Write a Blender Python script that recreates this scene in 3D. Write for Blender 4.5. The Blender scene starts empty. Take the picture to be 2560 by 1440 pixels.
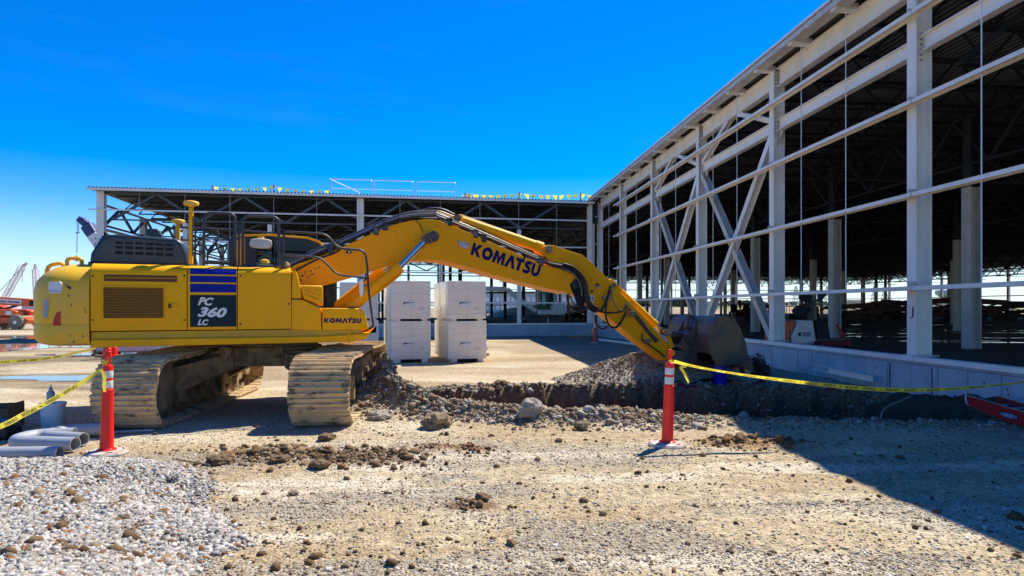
import bpy, bmesh, math, random
import numpy as np
from mathutils import Vector, Matrix
R = math.radians
rng = random.Random(7)
S = bpy.context.scene
COL = S.collection
F = 1600.0; HOR = 770.0; EYE = 1.7

# ---------------------------------------------------------------- camera
cam = bpy.data.cameras.new('camera'); cam_o = bpy.data.objects.new('camera', cam); COL.objects.link(cam_o)
cam.sensor_width = 36.0; cam.lens = 36.0 * F / 2560.0
cam.shift_y = (HOR - 720.0) / 2560.0
cam.clip_start = 0.1; cam.clip_end = 6000
cam_o.location = (0, 0, EYE); cam_o.rotation_euler = (R(90), 0, 0)
S.camera = cam_o

# ---------------------------------------------------------------- light
SUN = Vector((0.46, 0.55, 1.0)).normalized()
elev = math.asin(SUN.z); azim = math.atan2(SUN.x, SUN.y)
w = bpy.data.worlds.new('World'); S.world = w; w.use_nodes = True
wn = w.node_tree.nodes; wl = w.node_tree.links
for n in list(wn): wn.remove(n)
sky = wn.new('ShaderNodeTexSky'); sky.sky_type = 'NISHITA'; sky.sun_disc = False
sky.sun_elevation = elev; sky.sun_rotation = azim; sky.altitude = 300; sky.air_density = 1.0; sky.dust_density = 0.1; sky.ozone_density = 4.0
hsv = wn.new('ShaderNodeHueSaturation'); hsv.inputs['Saturation'].default_value = 1.6; hsv.inputs['Value'].default_value = 1.0
hsv.inputs['Hue'].default_value = 0.515
tc = wn.new('ShaderNodeTexCoord'); mp = wn.new('ShaderNodeMapping'); mp.inputs['Scale'].default_value = (1.0, 1.0, 7.0)
cn = wn.new('ShaderNodeTexNoise'); cn.inputs['Scale'].default_value = 2.2; cn.inputs['Detail'].default_value = 6; cn.inputs['Roughness'].default_value = 0.6
cr = wn.new('ShaderNodeValToRGB'); cr.color_ramp.elements[0].position = 0.52; cr.color_ramp.elements[1].position = 0.85
cr.color_ramp.elements[0].color = (0, 0, 0, 1); cr.color_ramp.elements[1].color = (0.025, 0.025, 0.025, 1)
cm = wn.new('ShaderNodeMixRGB'); cm.blend_type = 'MIX'; cm.inputs[2].default_value = (3.6, 4.4, 5.2, 1)
bgn = wn.new('ShaderNodeBackground'); bgn.inputs['Strength'].default_value = 0.112
wo = wn.new('ShaderNodeOutputWorld')
wl.new(sky.outputs[0], hsv.inputs['Color']); wl.new(tc.outputs['Generated'], mp.inputs[0]); wl.new(mp.outputs[0], cn.inputs['Vector'])
wl.new(cn.outputs[0], cr.inputs[0]); wl.new(cr.outputs[0], cm.inputs[0]); wl.new(hsv.outputs[0], cm.inputs[1])
sx = wn.new('ShaderNodeSeparateXYZ'); wl.new(tc.outputs['Generated'], sx.inputs[0])
hr = wn.new('ShaderNodeMapRange'); hr.interpolation_type = 'SMOOTHSTEP'; hr.inputs['From Min'].default_value = -0.02; hr.inputs['From Max'].default_value = 0.15; hr.inputs['To Min'].default_value = 0.78; hr.inputs['To Max'].default_value = 0.0
wl.new(sx.outputs['Z'], hr.inputs['Value']); hm = wn.new('ShaderNodeMixRGB'); hm.inputs[2].default_value = (3.3, 4.3, 5.4, 1); wl.new(hr.outputs[0], hm.inputs[0]); wl.new(cm.outputs[0], hm.inputs[1])
wl.new(hm.outputs[0], bgn.inputs['Color']); wl.new(bgn.outputs[0], wo.inputs['Surface'])
sl = bpy.data.lights.new('sun', 'SUN'); sl.energy = 4.4; sl.angle = R(0.55); sl.color = (1.0, 0.94, 0.83)
so = bpy.data.objects.new('sun', sl); COL.objects.link(so); so.location = (20, 25, 45)
so.rotation_euler = SUN.to_track_quat('Z', 'Y').to_euler()
S.view_settings.view_transform = 'Standard'; S.view_settings.look = 'None'
S.view_settings.exposure = 0.80; S.view_settings.gamma = 1.0; S.view_settings.use_curve_mapping = False
S.cycles.max_bounces = 7; S.cycles.diffuse_bounces = 6; S.cycles.transparent_max_bounces = 16

# ---------------------------------------------------------------- helpers
def gp(px, py, z=0.0):
    Y = F * (EYE - z) / (py - HOR); return Vector(((px - 1280) / F * Y, Y, z))
def wp(px, py, Y):
    return Vector(((px - 1280) / F * Y, Y, EYE - (py - HOR) / F * Y))
CX, CY, TH = -4.2, 11.25, R(22)
ct, st = math.cos(TH), math.sin(TH)
def ex(px, py, w):
    "photo point on the excavator-local plane y=-w -> local vector"
    k = (px - 1280) / F
    t = (k * (CY - w * ct) - CX - w * st) / (ct - k * st)
    Y = CY - w * ct + t * st
    return Vector((t, -w, EYE - (py - HOR) / F * Y))

def mat(name, base, rough=0.6, metal=0.0, var=None, vscale=3.0, vamt=0.5, bump=0.0, bscale=40.0, spec=0.5, detail=5, emit=None, world=False, thr=(0.35, 0.65), alpha=None, stretch=None):
    m = bpy.data.materials.new(name); m.use_nodes = True
    nt = m.node_tree; N = nt.nodes; L = nt.links; b = N['Principled BSDF']
    b.inputs['Base Color'].default_value = (*base, 1); b.inputs['Roughness'].default_value = rough
    b.inputs['Metallic'].default_value = metal; b.inputs['Specular IOR Level'].default_value = spec
    tcn = N.new('ShaderNodeNewGeometry' if world else 'ShaderNodeTexCoord'); co = tcn.outputs['Position' if world else 'Object']
    if stretch:
        mpn = N.new('ShaderNodeMapping'); mpn.inputs['Scale'].default_value = stretch; L.new(co, mpn.inputs[0]); co = mpn.outputs[0]
    if var is not None:
        n = N.new('ShaderNodeTexNoise'); n.inputs['Scale'].default_value = vscale; n.inputs['Detail'].default_value = detail; n.inputs['Roughness'].default_value = 0.65
        L.new(co, n.inputs['Vector'])
        r = N.new('ShaderNodeValToRGB'); r.color_ramp.elements[0].position = thr[0]; r.color_ramp.elements[1].position = thr[1]
        r.color_ramp.elements[1].color = (vamt, vamt, vamt, 1)
        L.new(n.outputs[0], r.inputs[0])
        mx = N.new('ShaderNodeMixRGB'); mx.inputs[1].default_value = (*base, 1); mx.inputs[2].default_value = (*var, 1)
        L.new(r.outputs[0], mx.inputs[0]); L.new(mx.outputs[0], b.inputs['Base Color'])
    if bump:
        n2 = N.new('ShaderNodeTexNoise'); n2.inputs['Scale'].default_value = bscale; n2.inputs['Detail'].default_value = 4
        L.new(co, n2.inputs['Vector'])
        bp = N.new('ShaderNodeBump'); bp.inputs['Strength'].default_value = bump; bp.inputs['Distance'].default_value = 0.02
        L.new(n2.outputs[0], bp.inputs['Height']); L.new(bp.outputs[0], b.inputs['Normal'])
    return m

M = {}
M['yellow'] = mat('yellow_paint', (1.0, 0.46, 0.0), 0.5, spec=0.2, var=(0.84, 0.38, 0.01), vscale=1.4, vamt=0.55, thr=(0.42, 0.75), stretch=(1.2, 1.2, 0.7), bump=0.03, bscale=6)
M['yellow_dusty'] = mat('dusty_yellow_paint', (0.66, 0.40, 0.03), 0.65, spec=0.2, var=(0.50, 0.32, 0.06), vscale=2.5, vamt=0.8)
M['yellow_worn'] = mat('worn_yellow_paint', (0.98, 0.41, 0.0), 0.5, spec=0.2, var=(0.30, 0.13, 0.02), vscale=6, vamt=0.8, thr=(0.68, 0.74), bump=0.1, bscale=12)
M['yellow_faded'] = mat('faded_yellow_paint', (0.95, 0.52, 0.03), 0.5, spec=0.25, var=(0.74, 0.46, 0.12), vscale=1.2, vamt=0.7)
M['hood'] = mat('dark_green_grey_plastic', (0.022, 0.036, 0.038), 0.35, var=(0.07, 0.08, 0.075), vscale=4, vamt=0.6)
M['dark'] = mat('dark_grey_metal', (0.035, 0.04, 0.042), 0.45)
M['black'] = mat('black_rubber', (0.012, 0.012, 0.013), 0.4, bump=0.05)
M['cavity'] = mat('dark_brown_recess_shade', (0.10, 0.04, 0.002), 0.6)  # dark brown, also paints shade into slots and recesses
M['blackhole'] = mat('black_recess', (0.006, 0.006, 0.007), 0.8)
M['chrome'] = mat('chromed_rod', (0.62, 0.62, 0.62), 0.3, metal=1.0)
M['pipe_metal'] = mat('plated_pipe', (0.45, 0.33, 0.22), 0.35, metal=0.7, var=(0.12, 0.08, 0.05), vscale=8, vamt=0.8)
M['blue'] = mat('blue_decal', (0.004, 0.016, 0.27), 0.5, spec=0.15)
M['navy'] = mat('navy_lettering', (0.006, 0.008, 0.10), 0.5, spec=0.15)
M['decal_dark'] = mat('dark_slate_decal', (0.012, 0.028, 0.034), 0.5, spec=0.15)
M['white'] = mat('white_paint', (0.78, 0.78, 0.76), 0.5)
M['offwhite'] = mat('off_white_lettering', (0.80, 0.76, 0.66), 0.5)
M['red'] = mat('red_reflector', (0.55, 0.02, 0.015), 0.3)
M['orange'] = mat('orange_machine_paint', (0.80, 0.13, 0.02), 0.4, var=(0.55, 0.12, 0.04), vscale=2, vamt=0.5)
M['cone'] = mat('fluorescent_red_plastic', (0.90, 0.012, 0.004), 0.35, var=(0.80, 0.02, 0.01), vscale=6, vamt=0.5)
def cloth(name, col, t=0.5):
    m = bpy.data.materials.new(name); m.use_nodes = True; N = m.node_tree.nodes; L = m.node_tree.links; b = N['Principled BSDF']; b.inputs['Base Color'].default_value = (*col, 1); b.inputs['Roughness'].default_value = 0.35
    tl_ = N.new('ShaderNodeBsdfTranslucent'); tl_.inputs[0].default_value = (*col, 1); mx = N.new('ShaderNodeMixShader'); mx.inputs[0].default_value = t; L.new(b.outputs[0], mx.inputs[1]); L.new(tl_.outputs[0], mx.inputs[2]); L.new(mx.outputs[0], N['Material Output'].inputs['Surface']); return m
M['tape'] = cloth('yellow_tape', (0.95, 0.80, 0.08), 0.4)
M['pennant'] = cloth('yellow_pennant_fabric', (0.95, 0.68, 0.01), 0.6)
M['steel'] = mat('primed_light_steel', (0.88, 0.85, 0.77), 0.5, var=(0.74, 0.69, 0.58), vscale=1.3, vamt=0.7, thr=(0.45, 0.7), bump=0.02, bscale=10, world=True, stretch=(1, 1, 0.5))
M['steel2'] = mat('primed_steel_weathered', (0.62, 0.60, 0.54), 0.55, var=(0.40, 0.33, 0.25), vscale=2.5, vamt=0.5)
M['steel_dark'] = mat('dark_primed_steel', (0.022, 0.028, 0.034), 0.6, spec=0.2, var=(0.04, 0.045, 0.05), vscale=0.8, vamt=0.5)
M['deck'] = mat('galvanised_deck', (0.12, 0.13, 0.14), 0.45, metal=0.3, var=(0.08, 0.085, 0.09), vscale=0.6, vamt=0.7)
M['concrete'] = mat('formed_concrete', (0.44, 0.51, 0.55), 0.8, var=(0.30, 0.37, 0.41), vscale=1.3, vamt=0.9, bump=0.15, bscale=25, world=True)
M['concrete_spot'] = mat('concrete_patch', (0.10, 0.13, 0.16), 0.9)
M['mud'] = mat('dried_mud', (0.36, 0.265, 0.145), 0.95, var=(0.10, 0.07, 0.045), vscale=4, world=True, vamt=0.9, bump=0.6, bscale=14)
M['shoe'] = mat('muddy_track_steel', (0.62, 0.45, 0.24), 0.8, var=(0.10, 0.085, 0.065), vscale=4.2, vamt=0.95, thr=(0.52, 0.64), bump=0.6, bscale=16, stretch=(1.0, 1.6, 2.2), world=True)
M['bucket'] = mat('worn_bucket_steel', (0.20, 0.13, 0.085), 0.45, metal=0.2, var=(0.06, 0.06, 0.065), vscale=2.5, vamt=0.9, bump=0.3, bscale=9)
M['bucket2'] = mat('bucket_side_steel', (0.22, 0.145, 0.07), 0.55, metal=0.1, var=(0.055, 0.07, 0.075), vscale=1.6, thr=(0.4, 0.6), vamt=0.9, bump=0.3, bscale=9)
M['pvc'] = mat('grey_pvc', (0.36, 0.38, 0.40), 0.35, var=(0.30, 0.31, 0.31), vscale=3, vamt=0.5)
M['board'] = mat('white_foam_board', (0.88, 0.84, 0.75), 0.6, var=(0.78, 0.74, 0.64), vscale=1.0, vamt=0.8, stretch=(1, 1, 12), world=True, bump=0.12, bscale=5)
M['wrap'] = mat('wrinkled_plastic_wrap', (0.66, 0.66, 0.60), 0.25, var=(0.45, 0.45, 0.38), vscale=5, vamt=0.6, bump=0.6, bscale=9, stretch=(2, 2, 0.6))
M['wood'] = mat('pallet_wood', (0.42, 0.30, 0.17), 0.8, var=(0.25, 0.17, 0.09), vscale=6, vamt=0.6)
M['cardboard'] = mat('brown_cardboard', (0.20, 0.11, 0.055), 0.85)
M['bluep'] = mat('blue_plastic', (0.005, 0.010, 0.42), 0.35)
M['lightblue'] = mat('sky_reflection_blue', (0.25, 0.42, 0.55), 0.3)
M['redfab'] = mat('red_netting', (0.22, 0.01, 0.03), 0.8)
M['ladder'] = mat('red_fibreglass', (0.40, 0.012, 0.02), 0.35)
M['alu'] = mat('aluminium', (0.62, 0.64, 0.66), 0.3, metal=0.8)
M['tyre'] = mat('dusty_foam_tyre', (0.30, 0.26, 0.20), 0.9, var=(0.14, 0.12, 0.09), vscale=4, vamt=0.8)
M['crane_white'] = mat('crane_white', (0.60, 0.70, 0.70), 0.5)
M['crane_far'] = mat('hazed_red_lattice', (0.62, 0.52, 0.55), 0.8)  # red paled, distance haze mixed into the colour
M['leaf'] = mat('dead_brush', (0.075, 0.06, 0.04), 0.9)
M['leaf_far'] = mat('far_foliage', (0.085, 0.11, 0.075), 0.9, var=(0.05, 0.07, 0.05), vscale=0.3, vamt=0.8)
M['grass'] = mat('green_field', (0.16, 0.20, 0.05), 0.95, var=(0.22, 0.23, 0.07), vscale=0.02, vamt=0.8)
M['dirt_far'] = mat('far_dirt', (0.42, 0.31, 0.19), 0.95, var=(0.26, 0.18, 0.11), vscale=0.6, vamt=0.9, bump=0.8, bscale=1.2)
M['farwall'] = mat('pale_cladding', (0.42, 0.50, 0.52), 0.6, var=(0.32, 0.40, 0.42), vscale=0.05, vamt=0.7)
M['glasspane'] = mat('far_window', (0.70, 0.78, 0.80), 0.2)
M['lamp_glass'] = mat('lamp_reflector', (0.55, 0.62, 0.62), 0.2, metal=0.4)
M['sling'] = mat('grey_cable', (0.12, 0.13, 0.15), 0.5)
M['hose'] = mat('tan_hose', (0.30, 0.24, 0.17), 0.6)
M['bluehead'] = mat('dark_blue_paint', (0.02, 0.03, 0.14), 0.5, var=(0.1, 0.1, 0.2), vscale=3, vamt=0.4)

def glass(name, tint, mixf=0.45, rough=0.03):
    m = bpy.data.materials.new(name); m.use_nodes = True; nt = m.node_tree; N = nt.nodes; L = nt.links
    for n in list(N): N.remove(n)
    o = N.new('ShaderNodeOutputMaterial'); t = N.new('ShaderNodeBsdfTransparent'); t.inputs[0].default_value = (*tint, 1)
    g = N.new('ShaderNodeBsdfGlossy'); g.inputs['Roughness'].default_value = rough; g.inputs[0].default_value = (0.9, 0.9, 0.9, 1)
    fr = N.new('ShaderNodeFresnel'); fr.inputs[0].default_value = mixf + 1.05
    mx = N.new('ShaderNodeMixShader'); L.new(fr.outputs[0], mx.inputs[0]); L.new(t.outputs[0], mx.inputs[1]); L.new(g.outputs[0], mx.inputs[2]); L.new(mx.outputs[0], o.inputs[0])
    return m
M['glass'] = glass('cab_glass', (0.16, 0.20, 0.19), 0.35)
def water(name, col):
    m = bpy.data.materials.new(name); m.use_nodes = True; N = m.node_tree.nodes; L = m.node_tree.links; b = N['Principled BSDF']
    b.inputs['Base Color'].default_value = (*col, 1); b.inputs['Roughness'].default_value = 0.04; b.inputs['IOR'].default_value = 1.33
    b.inputs['Specular IOR Level'].default_value = 0.9
    n = N.new('ShaderNodeTexNoise'); n.inputs['Scale'].default_value = 1.5; n.inputs['Detail'].default_value = 3
    bp = N.new('ShaderNodeBump'); bp.inputs['Strength'].default_value = 0.04; bp.inputs['Distance'].default_value = 0.05
    L.new(n.outputs[0], bp.inputs['Height']); L.new(bp.outputs[0], b.inputs['Normal'])
    return m
M['water'] = water('muddy_water', (0.20, 0.19, 0.16))

class MB:
    def __init__(s): s.v = []; s.f = []
    def add(s, vs, fs):
        n = len(s.v); s.v += [tuple(v) for v in vs]; s.f += [tuple(i + n for i in f) for f in fs]; return s
    def box(s, a, b):
        x0, y0, z0 = a; x1, y1, z1 = b
        if x0 > x1: x0, x1 = x1, x0
        if y0 > y1: y0, y1 = y1, y0
        if z0 > z1: z0, z1 = z1, z0
        return s.add([(x0,y0,z0),(x1,y0,z0),(x1,y1,z0),(x0,y1,z0),(x0,y0,z1),(x1,y0,z1),(x1,y1,z1),(x0,y1,z1)],
                     [(3,2,1,0),(4,5,6,7),(0,1,5,4),(1,2,6,5),(2,3,7,6),(3,0,4,7)])
    def beam(s, p0, p1, a, b, up=Vector((0, 0, 1))):
        "box bar from p0 to p1, a wide (side), b high (up)"
        p0 = Vector(p0); p1 = Vector(p1); d = (p1 - p0).normalized(); up = Vector(up)
        if abs(d.dot(up)) > 0.99: up = Vector((0, 1, 0))
        sd = d.cross(up).normalized(); u = sd.cross(d).normalized()
        vs = []
        for p in (p0, p1):
            for i, j in ((-1,-1),(1,-1),(1,1),(-1,1)): vs.append(p + sd * (i * a / 2) + u * (j * b / 2))
        return s.add(vs, [(3,2,1,0),(4,5,6,7),(0,1,5,4),(1,2,6,5),(2,3,7,6),(3,0,4,7)])
    def ibeam(s, p0, p1, a, b, tf=0.02, tw=0.012, up=Vector((0, 0, 1))):
        p0 = Vector(p0); p1 = Vector(p1); d = (p1 - p0).normalized(); up = Vector(up)
        if abs(d.dot(up)) > 0.99: up = Vector((0, 1, 0))
        sd = d.cross(up).normalized(); u = sd.cross(d).normalized()
        pr = [(-a/2,-b/2),(a/2,-b/2),(a/2,-b/2+tf),(tw/2,-b/2+tf),(tw/2,b/2-tf),(a/2,b/2-tf),(a/2,b/2),(-a/2,b/2),(-a/2,b/2-tf),(-tw/2,b/2-tf),(-tw/2,-b/2+tf),(-a/2,-b/2+tf)]
        vs = [p + sd * x + u * y for p in (p0, p1) for x, y in pr]; n = 12
        return s.add(vs, [tuple(range(n))[::-1], tuple(range(n, 2*n))] + [(i, (i+1) % n, n + (i+1) % n, n + i) for i in range(n)])
    def tube(s, pts, r, n=8, cap=True):
        pts = [Vector(p) for p in pts]; rings = []; prev = None
        rs = r if isinstance(r, (list, tuple)) else [r] * len(pts)
        for i, p in enumerate(pts):
            d = (pts[min(i+1, len(pts)-1)] - pts[max(i-1, 0)]).normalized()
            if prev is None:
                a = Vector((0, 0, 1)) if abs(d.z) < 0.9 else Vector((1, 0, 0)); a = (a - d * a.dot(d)).normalized()
            else: a = (prev - d * prev.dot(d)).normalized()
            prev = a; b = d.cross(a)
            rings.append([p + (a * math.cos(2*math.pi*k/n) + b * math.sin(2*math.pi*k/n)) * rs[i] for k in range(n)])
        vs = [v for ring in rings for v in ring]; fs = []
        for i in range(len(pts) - 1):
            for k in range(n): fs.append((i*n+k, i*n+(k+1) % n, (i+1)*n+(k+1) % n, (i+1)*n+k))
        if cap: fs.append(tuple(range(n))[::-1]); fs.append(tuple((len(pts)-1)*n+k for k in range(n)))
        return s.add(vs, fs)
    def cyl(s, p0, p1, r0, r1=None, n=20): return s.tube([p0, p1], [r0, r0 if r1 is None else r1], n)
    def lathe(s, prof, c=(0, 0, 0), n=24, ax=None):
        "prof: list (r,z)"
        vs = []; fs = []; c = Vector(c)
        q = Matrix.Identity(3) if ax is None else Vector((0, 0, 1)).rotation_difference(Vector(ax)).to_matrix()
        for r, z in prof:
            for k in range(n):
                a = 2*math.pi*k/n; vs.append(c + q @ Vector((r*math.cos(a), r*math.sin(a), z)))
        m = len(prof)
        for i in range(m-1):
            for k in range(n): fs.append((i*n+k, i*n+(k+1) % n, (i+1)*n+(k+1) % n, (i+1)*n+k))
        if prof[0][0] > 1e-4: fs.append(tuple(range(n))[::-1])
        if prof[-1][0] > 1e-4: fs.append(tuple((m-1)*n+k for k in range(n)))
        return s.add(vs, fs)
    def prism(s, poly, w0, w1, axis='y'):
        "poly: list of (x,z) -> extruded along y; or 3D loops given as two lists"
        n = len(poly)
        if axis == 'y': vs = [(x, w0, z) for x, z in poly] + [(x, w1, z) for x, z in poly]
        elif axis == 'z': vs = [(x, y, w0) for x, y in poly] + [(x, y, w1) for x, y in poly]
        else: vs = [(w0, y, z) for y, z in poly] + [(w1, y, z) for y, z in poly]
        return s.add(vs, [tuple(range(n))[::-1], tuple(range(n, 2*n))] + [(i, (i+1) % n, n+(i+1) % n, n+i) for i in range(n)])
    def loft(s, loops, cap=True):
        n = len(loops[0]); vs = [v for lp in loops for v in lp]; fs = []
        for i in range(len(loops)-1):
            for k in range(n): fs.append((i*n+k, i*n+(k+1) % n, (i+1)*n+(k+1) % n, (i+1)*n+k))
        if cap: fs.append(tuple(range(n))[::-1]); fs.append(tuple((len(loops)-1)*n+k for k in range(n)))
        return s.add(vs, fs)
    def mesh(s, name, m, smooth=None):
        me = bpy.data.meshes.new(name); me.from_pydata([tuple(v) for v in s.v], [], s.f); me.update()
        bm = bmesh.new(); bm.from_mesh(me); bmesh.ops.recalc_face_normals(bm, faces=bm.faces); bm.to_mesh(me); bm.free()
        if m is not None: me.materials.append(m if not isinstance(m, str) else M[m])
        if smooth is not None:
            me.set_sharp_from_angle(angle=R(smooth)); me.polygons.foreach_set('use_smooth', [True]*len(me.polygons))
        return me
    def build(s, name, m, parent=None, smooth=None, bevel=0, seg=2, loc=None, rot=None):
        o = bpy.data.objects.new(name, s.mesh(name, m, smooth)); COL.objects.link(o)
        if parent is not None: o.parent = parent
        if loc is not None: o.location = loc
        if rot is not None: o.rotation_euler = rot
        if bevel:
            md = o.modifiers.new('bevel', 'BEVEL'); md.width = bevel; md.segments = seg; md.limit_method = 'ANGLE'; md.angle_limit = R(38); md.harden_normals = False
        return o

def thing(name, label, cat, loc=(0, 0, 0), rz=0.0, group=None):
    o = bpy.data.objects.new(name, None); COL.objects.link(o); o.empty_display_size = 0.2
    o.location = loc; o.rotation_euler = (0, 0, rz); o['label'] = label; o['category'] = cat
    if group: o['group'] = group
    return o
def tag(o, label, cat, group=None):
    o['label'] = label; o['category'] = cat
    if group: o['group'] = group
    return o
def kind(o, k, label=None, cat=None):
    o['kind'] = k
    if label: o['label'] = label
    if cat: o['category'] = cat
    return o
def inst(me, name, parent=None, mtx=None):
    o = bpy.data.objects.new(name, me); COL.objects.link(o)
    if parent is not None: o.parent = parent
    if mtx is not None: o.matrix_local = mtx
    return o
def dup(root, loc=None, rz=None, label=None, group=None, scale=None):
    r = root.copy(); COL.objects.link(r)
    if loc is not None: r.location = loc
    if rz is not None: r.rotation_euler = (r.rotation_euler.x, r.rotation_euler.y, rz)
    if label: r['label'] = label
    if group: r['group'] = group
    if scale: r.scale = scale
    for ch in list(root.children):
        c = ch.copy(); COL.objects.link(c); c.parent = r
        for g in list(ch.children):
            d = g.copy(); COL.objects.link(d); d.parent = c
    return r
def catmull(pts, n=6):
    P = [Vector(p) for p in pts]; out = []
    for i in range(len(P)-1):
        p0 = P[max(i-1, 0)]; p1 = P[i]; p2 = P[i+1]; p3 = P[min(i+2, len(P)-1)]
        for k in range(n):
            t = k/n
            out.append(0.5*((2*p1)+(p2-p0)*t+(2*p0-5*p1+4*p2-p3)*t*t+(3*p1-p0-3*p2+p3)*t**3))
    out.append(P[-1]); return out
def round_path(pts, r=0.06, n=4):
    P = [Vector(p) for p in pts]; out = [P[0]]
    for i in range(1, len(P)-1):
        a = P[i-1]-P[i]; b = P[i+1]-P[i]; rr = min(r, a.length*0.45, b.length*0.45)
        A = P[i]+a.normalized()*rr; B = P[i]+b.normalized()*rr
        for k in range(n+1):
            t = k/n; out.append((1-t)**2*A+2*t*(1-t)*P[i]+t*t*B)
    out.append(P[-1]); return out
_txt = {}
def text2d(s, bold=0.03, shear=0.0, space=1.0):
    key = (s, bold, shear, space)
    if key in _txt: return _txt[key]
    cu = bpy.data.curves.new('t', 'FONT'); cu.body = s; cu.offset = bold; cu.shear = shear; cu.space_character = space; cu.resolution_u = 3; cu.fill_mode = 'FRONT'
    o = bpy.data.objects.new('t', cu); COL.objects.link(o); dg = bpy.context.evaluated_depsgraph_get(); dg.update()
    me = bpy.data.meshes.new_from_object(o.evaluated_get(dg))
    v = [(p.co.x, p.co.y) for p in me.vertices]; f = [tuple(p.vertices) for p in me.polygons]
    bpy.data.objects.remove(o); bpy.data.curves.remove(cu); bpy.data.meshes.remove(me)
    xs = [a for a, b in v]; ys = [b for a, b in v]; x0, x1, y0, y1 = min(xs), max(xs), min(ys), max(ys)
    v = [((a-x0)/(x1-x0), (b-y0)/(y1-y0)) for a, b in v]
    _txt[key] = (v, f, (x1-x0)/(y1-y0)); return _txt[key]
def text_quad(mb, s, p00, p10, p01, p11, **k):
    "text stretched over the quad lower-left, lower-right, upper-left, upper-right (3D)"
    v, f, asp = text2d(s, **k); p00, p10, p01, p11 = map(Vector, (p00, p10, p01, p11))
    mb.add([p00*(1-a)*(1-b)+p10*a*(1-b)+p01*(1-a)*b+p11*a*b for a, b in v], f); return mb
def ribbon(mb, pts, width, up=None, tw=None):
    "thin strip along pts; closed thin box"
    pts = [Vector(p) for p in pts]; vs = []; n = len(pts)
    for i, p in enumerate(pts):
        d = (pts[min(i+1, n-1)]-pts[max(i-1, 0)]).normalized(); u = Vector((0, 0, 1)) if up is None else Vector(up)
        u = (u-d*u.dot(d)).normalized()
        if tw: u = (Matrix.Rotation(tw(i/(n-1)), 3, d) @ u)
        vs += [p-u*width/2, p+u*width/2]
    return mb.add(vs, [(2*i, 2*i+2, 2*i+3, 2*i+1) for i in range(n-1)])
# value noise
_lat = np.random.RandomState(3).rand(256, 256)
def vnoise(x, y, s=1.0, seed=0):
    x = np.asarray(x)*s+seed*17.3; y = np.asarray(y)*s+seed*9.7
    xi = np.floor(x).astype(int); yi = np.floor(y).astype(int); fx = x-xi; fy = y-yi
    fx = fx*fx*(3-2*fx); fy = fy*fy*(3-2*fy)
    g = lambda a, b: _lat[a % 256, b % 256]
    return (g(xi, yi)*(1-fx)+g(xi+1, yi)*fx)*(1-fy)+(g(xi, yi+1)*(1-fx)+g(xi+1, yi+1)*fx)*fy
def fbm(x, y, s=1.0, o=4, seed=0):
    t = 0; a = 0.5; tot = 0
    for k in range(o): t = t+a*vnoise(x, y, s*2**k, seed+k); tot += a; a *= 0.5
    return t/tot
def sstep(a, b, x): t = np.clip((x-a)/(b-a), 0, 1); return t*t*(3-2*t)

def logo_glyphs():
    G = []; x = 0.0
    def add(poly, w_, quads=None): nonlocal x; G.append((x, poly, quads)); x += w_+0.07
    add([(0, 0), (0, 1), (.29, 1), (.29, .60), (.60, 1), (.96, 1), (.58, .53), (1.0, 0), (.64, 0), (.29, .44), (.29, 0)], 0.98)
    n = 22; v = []; q = []
    for k in range(n):
        a = 2*math.pi*k/n; v += [(.54+.54*math.cos(a), .5+.53*math.sin(a)), (.54+.22*math.cos(a), .5+.22*math.sin(a))]
    for k in range(n): a = 2*k; b = 2*((k+1) % n); q.append((a, b, b+1, a+1))
    add(v, 1.08, q)
    add([(0, 0), (.10, 1), (.42, 1), (.62, .48), (.82, 1), (1.14, 1), (1.24, 0), (.95, 0), (.89, .58), (.68, 0), (.56, 0), (.35, .58), (.29, 0)], 1.20)
    add([(0, 0), (.40, 1), (.72, 1), (1.12, 0), (.79, 0), (.56, .64), (.33, 0)], 0.98)
    add([(.28, 0), (.28, .74), (0, .74), (0, 1), (.86, 1), (.86, .74), (.58, .74), (.58, 0)], 0.80)
    G.append((x-0.24, [(0, 1.05), (0, 1.27), (.22, 1.27), (.22, 1.05)], None))
    pts = [(.78, .86), (.62, .90), (.44, .89), (.26, .80), (.22, .68), (.32, .58), (.52, .50), (.66, .40), (.68, .27), (.58, .15), (.40, .11), (.20, .12), (.04, .17)]
    v = []; q = []; hw = .145
    for i, p in enumerate(pts):
        a = pts[max(i-1, 0)]; b = pts[min(i+1, len(pts)-1)]; dx, dy = b[0]-a[0], b[1]-a[1]; l = math.hypot(dx, dy); v += [(p[0]-dy/l*hw, p[1]+dx/l*hw), (p[0]+dy/l*hw, p[1]-dx/l*hw)]
    for i in range(len(pts)-1): q.append((2*i, 2*i+1, 2*i+3, 2*i+2))
    add(v, 0.82, q)
    v = [(0, 1), (.30, 1)]; q = []
    for k in range(11): a = math.pi+math.pi*k/10; v += [(.46+.46*math.cos(a), .42+.44*math.sin(a)), (.46+.16*math.cos(a), .42+.16*math.sin(a))]
    v += [(.92, 1), (.62, 1)]
    for i in range(len(v)//2-1): q.append((2*i, 2*i+1, 2*i+3, 2*i+2))
    add(v, 0.92, q)
    return G, x-0.07
def logo_quad(mb, p00, p10, p01, p11):
    G, W_ = logo_glyphs(); p00, p10, p01, p11 = map(Vector, (p00, p10, p01, p11))
    for x0, poly, quads in G:
        vs = []
        for a, b in poly: u = (a+x0)/W_; vs.append(p00*(1-u)*(1-b)+p10*u*(1-b)+p01*(1-u)*b+p11*u*b)
        mb.add(vs, quads or [tuple(range(len(vs)))])
    return mb
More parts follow.
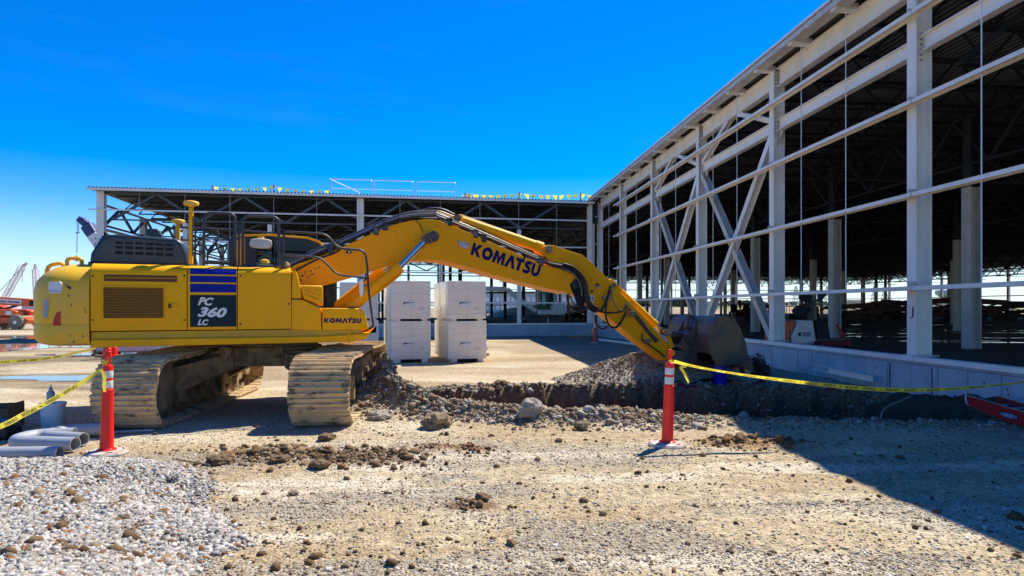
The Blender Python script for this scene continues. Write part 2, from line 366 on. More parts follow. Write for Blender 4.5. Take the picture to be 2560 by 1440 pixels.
# ================================================================ GROUND
def trench_d(x, y):
    n = np.interp(x, [-2.6, -1.8, 0, 2, 4, 6, 7.8], [12.2, 10.95, 10.25, 10.0, 9.8, 9.6, 9.6])+0.25*(fbm(x, y, 1.3, 3, 5)-0.5)+0.14*(fbm(x, y, 5, 2, 15)-0.5)
    f = np.interp(x, [-2.6, -1.9, -0.3, 3.7, 5.9, 7.8], [12.2, 12.9, 13.8, 14.1, 13.6, 12.6])+0.45*(fbm(x, y, 1.1, 3, 8)-0.5)+0.40*(fbm(x, y, 4.0, 3, 18)-0.5)
    return np.minimum(np.minimum(y-n, f-y), (x+2.6)*1.5)
def heap_d(x, y):
    "positive inside the white gravel heap of the left foreground"
    bx = np.interp(y, [3.0, 4.1, 4.8, 5.5, 6.1, 6.7, 7.2], [-1.5, -1.95, -1.95, -2.75, -2.75, -3.2, -4.3])+0.7*(fbm(x, y, 1.5, 3, 2)-0.5)
    return np.minimum(bx-x, (7.15-y)*1.2+0.3*(fbm(x, y, 2, 2, 4)-0.5))
def H(x, y):
    x = np.asarray(x, float); y = np.asarray(y, float)
    z = 0.03*(fbm(x, y, 0.5, 4, 1)-0.5)+0.018*(fbm(x, y, 4, 3, 2)-0.5)
    z = z*sstep(60, 20, np.hypot(x, y))
    d = trench_d(x, y)
    dep = 1.25*sstep(0.0, 0.30, d)*sstep(7.7, 5.9, x+0.9*(fbm(x, y, 1.6, 3, 12)-0.5))
    dep = dep*(0.6+0.8*fbm(x, y, 3.2, 4, 11))
    rough = sstep(-0.9, 0.1, d)*sstep(-3.5, -2, x)
    z = z-dep+rough*0.22*(fbm(x, y, 4.5, 4, 21)-0.45)
    # spoil berm on the camera side of the trench
    near = np.interp(x, [-2.6, -1.8, 0, 2, 4, 6, 7.8], [12.2, 10.95, 10.25, 10.0, 9.8, 9.6, 9.6])
    b = np.exp(-((y-(near-0.55))/0.33)**2)*sstep(-3.3, -2.4, x)*np.interp(x, [-3, -1.5, 1.5, 3.5, 8], [0.24, 0.24, 0.18, 0.07, 0.04])*(0.5+1.1*fbm(x, y, 2.4, 3, 31))
    b2 = 0.42*np.exp(-(((x+2.15)/0.8)**2+((y-11.2)/0.9)**2))*(0.4+1.2*fbm(x, y, 2.7, 3, 33))
    z = z+b+b2
    # gravel heap of the left foreground
    hd = heap_d(x, y); z = z+sstep(0, 1.2, hd)*0.15+sstep(0, 0.25, hd)*0.03
    # dark soil bank against the wall at the right end of the trench
    z = z+0.12*np.exp(-(((x-7.3)/0.9)**2+((y-11.2)/0.75)**2))*(0.7+0.6*fbm(x, y, 2, 3, 41))
    z = z+0.26*np.exp(-(((x-7.75)/0.35)**2+((y-10.2)/0.7)**2))
    # fill banked along the wall
    wx = 8.70-0.0875*y
    z = z+0.08*sstep(0.7, 0.0, wx-x)*(y > 13)*(y < 34)*fbm(x, y, 1.5, 3, 44)*1.4
    # soil patches
    # shallow wheel ruts crossing the foreground
    for (a0, b0, c0) in ((6.35, 0.10, 0.0), (5.45, 0.10, 0.4), (7.9, -0.05, 1.0)):
        yc = a0+b0*x+0.12*np.sin(0.8*x+c0); z = z+(-0.022*np.exp(-((y-yc)/0.16)**2)+0.014*np.exp(-((np.abs(y-yc)-0.27)/0.08)**2))*sstep(-0.2, -0.6, heap_d(x, y))*(0.4+0.9*fbm(x, y, 3, 2, 48))
    for (cx, cy, rx, ry, h) in PATCH: z = z+h*np.exp(-(((x-cx)/rx)**2+((y-cy)/ry)**2))*(0.2+1.6*fbm(x, y, 6, 3, 51))
    return z
PATCH = [(-2.6, 7.35, 0.85, 0.38, 0.055), (-1.5, 7.2, 0.5, 0.35, 0.03), (-0.75, 7.6, 0.42, 0.22, 0.05), (2.95, 8.0, 0.55, 0.28, 0.045), (-0.35, 5.55, 0.22, 0.12, 0.015)]
def build_ground():
    dx = 0.075
    xs = np.concatenate([[-3000, -600, -150, -60, -30], np.arange(-15, 8.6, dx), [12, 30, 60, 150, 600, 3000]])
    ys = np.concatenate([[-400, -60, -15, 0], np.arange(2.4, 16.6, dx), np.arange(16.8, 42, 0.4), [50, 60, 80, 120, 180, 300, 600, 1200, 3500]])
    X, Y = np.meshgrid(xs, ys); Z = H(X, Y)
    nx, ny = len(xs), len(ys)
    co = np.stack([X, Y, Z], -1).reshape(-1, 3)
    idx = np.arange(nx*ny).reshape(ny, nx)
    q = np.stack([idx[:-1, :-1], idx[:-1, 1:], idx[1:, 1:], idx[1:, :-1]], -1).reshape(-1, 4)
    me = bpy.data.meshes.new('ground'); me.vertices.add(len(co)); me.vertices.foreach_set('co', co.ravel())
    me.loops.add(q.size); me.loops.foreach_set('vertex_index', q.ravel().astype(np.int32))
    me.polygons.add(len(q)); me.polygons.foreach_set('loop_start', np.arange(0, q.size, 4, dtype=np.int32)); me.polygons.foreach_set('loop_total', np.full(len(q), 4, np.int32))
    me.update(); me.validate()
    x, y = co[:, 0], co[:, 1]
    tan = np.array([0.62, 0.50, 0.33]); grey = np.array([0.46, 0.41, 0.32]); brown = np.array([0.20, 0.115, 0.055]); orng = np.array([0.38, 0.135, 0.035])
    gdark = np.array([0.155, 0.12, 0.08]); clay = np.array([0.30, 0.13, 0.045]); soil = np.array([0.07, 0.06, 0.04])  # gdark and soil also carry the trench's painted shade
    c = np.tile(tan, (len(x), 1)); mixc = lambda c, k, m: c*(1-m[:, None])+k*m[:, None]
    c = mixc(c, np.array([0.76, 0.68, 0.50]), sstep(0.45, 0.75, fbm(x, y*2.2, 0.5, 4, 61))*0.8)
    c = mixc(c, np.array([0.50, 0.37, 0.21]), sstep(0.5, 0.7, fbm(x, y*2, 0.45, 4, 63))*0.7)
    g = sstep(0.48, 0.62, fbm(x*0.6, y*1.6, 1.0, 4, 65))*sstep(8.8, 7.2, y)*0.8
    c = mixc(c, grey, g)
    c = mixc(c, np.array([0.36, 0.335, 0.29]), sstep(7.0, 10.0, x+0.25*y)*0.8)
    c = mixc(c, np.array([0.17, 0.15, 0.125]), sstep(-0.1, 0.15, heap_d(x, y)))  # ground under the heap darkened to paint shaded gaps between stones
    for i, (cx, cy, rx, ry, h) in enumerate(PATCH):
        m = np.exp(-(((x-cx)/(rx*1.15))**2+((y-cy)/(ry*1.2))**2)); m = sstep(0.25, 0.65, m*(0.5+fbm(x, y, 4, 3, 70)))
        c = mixc(c, orng if i == 2 else (np.array([0.44, 0.27, 0.11]) if i == 3 else brown), m*0.85)
    st_ = sstep(0.60, 0.72, fbm(x*0.5+y*0.25, y*2.6, 0.9, 4, 67))*sstep(8.5, 7.0, y); c = mixc(c, np.array([0.78, 0.70, 0.54]), st_*0.8*(heap_d(x, y) < 0))
    d = trench_d(x, y)
    c = mixc(c, np.array([0.30, 0.235, 0.155]), sstep(-0.9, -0.2, d)*sstep(-3.4, -2.6, x)*0.8)
    c = mixc(c, gdark, sstep(-0.05, 0.12, d)); c = mixc(c, soil, sstep(0.05, 0.2, d)*sstep(2.0, 5.0, x))  # trench walls darkened, blackest at right, painting in the shade below ground
    c = mixc(c, clay, sstep(-0.42, -0.62, co[:, 2])*sstep(4.5, 2.5, x))
    c = mixc(c, soil*1.2, np.exp(-(((x-6.9)/1.3)**2+((y-11.3)/1.5)**2))*0.95)
    c = mixc(c, np.array([0.40, 0.29, 0.17]), sstep(0.48, 0.62, fbm(x*0.35, y*0.9, 0.6, 5, 68))*0.6*(y > 12.5))
    c = mixc(c, np.array([0.23, 0.17, 0.105]), sstep(0.42, 0.56, fbm(x*0.4, y, 0.55, 4, 69))*0.8*sstep(-6.5, -8.5, x)*(y > 13)*(y < 60))
    c = c*np.array([0.86, 0.86, 0.84])
    a = me.color_attributes.new('soil', 'FLOAT_COLOR', 'POINT'); a.data.foreach_set('color', np.concatenate([c, np.ones((len(x), 1))], 1).ravel())
    me.polygons.foreach_set('use_smooth', [True]*len(me.polygons))
    m = bpy.data.materials.new('site_soil'); m.use_nodes = True; N = m.node_tree.nodes; L = m.node_tree.links; b = N['Principled BSDF']
    b.inputs['Roughness'].default_value = 0.95; b.inputs['Specular IOR Level'].default_value = 0.15
    at = N.new('ShaderNodeVertexColor'); at.layer_name = 'soil'; tcn = N.new('ShaderNodeTexCoord')
    n1 = N.new('ShaderNodeTexNoise'); n1.inputs['Scale'].default_value = 9; n1.inputs['Detail'].default_value = 8; n1.inputs['Roughness'].default_value = 0.75
    vo = N.new('ShaderNodeTexVoronoi'); vo.inputs['Scale'].default_value = 38
    vo2 = N.new('ShaderNodeTexVoronoi'); vo2.inputs['Scale'].default_value = 16
    for n in (n1, vo, vo2): L.new(tcn.outputs['Object'], n.inputs['Vector'])
    r1 = N.new('ShaderNodeValToRGB'); r1.color_ramp.elements[0].position = 0.3; r1.color_ramp.elements[1].position = 0.7
    r1.color_ramp.elements[0].color = (0.55, 0.53, 0.50, 1); r1.color_ramp.elements[1].color = (1.25, 1.25, 1.25, 1); L.new(n1.outputs[0], r1.inputs[0])
    mu = N.new('ShaderNodeMixRGB'); mu.blend_type = 'MULTIPLY'; mu.inputs[0].default_value = 1; L.new(at.outputs[0], mu.inputs[1]); L.new(r1.outputs[0], mu.inputs[2])
    hs = N.new('ShaderNodeSeparateColor'); L.new(vo.outputs['Color'], hs.inputs[0])
    r2 = N.new('ShaderNodeValToRGB'); r2.color_ramp.elements[0].color = (0.72, 0.70, 0.66, 1); r2.color_ramp.elements[1].color = (1.2, 1.2, 1.2, 1); L.new(hs.outputs[0], r2.inputs[0])
    mu2 = N.new('ShaderNodeMixRGB'); mu2.blend_type = 'MULTIPLY'; mu2.inputs[0].default_value = 0.9; L.new(mu.outputs[0], mu2.inputs[1]); L.new(r2.outputs[0], mu2.inputs[2]); L.new(mu2.outputs[0], b.inputs['Base Color'])
    ad = N.new('ShaderNodeMath'); ad.operation = 'ADD'; L.new(n1.outputs[0], ad.inputs[0])
    ml = N.new('ShaderNodeMath'); ml.operation = 'MULTIPLY'; ml.inputs[1].default_value = -0.7; L.new(vo.outputs['Distance'], ml.inputs[0]); L.new(ml.outputs[0], ad.inputs[1])
    bp = N.new('ShaderNodeBump'); bp.inputs['Strength'].default_value = 0.9; bp.inputs['Distance'].default_value = 0.025; L.new(ad.outputs[0], bp.inputs['Height']); L.new(bp.outputs[0], b.inputs['Normal'])
    me.materials.append(m); o = bpy.data.objects.new('ground', me); COL.objects.link(o); kind(o, 'structure')
build_ground()

def rockmat(name, cols, pos, rough=0.9):
    m = bpy.data.materials.new(name); m.use_nodes = True; N = m.node_tree.nodes; L = m.node_tree.links; b = N['Principled BSDF']
    b.inputs['Roughness'].default_value = rough; b.inputs['Specular IOR Level'].default_value = 0.25
    g = N.new('ShaderNodeNewGeometry'); r = N.new('ShaderNodeValToRGB'); cr = r.color_ramp; cr.interpolation = 'CONSTANT'
    while len(cr.elements) < len(cols): cr.elements.new(0.5)
    for i, (c, p) in enumerate(zip(cols, pos)): cr.elements[i].position = p; cr.elements[i].color = (*c, 1)
    L.new(g.outputs['Random Per Island'], r.inputs[0])
    t = N.new('ShaderNodeTexCoord'); n = N.new('ShaderNodeTexNoise'); n.inputs['Scale'].default_value = 60; n.inputs['Detail'].default_value = 3; L.new(t.outputs['Object'], n.inputs['Vector'])
    r3 = N.new('ShaderNodeValToRGB'); r3.color_ramp.elements[0].position = 0.3; r3.color_ramp.elements[1].position = 0.7; r3.color_ramp.elements[0].color = (0.7, 0.7, 0.7, 1); r3.color_ramp.elements[1].color = (1.15, 1.15, 1.15, 1); L.new(n.outputs[0], r3.inputs[0])
    mu = N.new('ShaderNodeMixRGB'); mu.blend_type = 'MULTIPLY'; mu.inputs[0].default_value = 1; L.new(r.outputs[0], mu.inputs[1]); L.new(r3.outputs[0], mu.inputs[2]); L.new(mu.outputs[0], b.inputs['Base Color'])
    return m
M['gravel_w'] = rockmat('crushed_white_stone', [(0.40, 0.375, 0.335), (0.48, 0.45, 0.40), (0.28, 0.26, 0.225), (0.36, 0.315, 0.25), (0.58, 0.545, 0.49), (0.14, 0.125, 0.105), (0.26, 0.11, 0.035)], [0, 0.25, 0.45, 0.66, 0.80, 0.93, 0.975])
M['gravel_t'] = rockmat('tan_site_gravel', [(0.46, 0.37, 0.245), (0.54, 0.48, 0.37), (0.27, 0.195, 0.12), (0.60, 0.57, 0.50), (0.38, 0.30, 0.20), (0.17, 0.105, 0.06)], [0, 0.32, 0.5, 0.66, 0.76, 0.92])
M['rubble'] = rockmat('grey_brown_rubble', [(0.28, 0.215, 0.14), (0.36, 0.305, 0.22), (0.18, 0.12, 0.07), (0.45, 0.41, 0.335), (0.21, 0.12, 0.06), (0.25, 0.18, 0.11)], [0, 0.25, 0.45, 0.6, 0.75, 0.85])
M['clod'] = rockmat('brown_soil_clods', [(0.15, 0.088, 0.04), (0.20, 0.125, 0.06), (0.11, 0.065, 0.032), (0.28, 0.195, 0.105), (0.20, 0.085, 0.03)], [0, 0.3, 0.55, 0.75, 0.9])

_ico = bmesh.new(); bmesh.ops.create_icosphere(_ico, subdivisions=1, radius=1); ICV = np.array([v.co[:] for v in _ico.verts]); ICF = np.array([[v.index for v in f.verts] for f in _ico.faces]); _ico.free()
def stones(name, m, pts, rad, flat=0.7, seed=1, jit=0.28, sink=0.25, kd='stuff', label=None, cat=None):
    rs = np.random.RandomState(seed); n = len(pts); T = 24
    tpl = ICV[None]*(1+jit*rs.randn(T, len(ICV), 1).clip(-1.6, 1.6))
    ti = rs.randint(0, T, n); V = tpl[ti].copy()
    V *= np.stack([rs.uniform(0.7, 1.35, n), rs.uniform(0.7, 1.2, n), rs.uniform(flat*0.7, flat*1.15, n)], -1)[:, None, :]
    tl = rs.randn(n)*0.45; az = rs.rand(n)*2*np.pi; az2 = rs.rand(n)*2*np.pi
    def rz(a): c, s_ = np.cos(a), np.sin(a); z = np.zeros(n); o = np.ones(n); return np.stack([np.stack([c, -s_, z], -1), np.stack([s_, c, z], -1), np.stack([z, z, o], -1)], 1)
    c, s_ = np.cos(tl), np.sin(tl); z = np.zeros(n); o1 = np.ones(n); rx = np.stack([np.stack([o1, z, z], -1), np.stack([z, c, -s_], -1), np.stack([z, s_, c], -1)], 1)
    Rm = rz(az) @ rx @ rz(az2)
    V = np.einsum('nij,nkj->nki', Rm, V)*rad[:, None, None]
    P = np.array(pts, float).copy(); P[:, 2] += rad*flat*(1-2*sink)*0.5
    V += P[:, None, :]
    k = len(ICV); Fc = (ICF[None]+(np.arange(n)*k)[:, None, None]).reshape(-1, 3)
    me = bpy.data.meshes.new(name); me.vertices.add(n*k); me.vertices.foreach_set('co', V.ravel())
    me.loops.add(Fc.size); me.loops.foreach_set('vertex_index', Fc.ravel().astype(np.int32))
    me.polygons.add(len(Fc)); me.polygons.foreach_set('loop_start', np.arange(0, Fc.size, 3, dtype=np.int32)); me.polygons.foreach_set('loop_total', np.full(len(Fc), 3, np.int32))
    me.update(); me.materials.append(M[m]); o = bpy.data.objects.new(name, me); COL.objects.link(o); kind(o, kd)
    if label: o['label'] = label; o['category'] = cat
    return o
def scatter(n, x0, x1, y0, y1, fn, seed, persp=True):
    "random ground points kept with probability fn(x,y); denser near the camera"
    rs = np.random.RandomState(seed); out = []; tot = 0
    while tot < n:
        m = n*3
        if persp: y = 1/(1/y0+(1/y1-1/y0)*rs.rand(m))
        else: y = y0+(y1-y0)*rs.rand(m)
        x = x0+(x1-x0)*rs.rand(m); k = (np.abs(x) < 0.83*y+0.2) & (rs.rand(m) < fn(x, y)); x, y = x[k], y[k]
        out.append(np.stack([x, y], -1)); tot += len(x)
        if len(out) > 60: break
    p = np.concatenate(out)[:n]; return np.column_stack([p, H(p[:, 0], p[:, 1])])
rs = np.random.RandomState(5)
p = scatter(42000, -6.3, -1.2, 3.3, 7.3, lambda x, y: sstep(-0.12, 0.15, heap_d(x, y)), 11)
stones('white_gravel', 'gravel_w', p, rs.uniform(0.007, 0.019, len(p))*rs.choice([1, 1, 1.5], len(p)), seed=2, sink=0.1, jit=0.38, label='heap of white crushed stone in the left foreground', cat='gravel')
def dens(x, y):
    g = sstep(0.45, 0.62, fbm(x*0.6, y*1.6, 1.0, 4, 65)); return (0.34+0.66*g)*(trench_d(x, y) < -0.1)*(heap_d(x, y) < 0.1)
p = scatter(52000, -8, 8, 3.75, 9.8, dens, 12)
stones('site_gravel', 'gravel_t', p, rs.gamma(1.8, 0.0024, len(p)).clip(0.001, 0.022)+0.0025, flat=0.55, seed=3, sink=0.3, label='loose tan and grey gravel over the site ground', cat='gravel')
nearY = lambda x: np.interp(x, [-2.6, -1.8, 0, 2, 4, 6, 7.8], [12.2, 10.95, 10.25, 10.0, 9.8, 9.6, 9.6])
p = scatter(24000, -3.6, 7.6, 8.8, 12.3, lambda x, y: (np.exp(-((y-(nearY(x)-0.55))/0.36)**2)+0.7*np.exp(-(((x+2.2)/0.8)**2+((y-11.2)/0.9)**2)))*sstep(-3.5, -2.6, x)*np.where(x > 2.6, 0.4, 1), 13, False)
stones('trench_rubble', 'rubble', p, rs.gamma(1.2, 0.0105, len(p)).clip(0.006, 0.08)*np.where(p[:, 0] > 2.8, 0.6, 1), flat=0.8, jit=0.33, seed=4, sink=0.2, label='grey and brown rubble thrown up along the trench', cat='rubble')
def wallp(x, y):
    d = trench_d(x, y); return np.where((d > -0.35) & (d < 0.45) & (y > nearY(x)+1.2), 1.0, 0.0)
p = scatter(7000, -2.8, 7.3, 11.8, 14.8, wallp, 15, False)
M['wallrock'] = rockmat('trench_wall_lumps', [(0.20, 0.17, 0.13), (0.28, 0.25, 0.20), (0.13, 0.105, 0.075), (0.34, 0.31, 0.26), (0.16, 0.12, 0.08)], [0, 0.3, 0.5, 0.75, 0.88])
stones('trench_wall_lumps', 'wallrock', p, rs.gamma(1.4, 0.013, len(p)).clip(0.008, 0.11), flat=0.8, jit=0.33, seed=6, sink=0.3, label='crumbling lumps on the far wall and rim of the trench', cat='rubble')
def pd(x, y):
    t = 0.012
    for (cx, cy, rx, ry, h) in PATCH: t = t+np.exp(-(((x-cx)/rx)**2+((y-cy)/ry)**2))*(0.1+(fbm(x, y, 3, 3, 82) > 0.45))
    hp_ = (heap_d(x, y) > 0)*(0.22*(fbm(x+y, x-y, 0.9, 3, 84) > 0.60)); return t+0.03*(fbm(x, y, 1.3, 3, 81) > 0.56)+hp_
p = scatter(5600, -5, 6, 3.9, 9.3, pd, 14)
stones('soil_clods', 'clod', p, rs.gamma(1.1, 0.0085, len(p)).clip(0.005, 0.055), flat=0.8, seed=5, sink=0.25, jit=0.22, label='brown soil clods spilled on the ground', cat='soil')

def pd2(x, y):
    t = 0
    for (cx, cy, rx, ry, h) in PATCH[:4]: t = t+np.exp(-(((x-cx)/(rx*0.8))**2+((y-cy)/(ry*0.8))**2))
    return t*(fbm(x, y, 2.6, 3, 86) > 0.42)
p = scatter(620, -5, 5, 5.5, 9.0, pd2, 19, False)
stones('clod_heap', 'clod', p, rs.gamma(1.1, 0.016, len(p)).clip(0.008, 0.08), flat=0.75, seed=15, sink=0.28, jit=0.34, label='thicker brown clods lying on the soil patches', cat='soil')

# gravel pile beside the bucket
def pile():
    n = 64; L = 44; vs = []; fs = []; cx, cy = 3.05, 15.15
    for i in range(L):
        for k in range(n):
            a = 2*math.pi*k/n; r = 2.3*i/(L-1); x = cx+r*math.cos(a)*1.0; y = cy+r*math.sin(a)*0.44
            q = r/2.3; h = 0.70*max(0, 1-q*1.02)**1.15+0.30*math.exp(-(((x-4.5)/0.8)**2+((y-14.9)/0.7)**2))
            h *= 0.8+0.4*float(fbm(x, y, 1.6, 3, 91)); h += 0.10*(float(fbm(x, y, 5, 3, 92))-0.5)*(1-q)
            vs.append((x, y, min(0.03, float(H(x, y)))+h-0.03-0.12*max(0, q-0.9)))
    for i in range(L-1):
        for k in range(n): fs.append((i*n+k, i*n+(k+1) % n, (i+1)*n+(k+1) % n, (i+1)*n+k))
    me = bpy.data.meshes.new('gravel_pile'); me.from_pydata(vs, [], fs); me.update(); me.polygons.foreach_set('use_smooth', [True]*len(fs))
    me.materials.append(mat('grey_fines', (0.42, 0.385, 0.31), 0.95, var=(0.30, 0.27, 0.21), vscale=9, vamt=0.9, bump=1.0, bscale=45))
    o = bpy.data.objects.new('gravel_pile', me); COL.objects.link(o); kind(o, 'stuff', 'pile of grey gravel in front of the arm tip beyond the trench', 'gravel')
    rs2 = np.random.RandomState(8); idx = rs2.randint(n*3, len(vs)-n*2, 15000); P = np.array(vs)[idx]; P[:, :2] += rs2.randn(len(P), 2)*0.03
    stones('pile_stones', 'rubble', P, rs2.gamma(2, 0.0055, len(P)).clip(0.004, 0.04), seed=9, sink=0.3, label='loose stones on the gravel pile by the bucket', cat='gravel')
pile()

def rock(label, x, y, r, m, flat=0.7, seed=1, name='rock', group=None):
    bm = bmesh.new(); bmesh.ops.create_icosphere(bm, subdivisions=4, radius=1); rr = random.Random(seed)
    off = [rr.random()*50 for _ in range(3)]
    from mathutils import noise
    for v in bm.verts:
        p = v.co+Vector(off); d = 1+0.42*noise.noise(p*1.1)+0.22*noise.noise(p*2.7)+0.10*noise.noise(p*6)
        v.co = Vector((v.co.x*1.15*d, v.co.y*0.9*d, v.co.z*flat*d))*r
    me = bpy.data.meshes.new(name); bm.to_mesh(me); bm.free(); me.materials.append(M[m])
    o = bpy.data.objects.new(name, me); COL.objects.link(o); o.location = (x, y, float(H(x, y))+r*flat*0.55); o.rotation_euler = (0, 0, rr.random()*6)
    tag(o, label, 'rock', group); return o
M['boulder'] = mat('tan_boulder', (0.30, 0.22, 0.13), 0.95, var=(0.17, 0.115, 0.06), vscale=7, vamt=0.9, bump=0.8, bscale=30)
M['greyrock'] = mat('grey_limestone', (0.34, 0.30, 0.235), 0.95, var=(0.28, 0.26, 0.22), vscale=9, vamt=0.9, bump=0.7, bscale=30)
M['brownclod'] = mat('brown_clod', (0.20, 0.13, 0.06), 0.95, var=(0.10, 0.06, 0.03), vscale=16, vamt=0.9, bump=0.8, bscale=40)
def rp(px, py, r, m, label, seed, flat=0.7, name='rock', group=None):
    g = gp(px, py); return rock(label, g.x, g.y, r, m, flat, seed, name, group)
rp(1088, 1068, 0.235, 'boulder', 'large tan boulder on the rubble in front of the trench', 1, 0.6)
rp(1325, 1058, 0.15, 'greyrock', 'pale grey boulder standing upright at the trench edge', 2, 0.95)
rp(1255, 965, 0.19, 'brownclod', 'dark brown clod on the far rim of the trench', 3, 0.55, 'soil_clod')
rp(817, 1100, 0.10, 'brownclod', 'brown clod lying alone in front of the right hand track', 4, 0.55, 'soil_clod')
rp(548, 1160, 0.13, 'brownclod', 'flat brown clod at the edge of the white gravel heap', 5, 0.42, 'soil_clod')
rp(1455, 1073, 0.10, 'boulder', 'round tan rock left of the marker post at the trench', 6, 0.75)
rp(950, 1050, 0.14, 'greyrock', 'pale grey rock low on the rubble beside the excavator track', 7, 0.6)
rp(1290, 970, 0.0+0.12, 'brownclod', 'smaller clod right beside the dark clod on the far rim', 8, 0.6, 'soil_clod')
rp(1205, 1250, 0.055, 'brownclod', 'dark clod alone on the gravel in the middle foreground', 9, 0.75, 'soil_clod')
rp(1860, 1050, 0.09, 'greyrock', 'white stone on the trench edge right of the marker post', 10, 0.6)
rp(430, 1222, 0.05, 'black', 'scrap of black plastic on the white gravel', 11, 0.5, 'plastic_scrap')['category'] = 'litter'
rp(1000, 1000, 0.15, 'greyrock', 'angular grey rock on the spoil next to the right track', 12, 0.7)
rp(1560, 955, 0.18, 'greyrock', 'grey slab on the trench rim below the gravel pile', 13, 0.4)
rp(735, 1240, 0.045, 'boulder', 'small tan stone in the foreground below the soil patch', 14, 0.5)
rp(700, 1160, 0.085, 'brownclod', 'brown clod at the left end of the large soil patch', 15, 0.6, 'soil_clod')
rp(800, 1172, 0.10, 'brownclod', 'largest brown clod in the middle of the soil patch', 16, 0.6, 'soil_clod')

# ---------------------------------------------------------------- puddles
def puddle(cx, cy, rx, ry, seed, z=0.012, name='puddle', rot=0):
    rr = random.Random(seed); n = 56; vs = []
    ph = [rr.random()*6.28 for _ in range(5)]
    for k in range(n):
        a = 2*math.pi*k/n; r = 1+0.25*math.sin(2*a+ph[0])+0.16*math.sin(3*a+ph[1])+0.10*math.sin(5*a+ph[2])+0.06*math.sin(9*a+ph[3])
        vs.append((cx+rx*r*math.cos(a), cy+ry*r*math.sin(a), z))
    mb = MB(); mb.add(vs, [tuple(range(n))]); o = mb.build(name, 'water'); kind(o, 'structure'); return o
puddle(-9.9, 15.6, 2.0, 0.85, 1); puddle(-7.9, 15.2, 0.9, 0.45, 21)
puddle(-22, 28, 4.8, 3.2, 2); puddle(-14, 23.5, 2.4, 1.0, 3); puddle(-24, 37, 6, 2.2, 4)
# ================================================================ BUILDINGS
RZ = math.atan2(0.0875, 1.0)
RX0 = 8.70
bR = thing('steel_frame_building', 'unclad white steel frame wing rising along the right side over a blue grey concrete wall', 'building', (RX0, 0, 0), RZ)
c5, s5 = math.cos(RZ), math.sin(RZ)
def rloc(x, y): # world -> wing frame (inward, along)
    dx = x-RX0; return (dx*c5+y*s5, -dx*s5+y*c5)
BAY = 5.47; SC = [12.31+BAY*k for k in range(-3, 6)]
FT = 0.78; ZE = 8.41; GIRTZ = [2.07, 3.82, 5.56, 7.23]
# columns: flange outwards, web at right angles to the wall
def wcolumn(mb, i, s, z0, z1, d=0.32, b=0.25):
    pr = [(0, -b/2), (0.022, -b/2), (0.022, -0.008), (d-0.022, -0.008), (d-0.022, -b/2), (d, -b/2), (d, b/2), (d-0.022, b/2), (d-0.022, 0.008), (0.022, 0.008), (0.022, b/2), (0, b/2)]
    mb.prism([(i+x, s+y) for x, y in pr], z0, z1, 'z'); return mb
cme = wcolumn(MB(), 0, 0, FT-0.02, ZE-0.14).mesh('column', 'steel')
bolt = MB()
for zz in (6.45, 6.55, 6.65, 6.75, 6.85, 6.95, 7.9, 8.0, 8.1):
    for dy in (0.07, 0.16): bolt.cyl((dy+0.02, -0.014, zz), (dy+0.02, -0.035, zz), 0.014, n=6)
bme = bolt.mesh('bolts', 'dark')
for s in SC:
    o = inst(cme, 'column', bR, Matrix.Translation((0.03, s, 0)))
    q = inst(bme, 'bolts', o); q['kind'] = 'stuff'
# corner column of the two wings is the last one
g_me = MB(); L_ = SC[-1]+0.55-SC[0]
def channel(mb, p0, p1, h=0.20, t=0.075, up=Vector((0, 0, 1))):
    "C girt: outer web + flanges turned inward"
    p0 = Vector(p0); p1 = Vector(p1); d = (p1-p0).normalized(); up = Vector(up); sd = d.cross(up).normalized()
    pr = [(0, -h/2), (0, h/2), (t, h/2), (t, h/2-0.02), (0.012, h/2-0.012), (0.012, -h/2+0.012), (t, -h/2+0.02), (t, -h/2)]
    n = 8; vs = [p+sd*x+up*y for p in (p0, p1) for x, y in pr]
    mb.add(vs, [tuple(range(n))[::-1], tuple(range(n, 2*n))]+[(i, (i+1) % n, n+(i+1) % n, n+i) for i in range(n)]); return mb
for z in GIRTZ:
    for k in range(len(SC)-1):
        a = SC[k]+(0.012 if k else -0.3); b = SC[k+1]-0.012
        if k == len(SC)-2 : b = SC[k]+0.55
        y1_ = b-0.30 if k < len(SC)-2 else b; mb = MB()
        mb.box((-0.205, a-0.30, z+0.020), (-0.004, y1_, z+0.038)).box((-0.205, a-0.30, z-0.038), (-0.193, y1_, z+0.019)).box((-0.016, a-0.30, z-0.038), (-0.004, y1_, z+0.019))
        mb.build('girt', 'steel', bR)
clip = MB().box((-0.16, -0.16, 0.042), (0.028, 0.02, 0.052)).box((-0.15, 0.0, 0.053), (0.028, 0.010, 0.13)).mesh('girt_clip', 'steel2')
for z in GIRTZ:
    for s in SC: inst(clip, 'girt_clip', bR, Matrix.Translation((-0.004, s-0.16, z)))
# wall beams and eave beam
for k in range(len(SC)-1):
    MB().ibeam((0.19, SC[k]+0.14, 6.72), (0.19, SC[k+1]-0.14, 6.72), 0.18, 0.31, 0.018, 0.012).build('beam', 'steel', bR)
    MB().ibeam((0.19, SC[k]+0.14, 8.02), (0.19, SC[k+1]-0.14, 8.02), 0.22, 0.50, 0.02, 0.014).build('eave_beam', 'steel', bR)
# outriggers, edge angle
orig = MB().box((-0.43, -0.10, ZE-0.19), (0.10, 0.10, ZE-0.04)).mesh('outrigger', 'steel')
s = SC[0]
while s < SC[-1]+0.1:
    inst(orig, 'outrigger', bR, Matrix.Translation((0, s, 0))); s += BAY/3
MB().beam((-0.46, SC[0]-2, ZE-0.065), (-0.46, SC[-1]+0.2, ZE-0.065), 0.012, 0.13).build('edge_angle', 'steel2', bR)
MB().beam((-0.30, SC[0]-2, ZE-0.135), (-0.30, SC[-1]+0.2, ZE-0.135), 0.30, 0.008).build('edge_plate', 'steel2', bR)
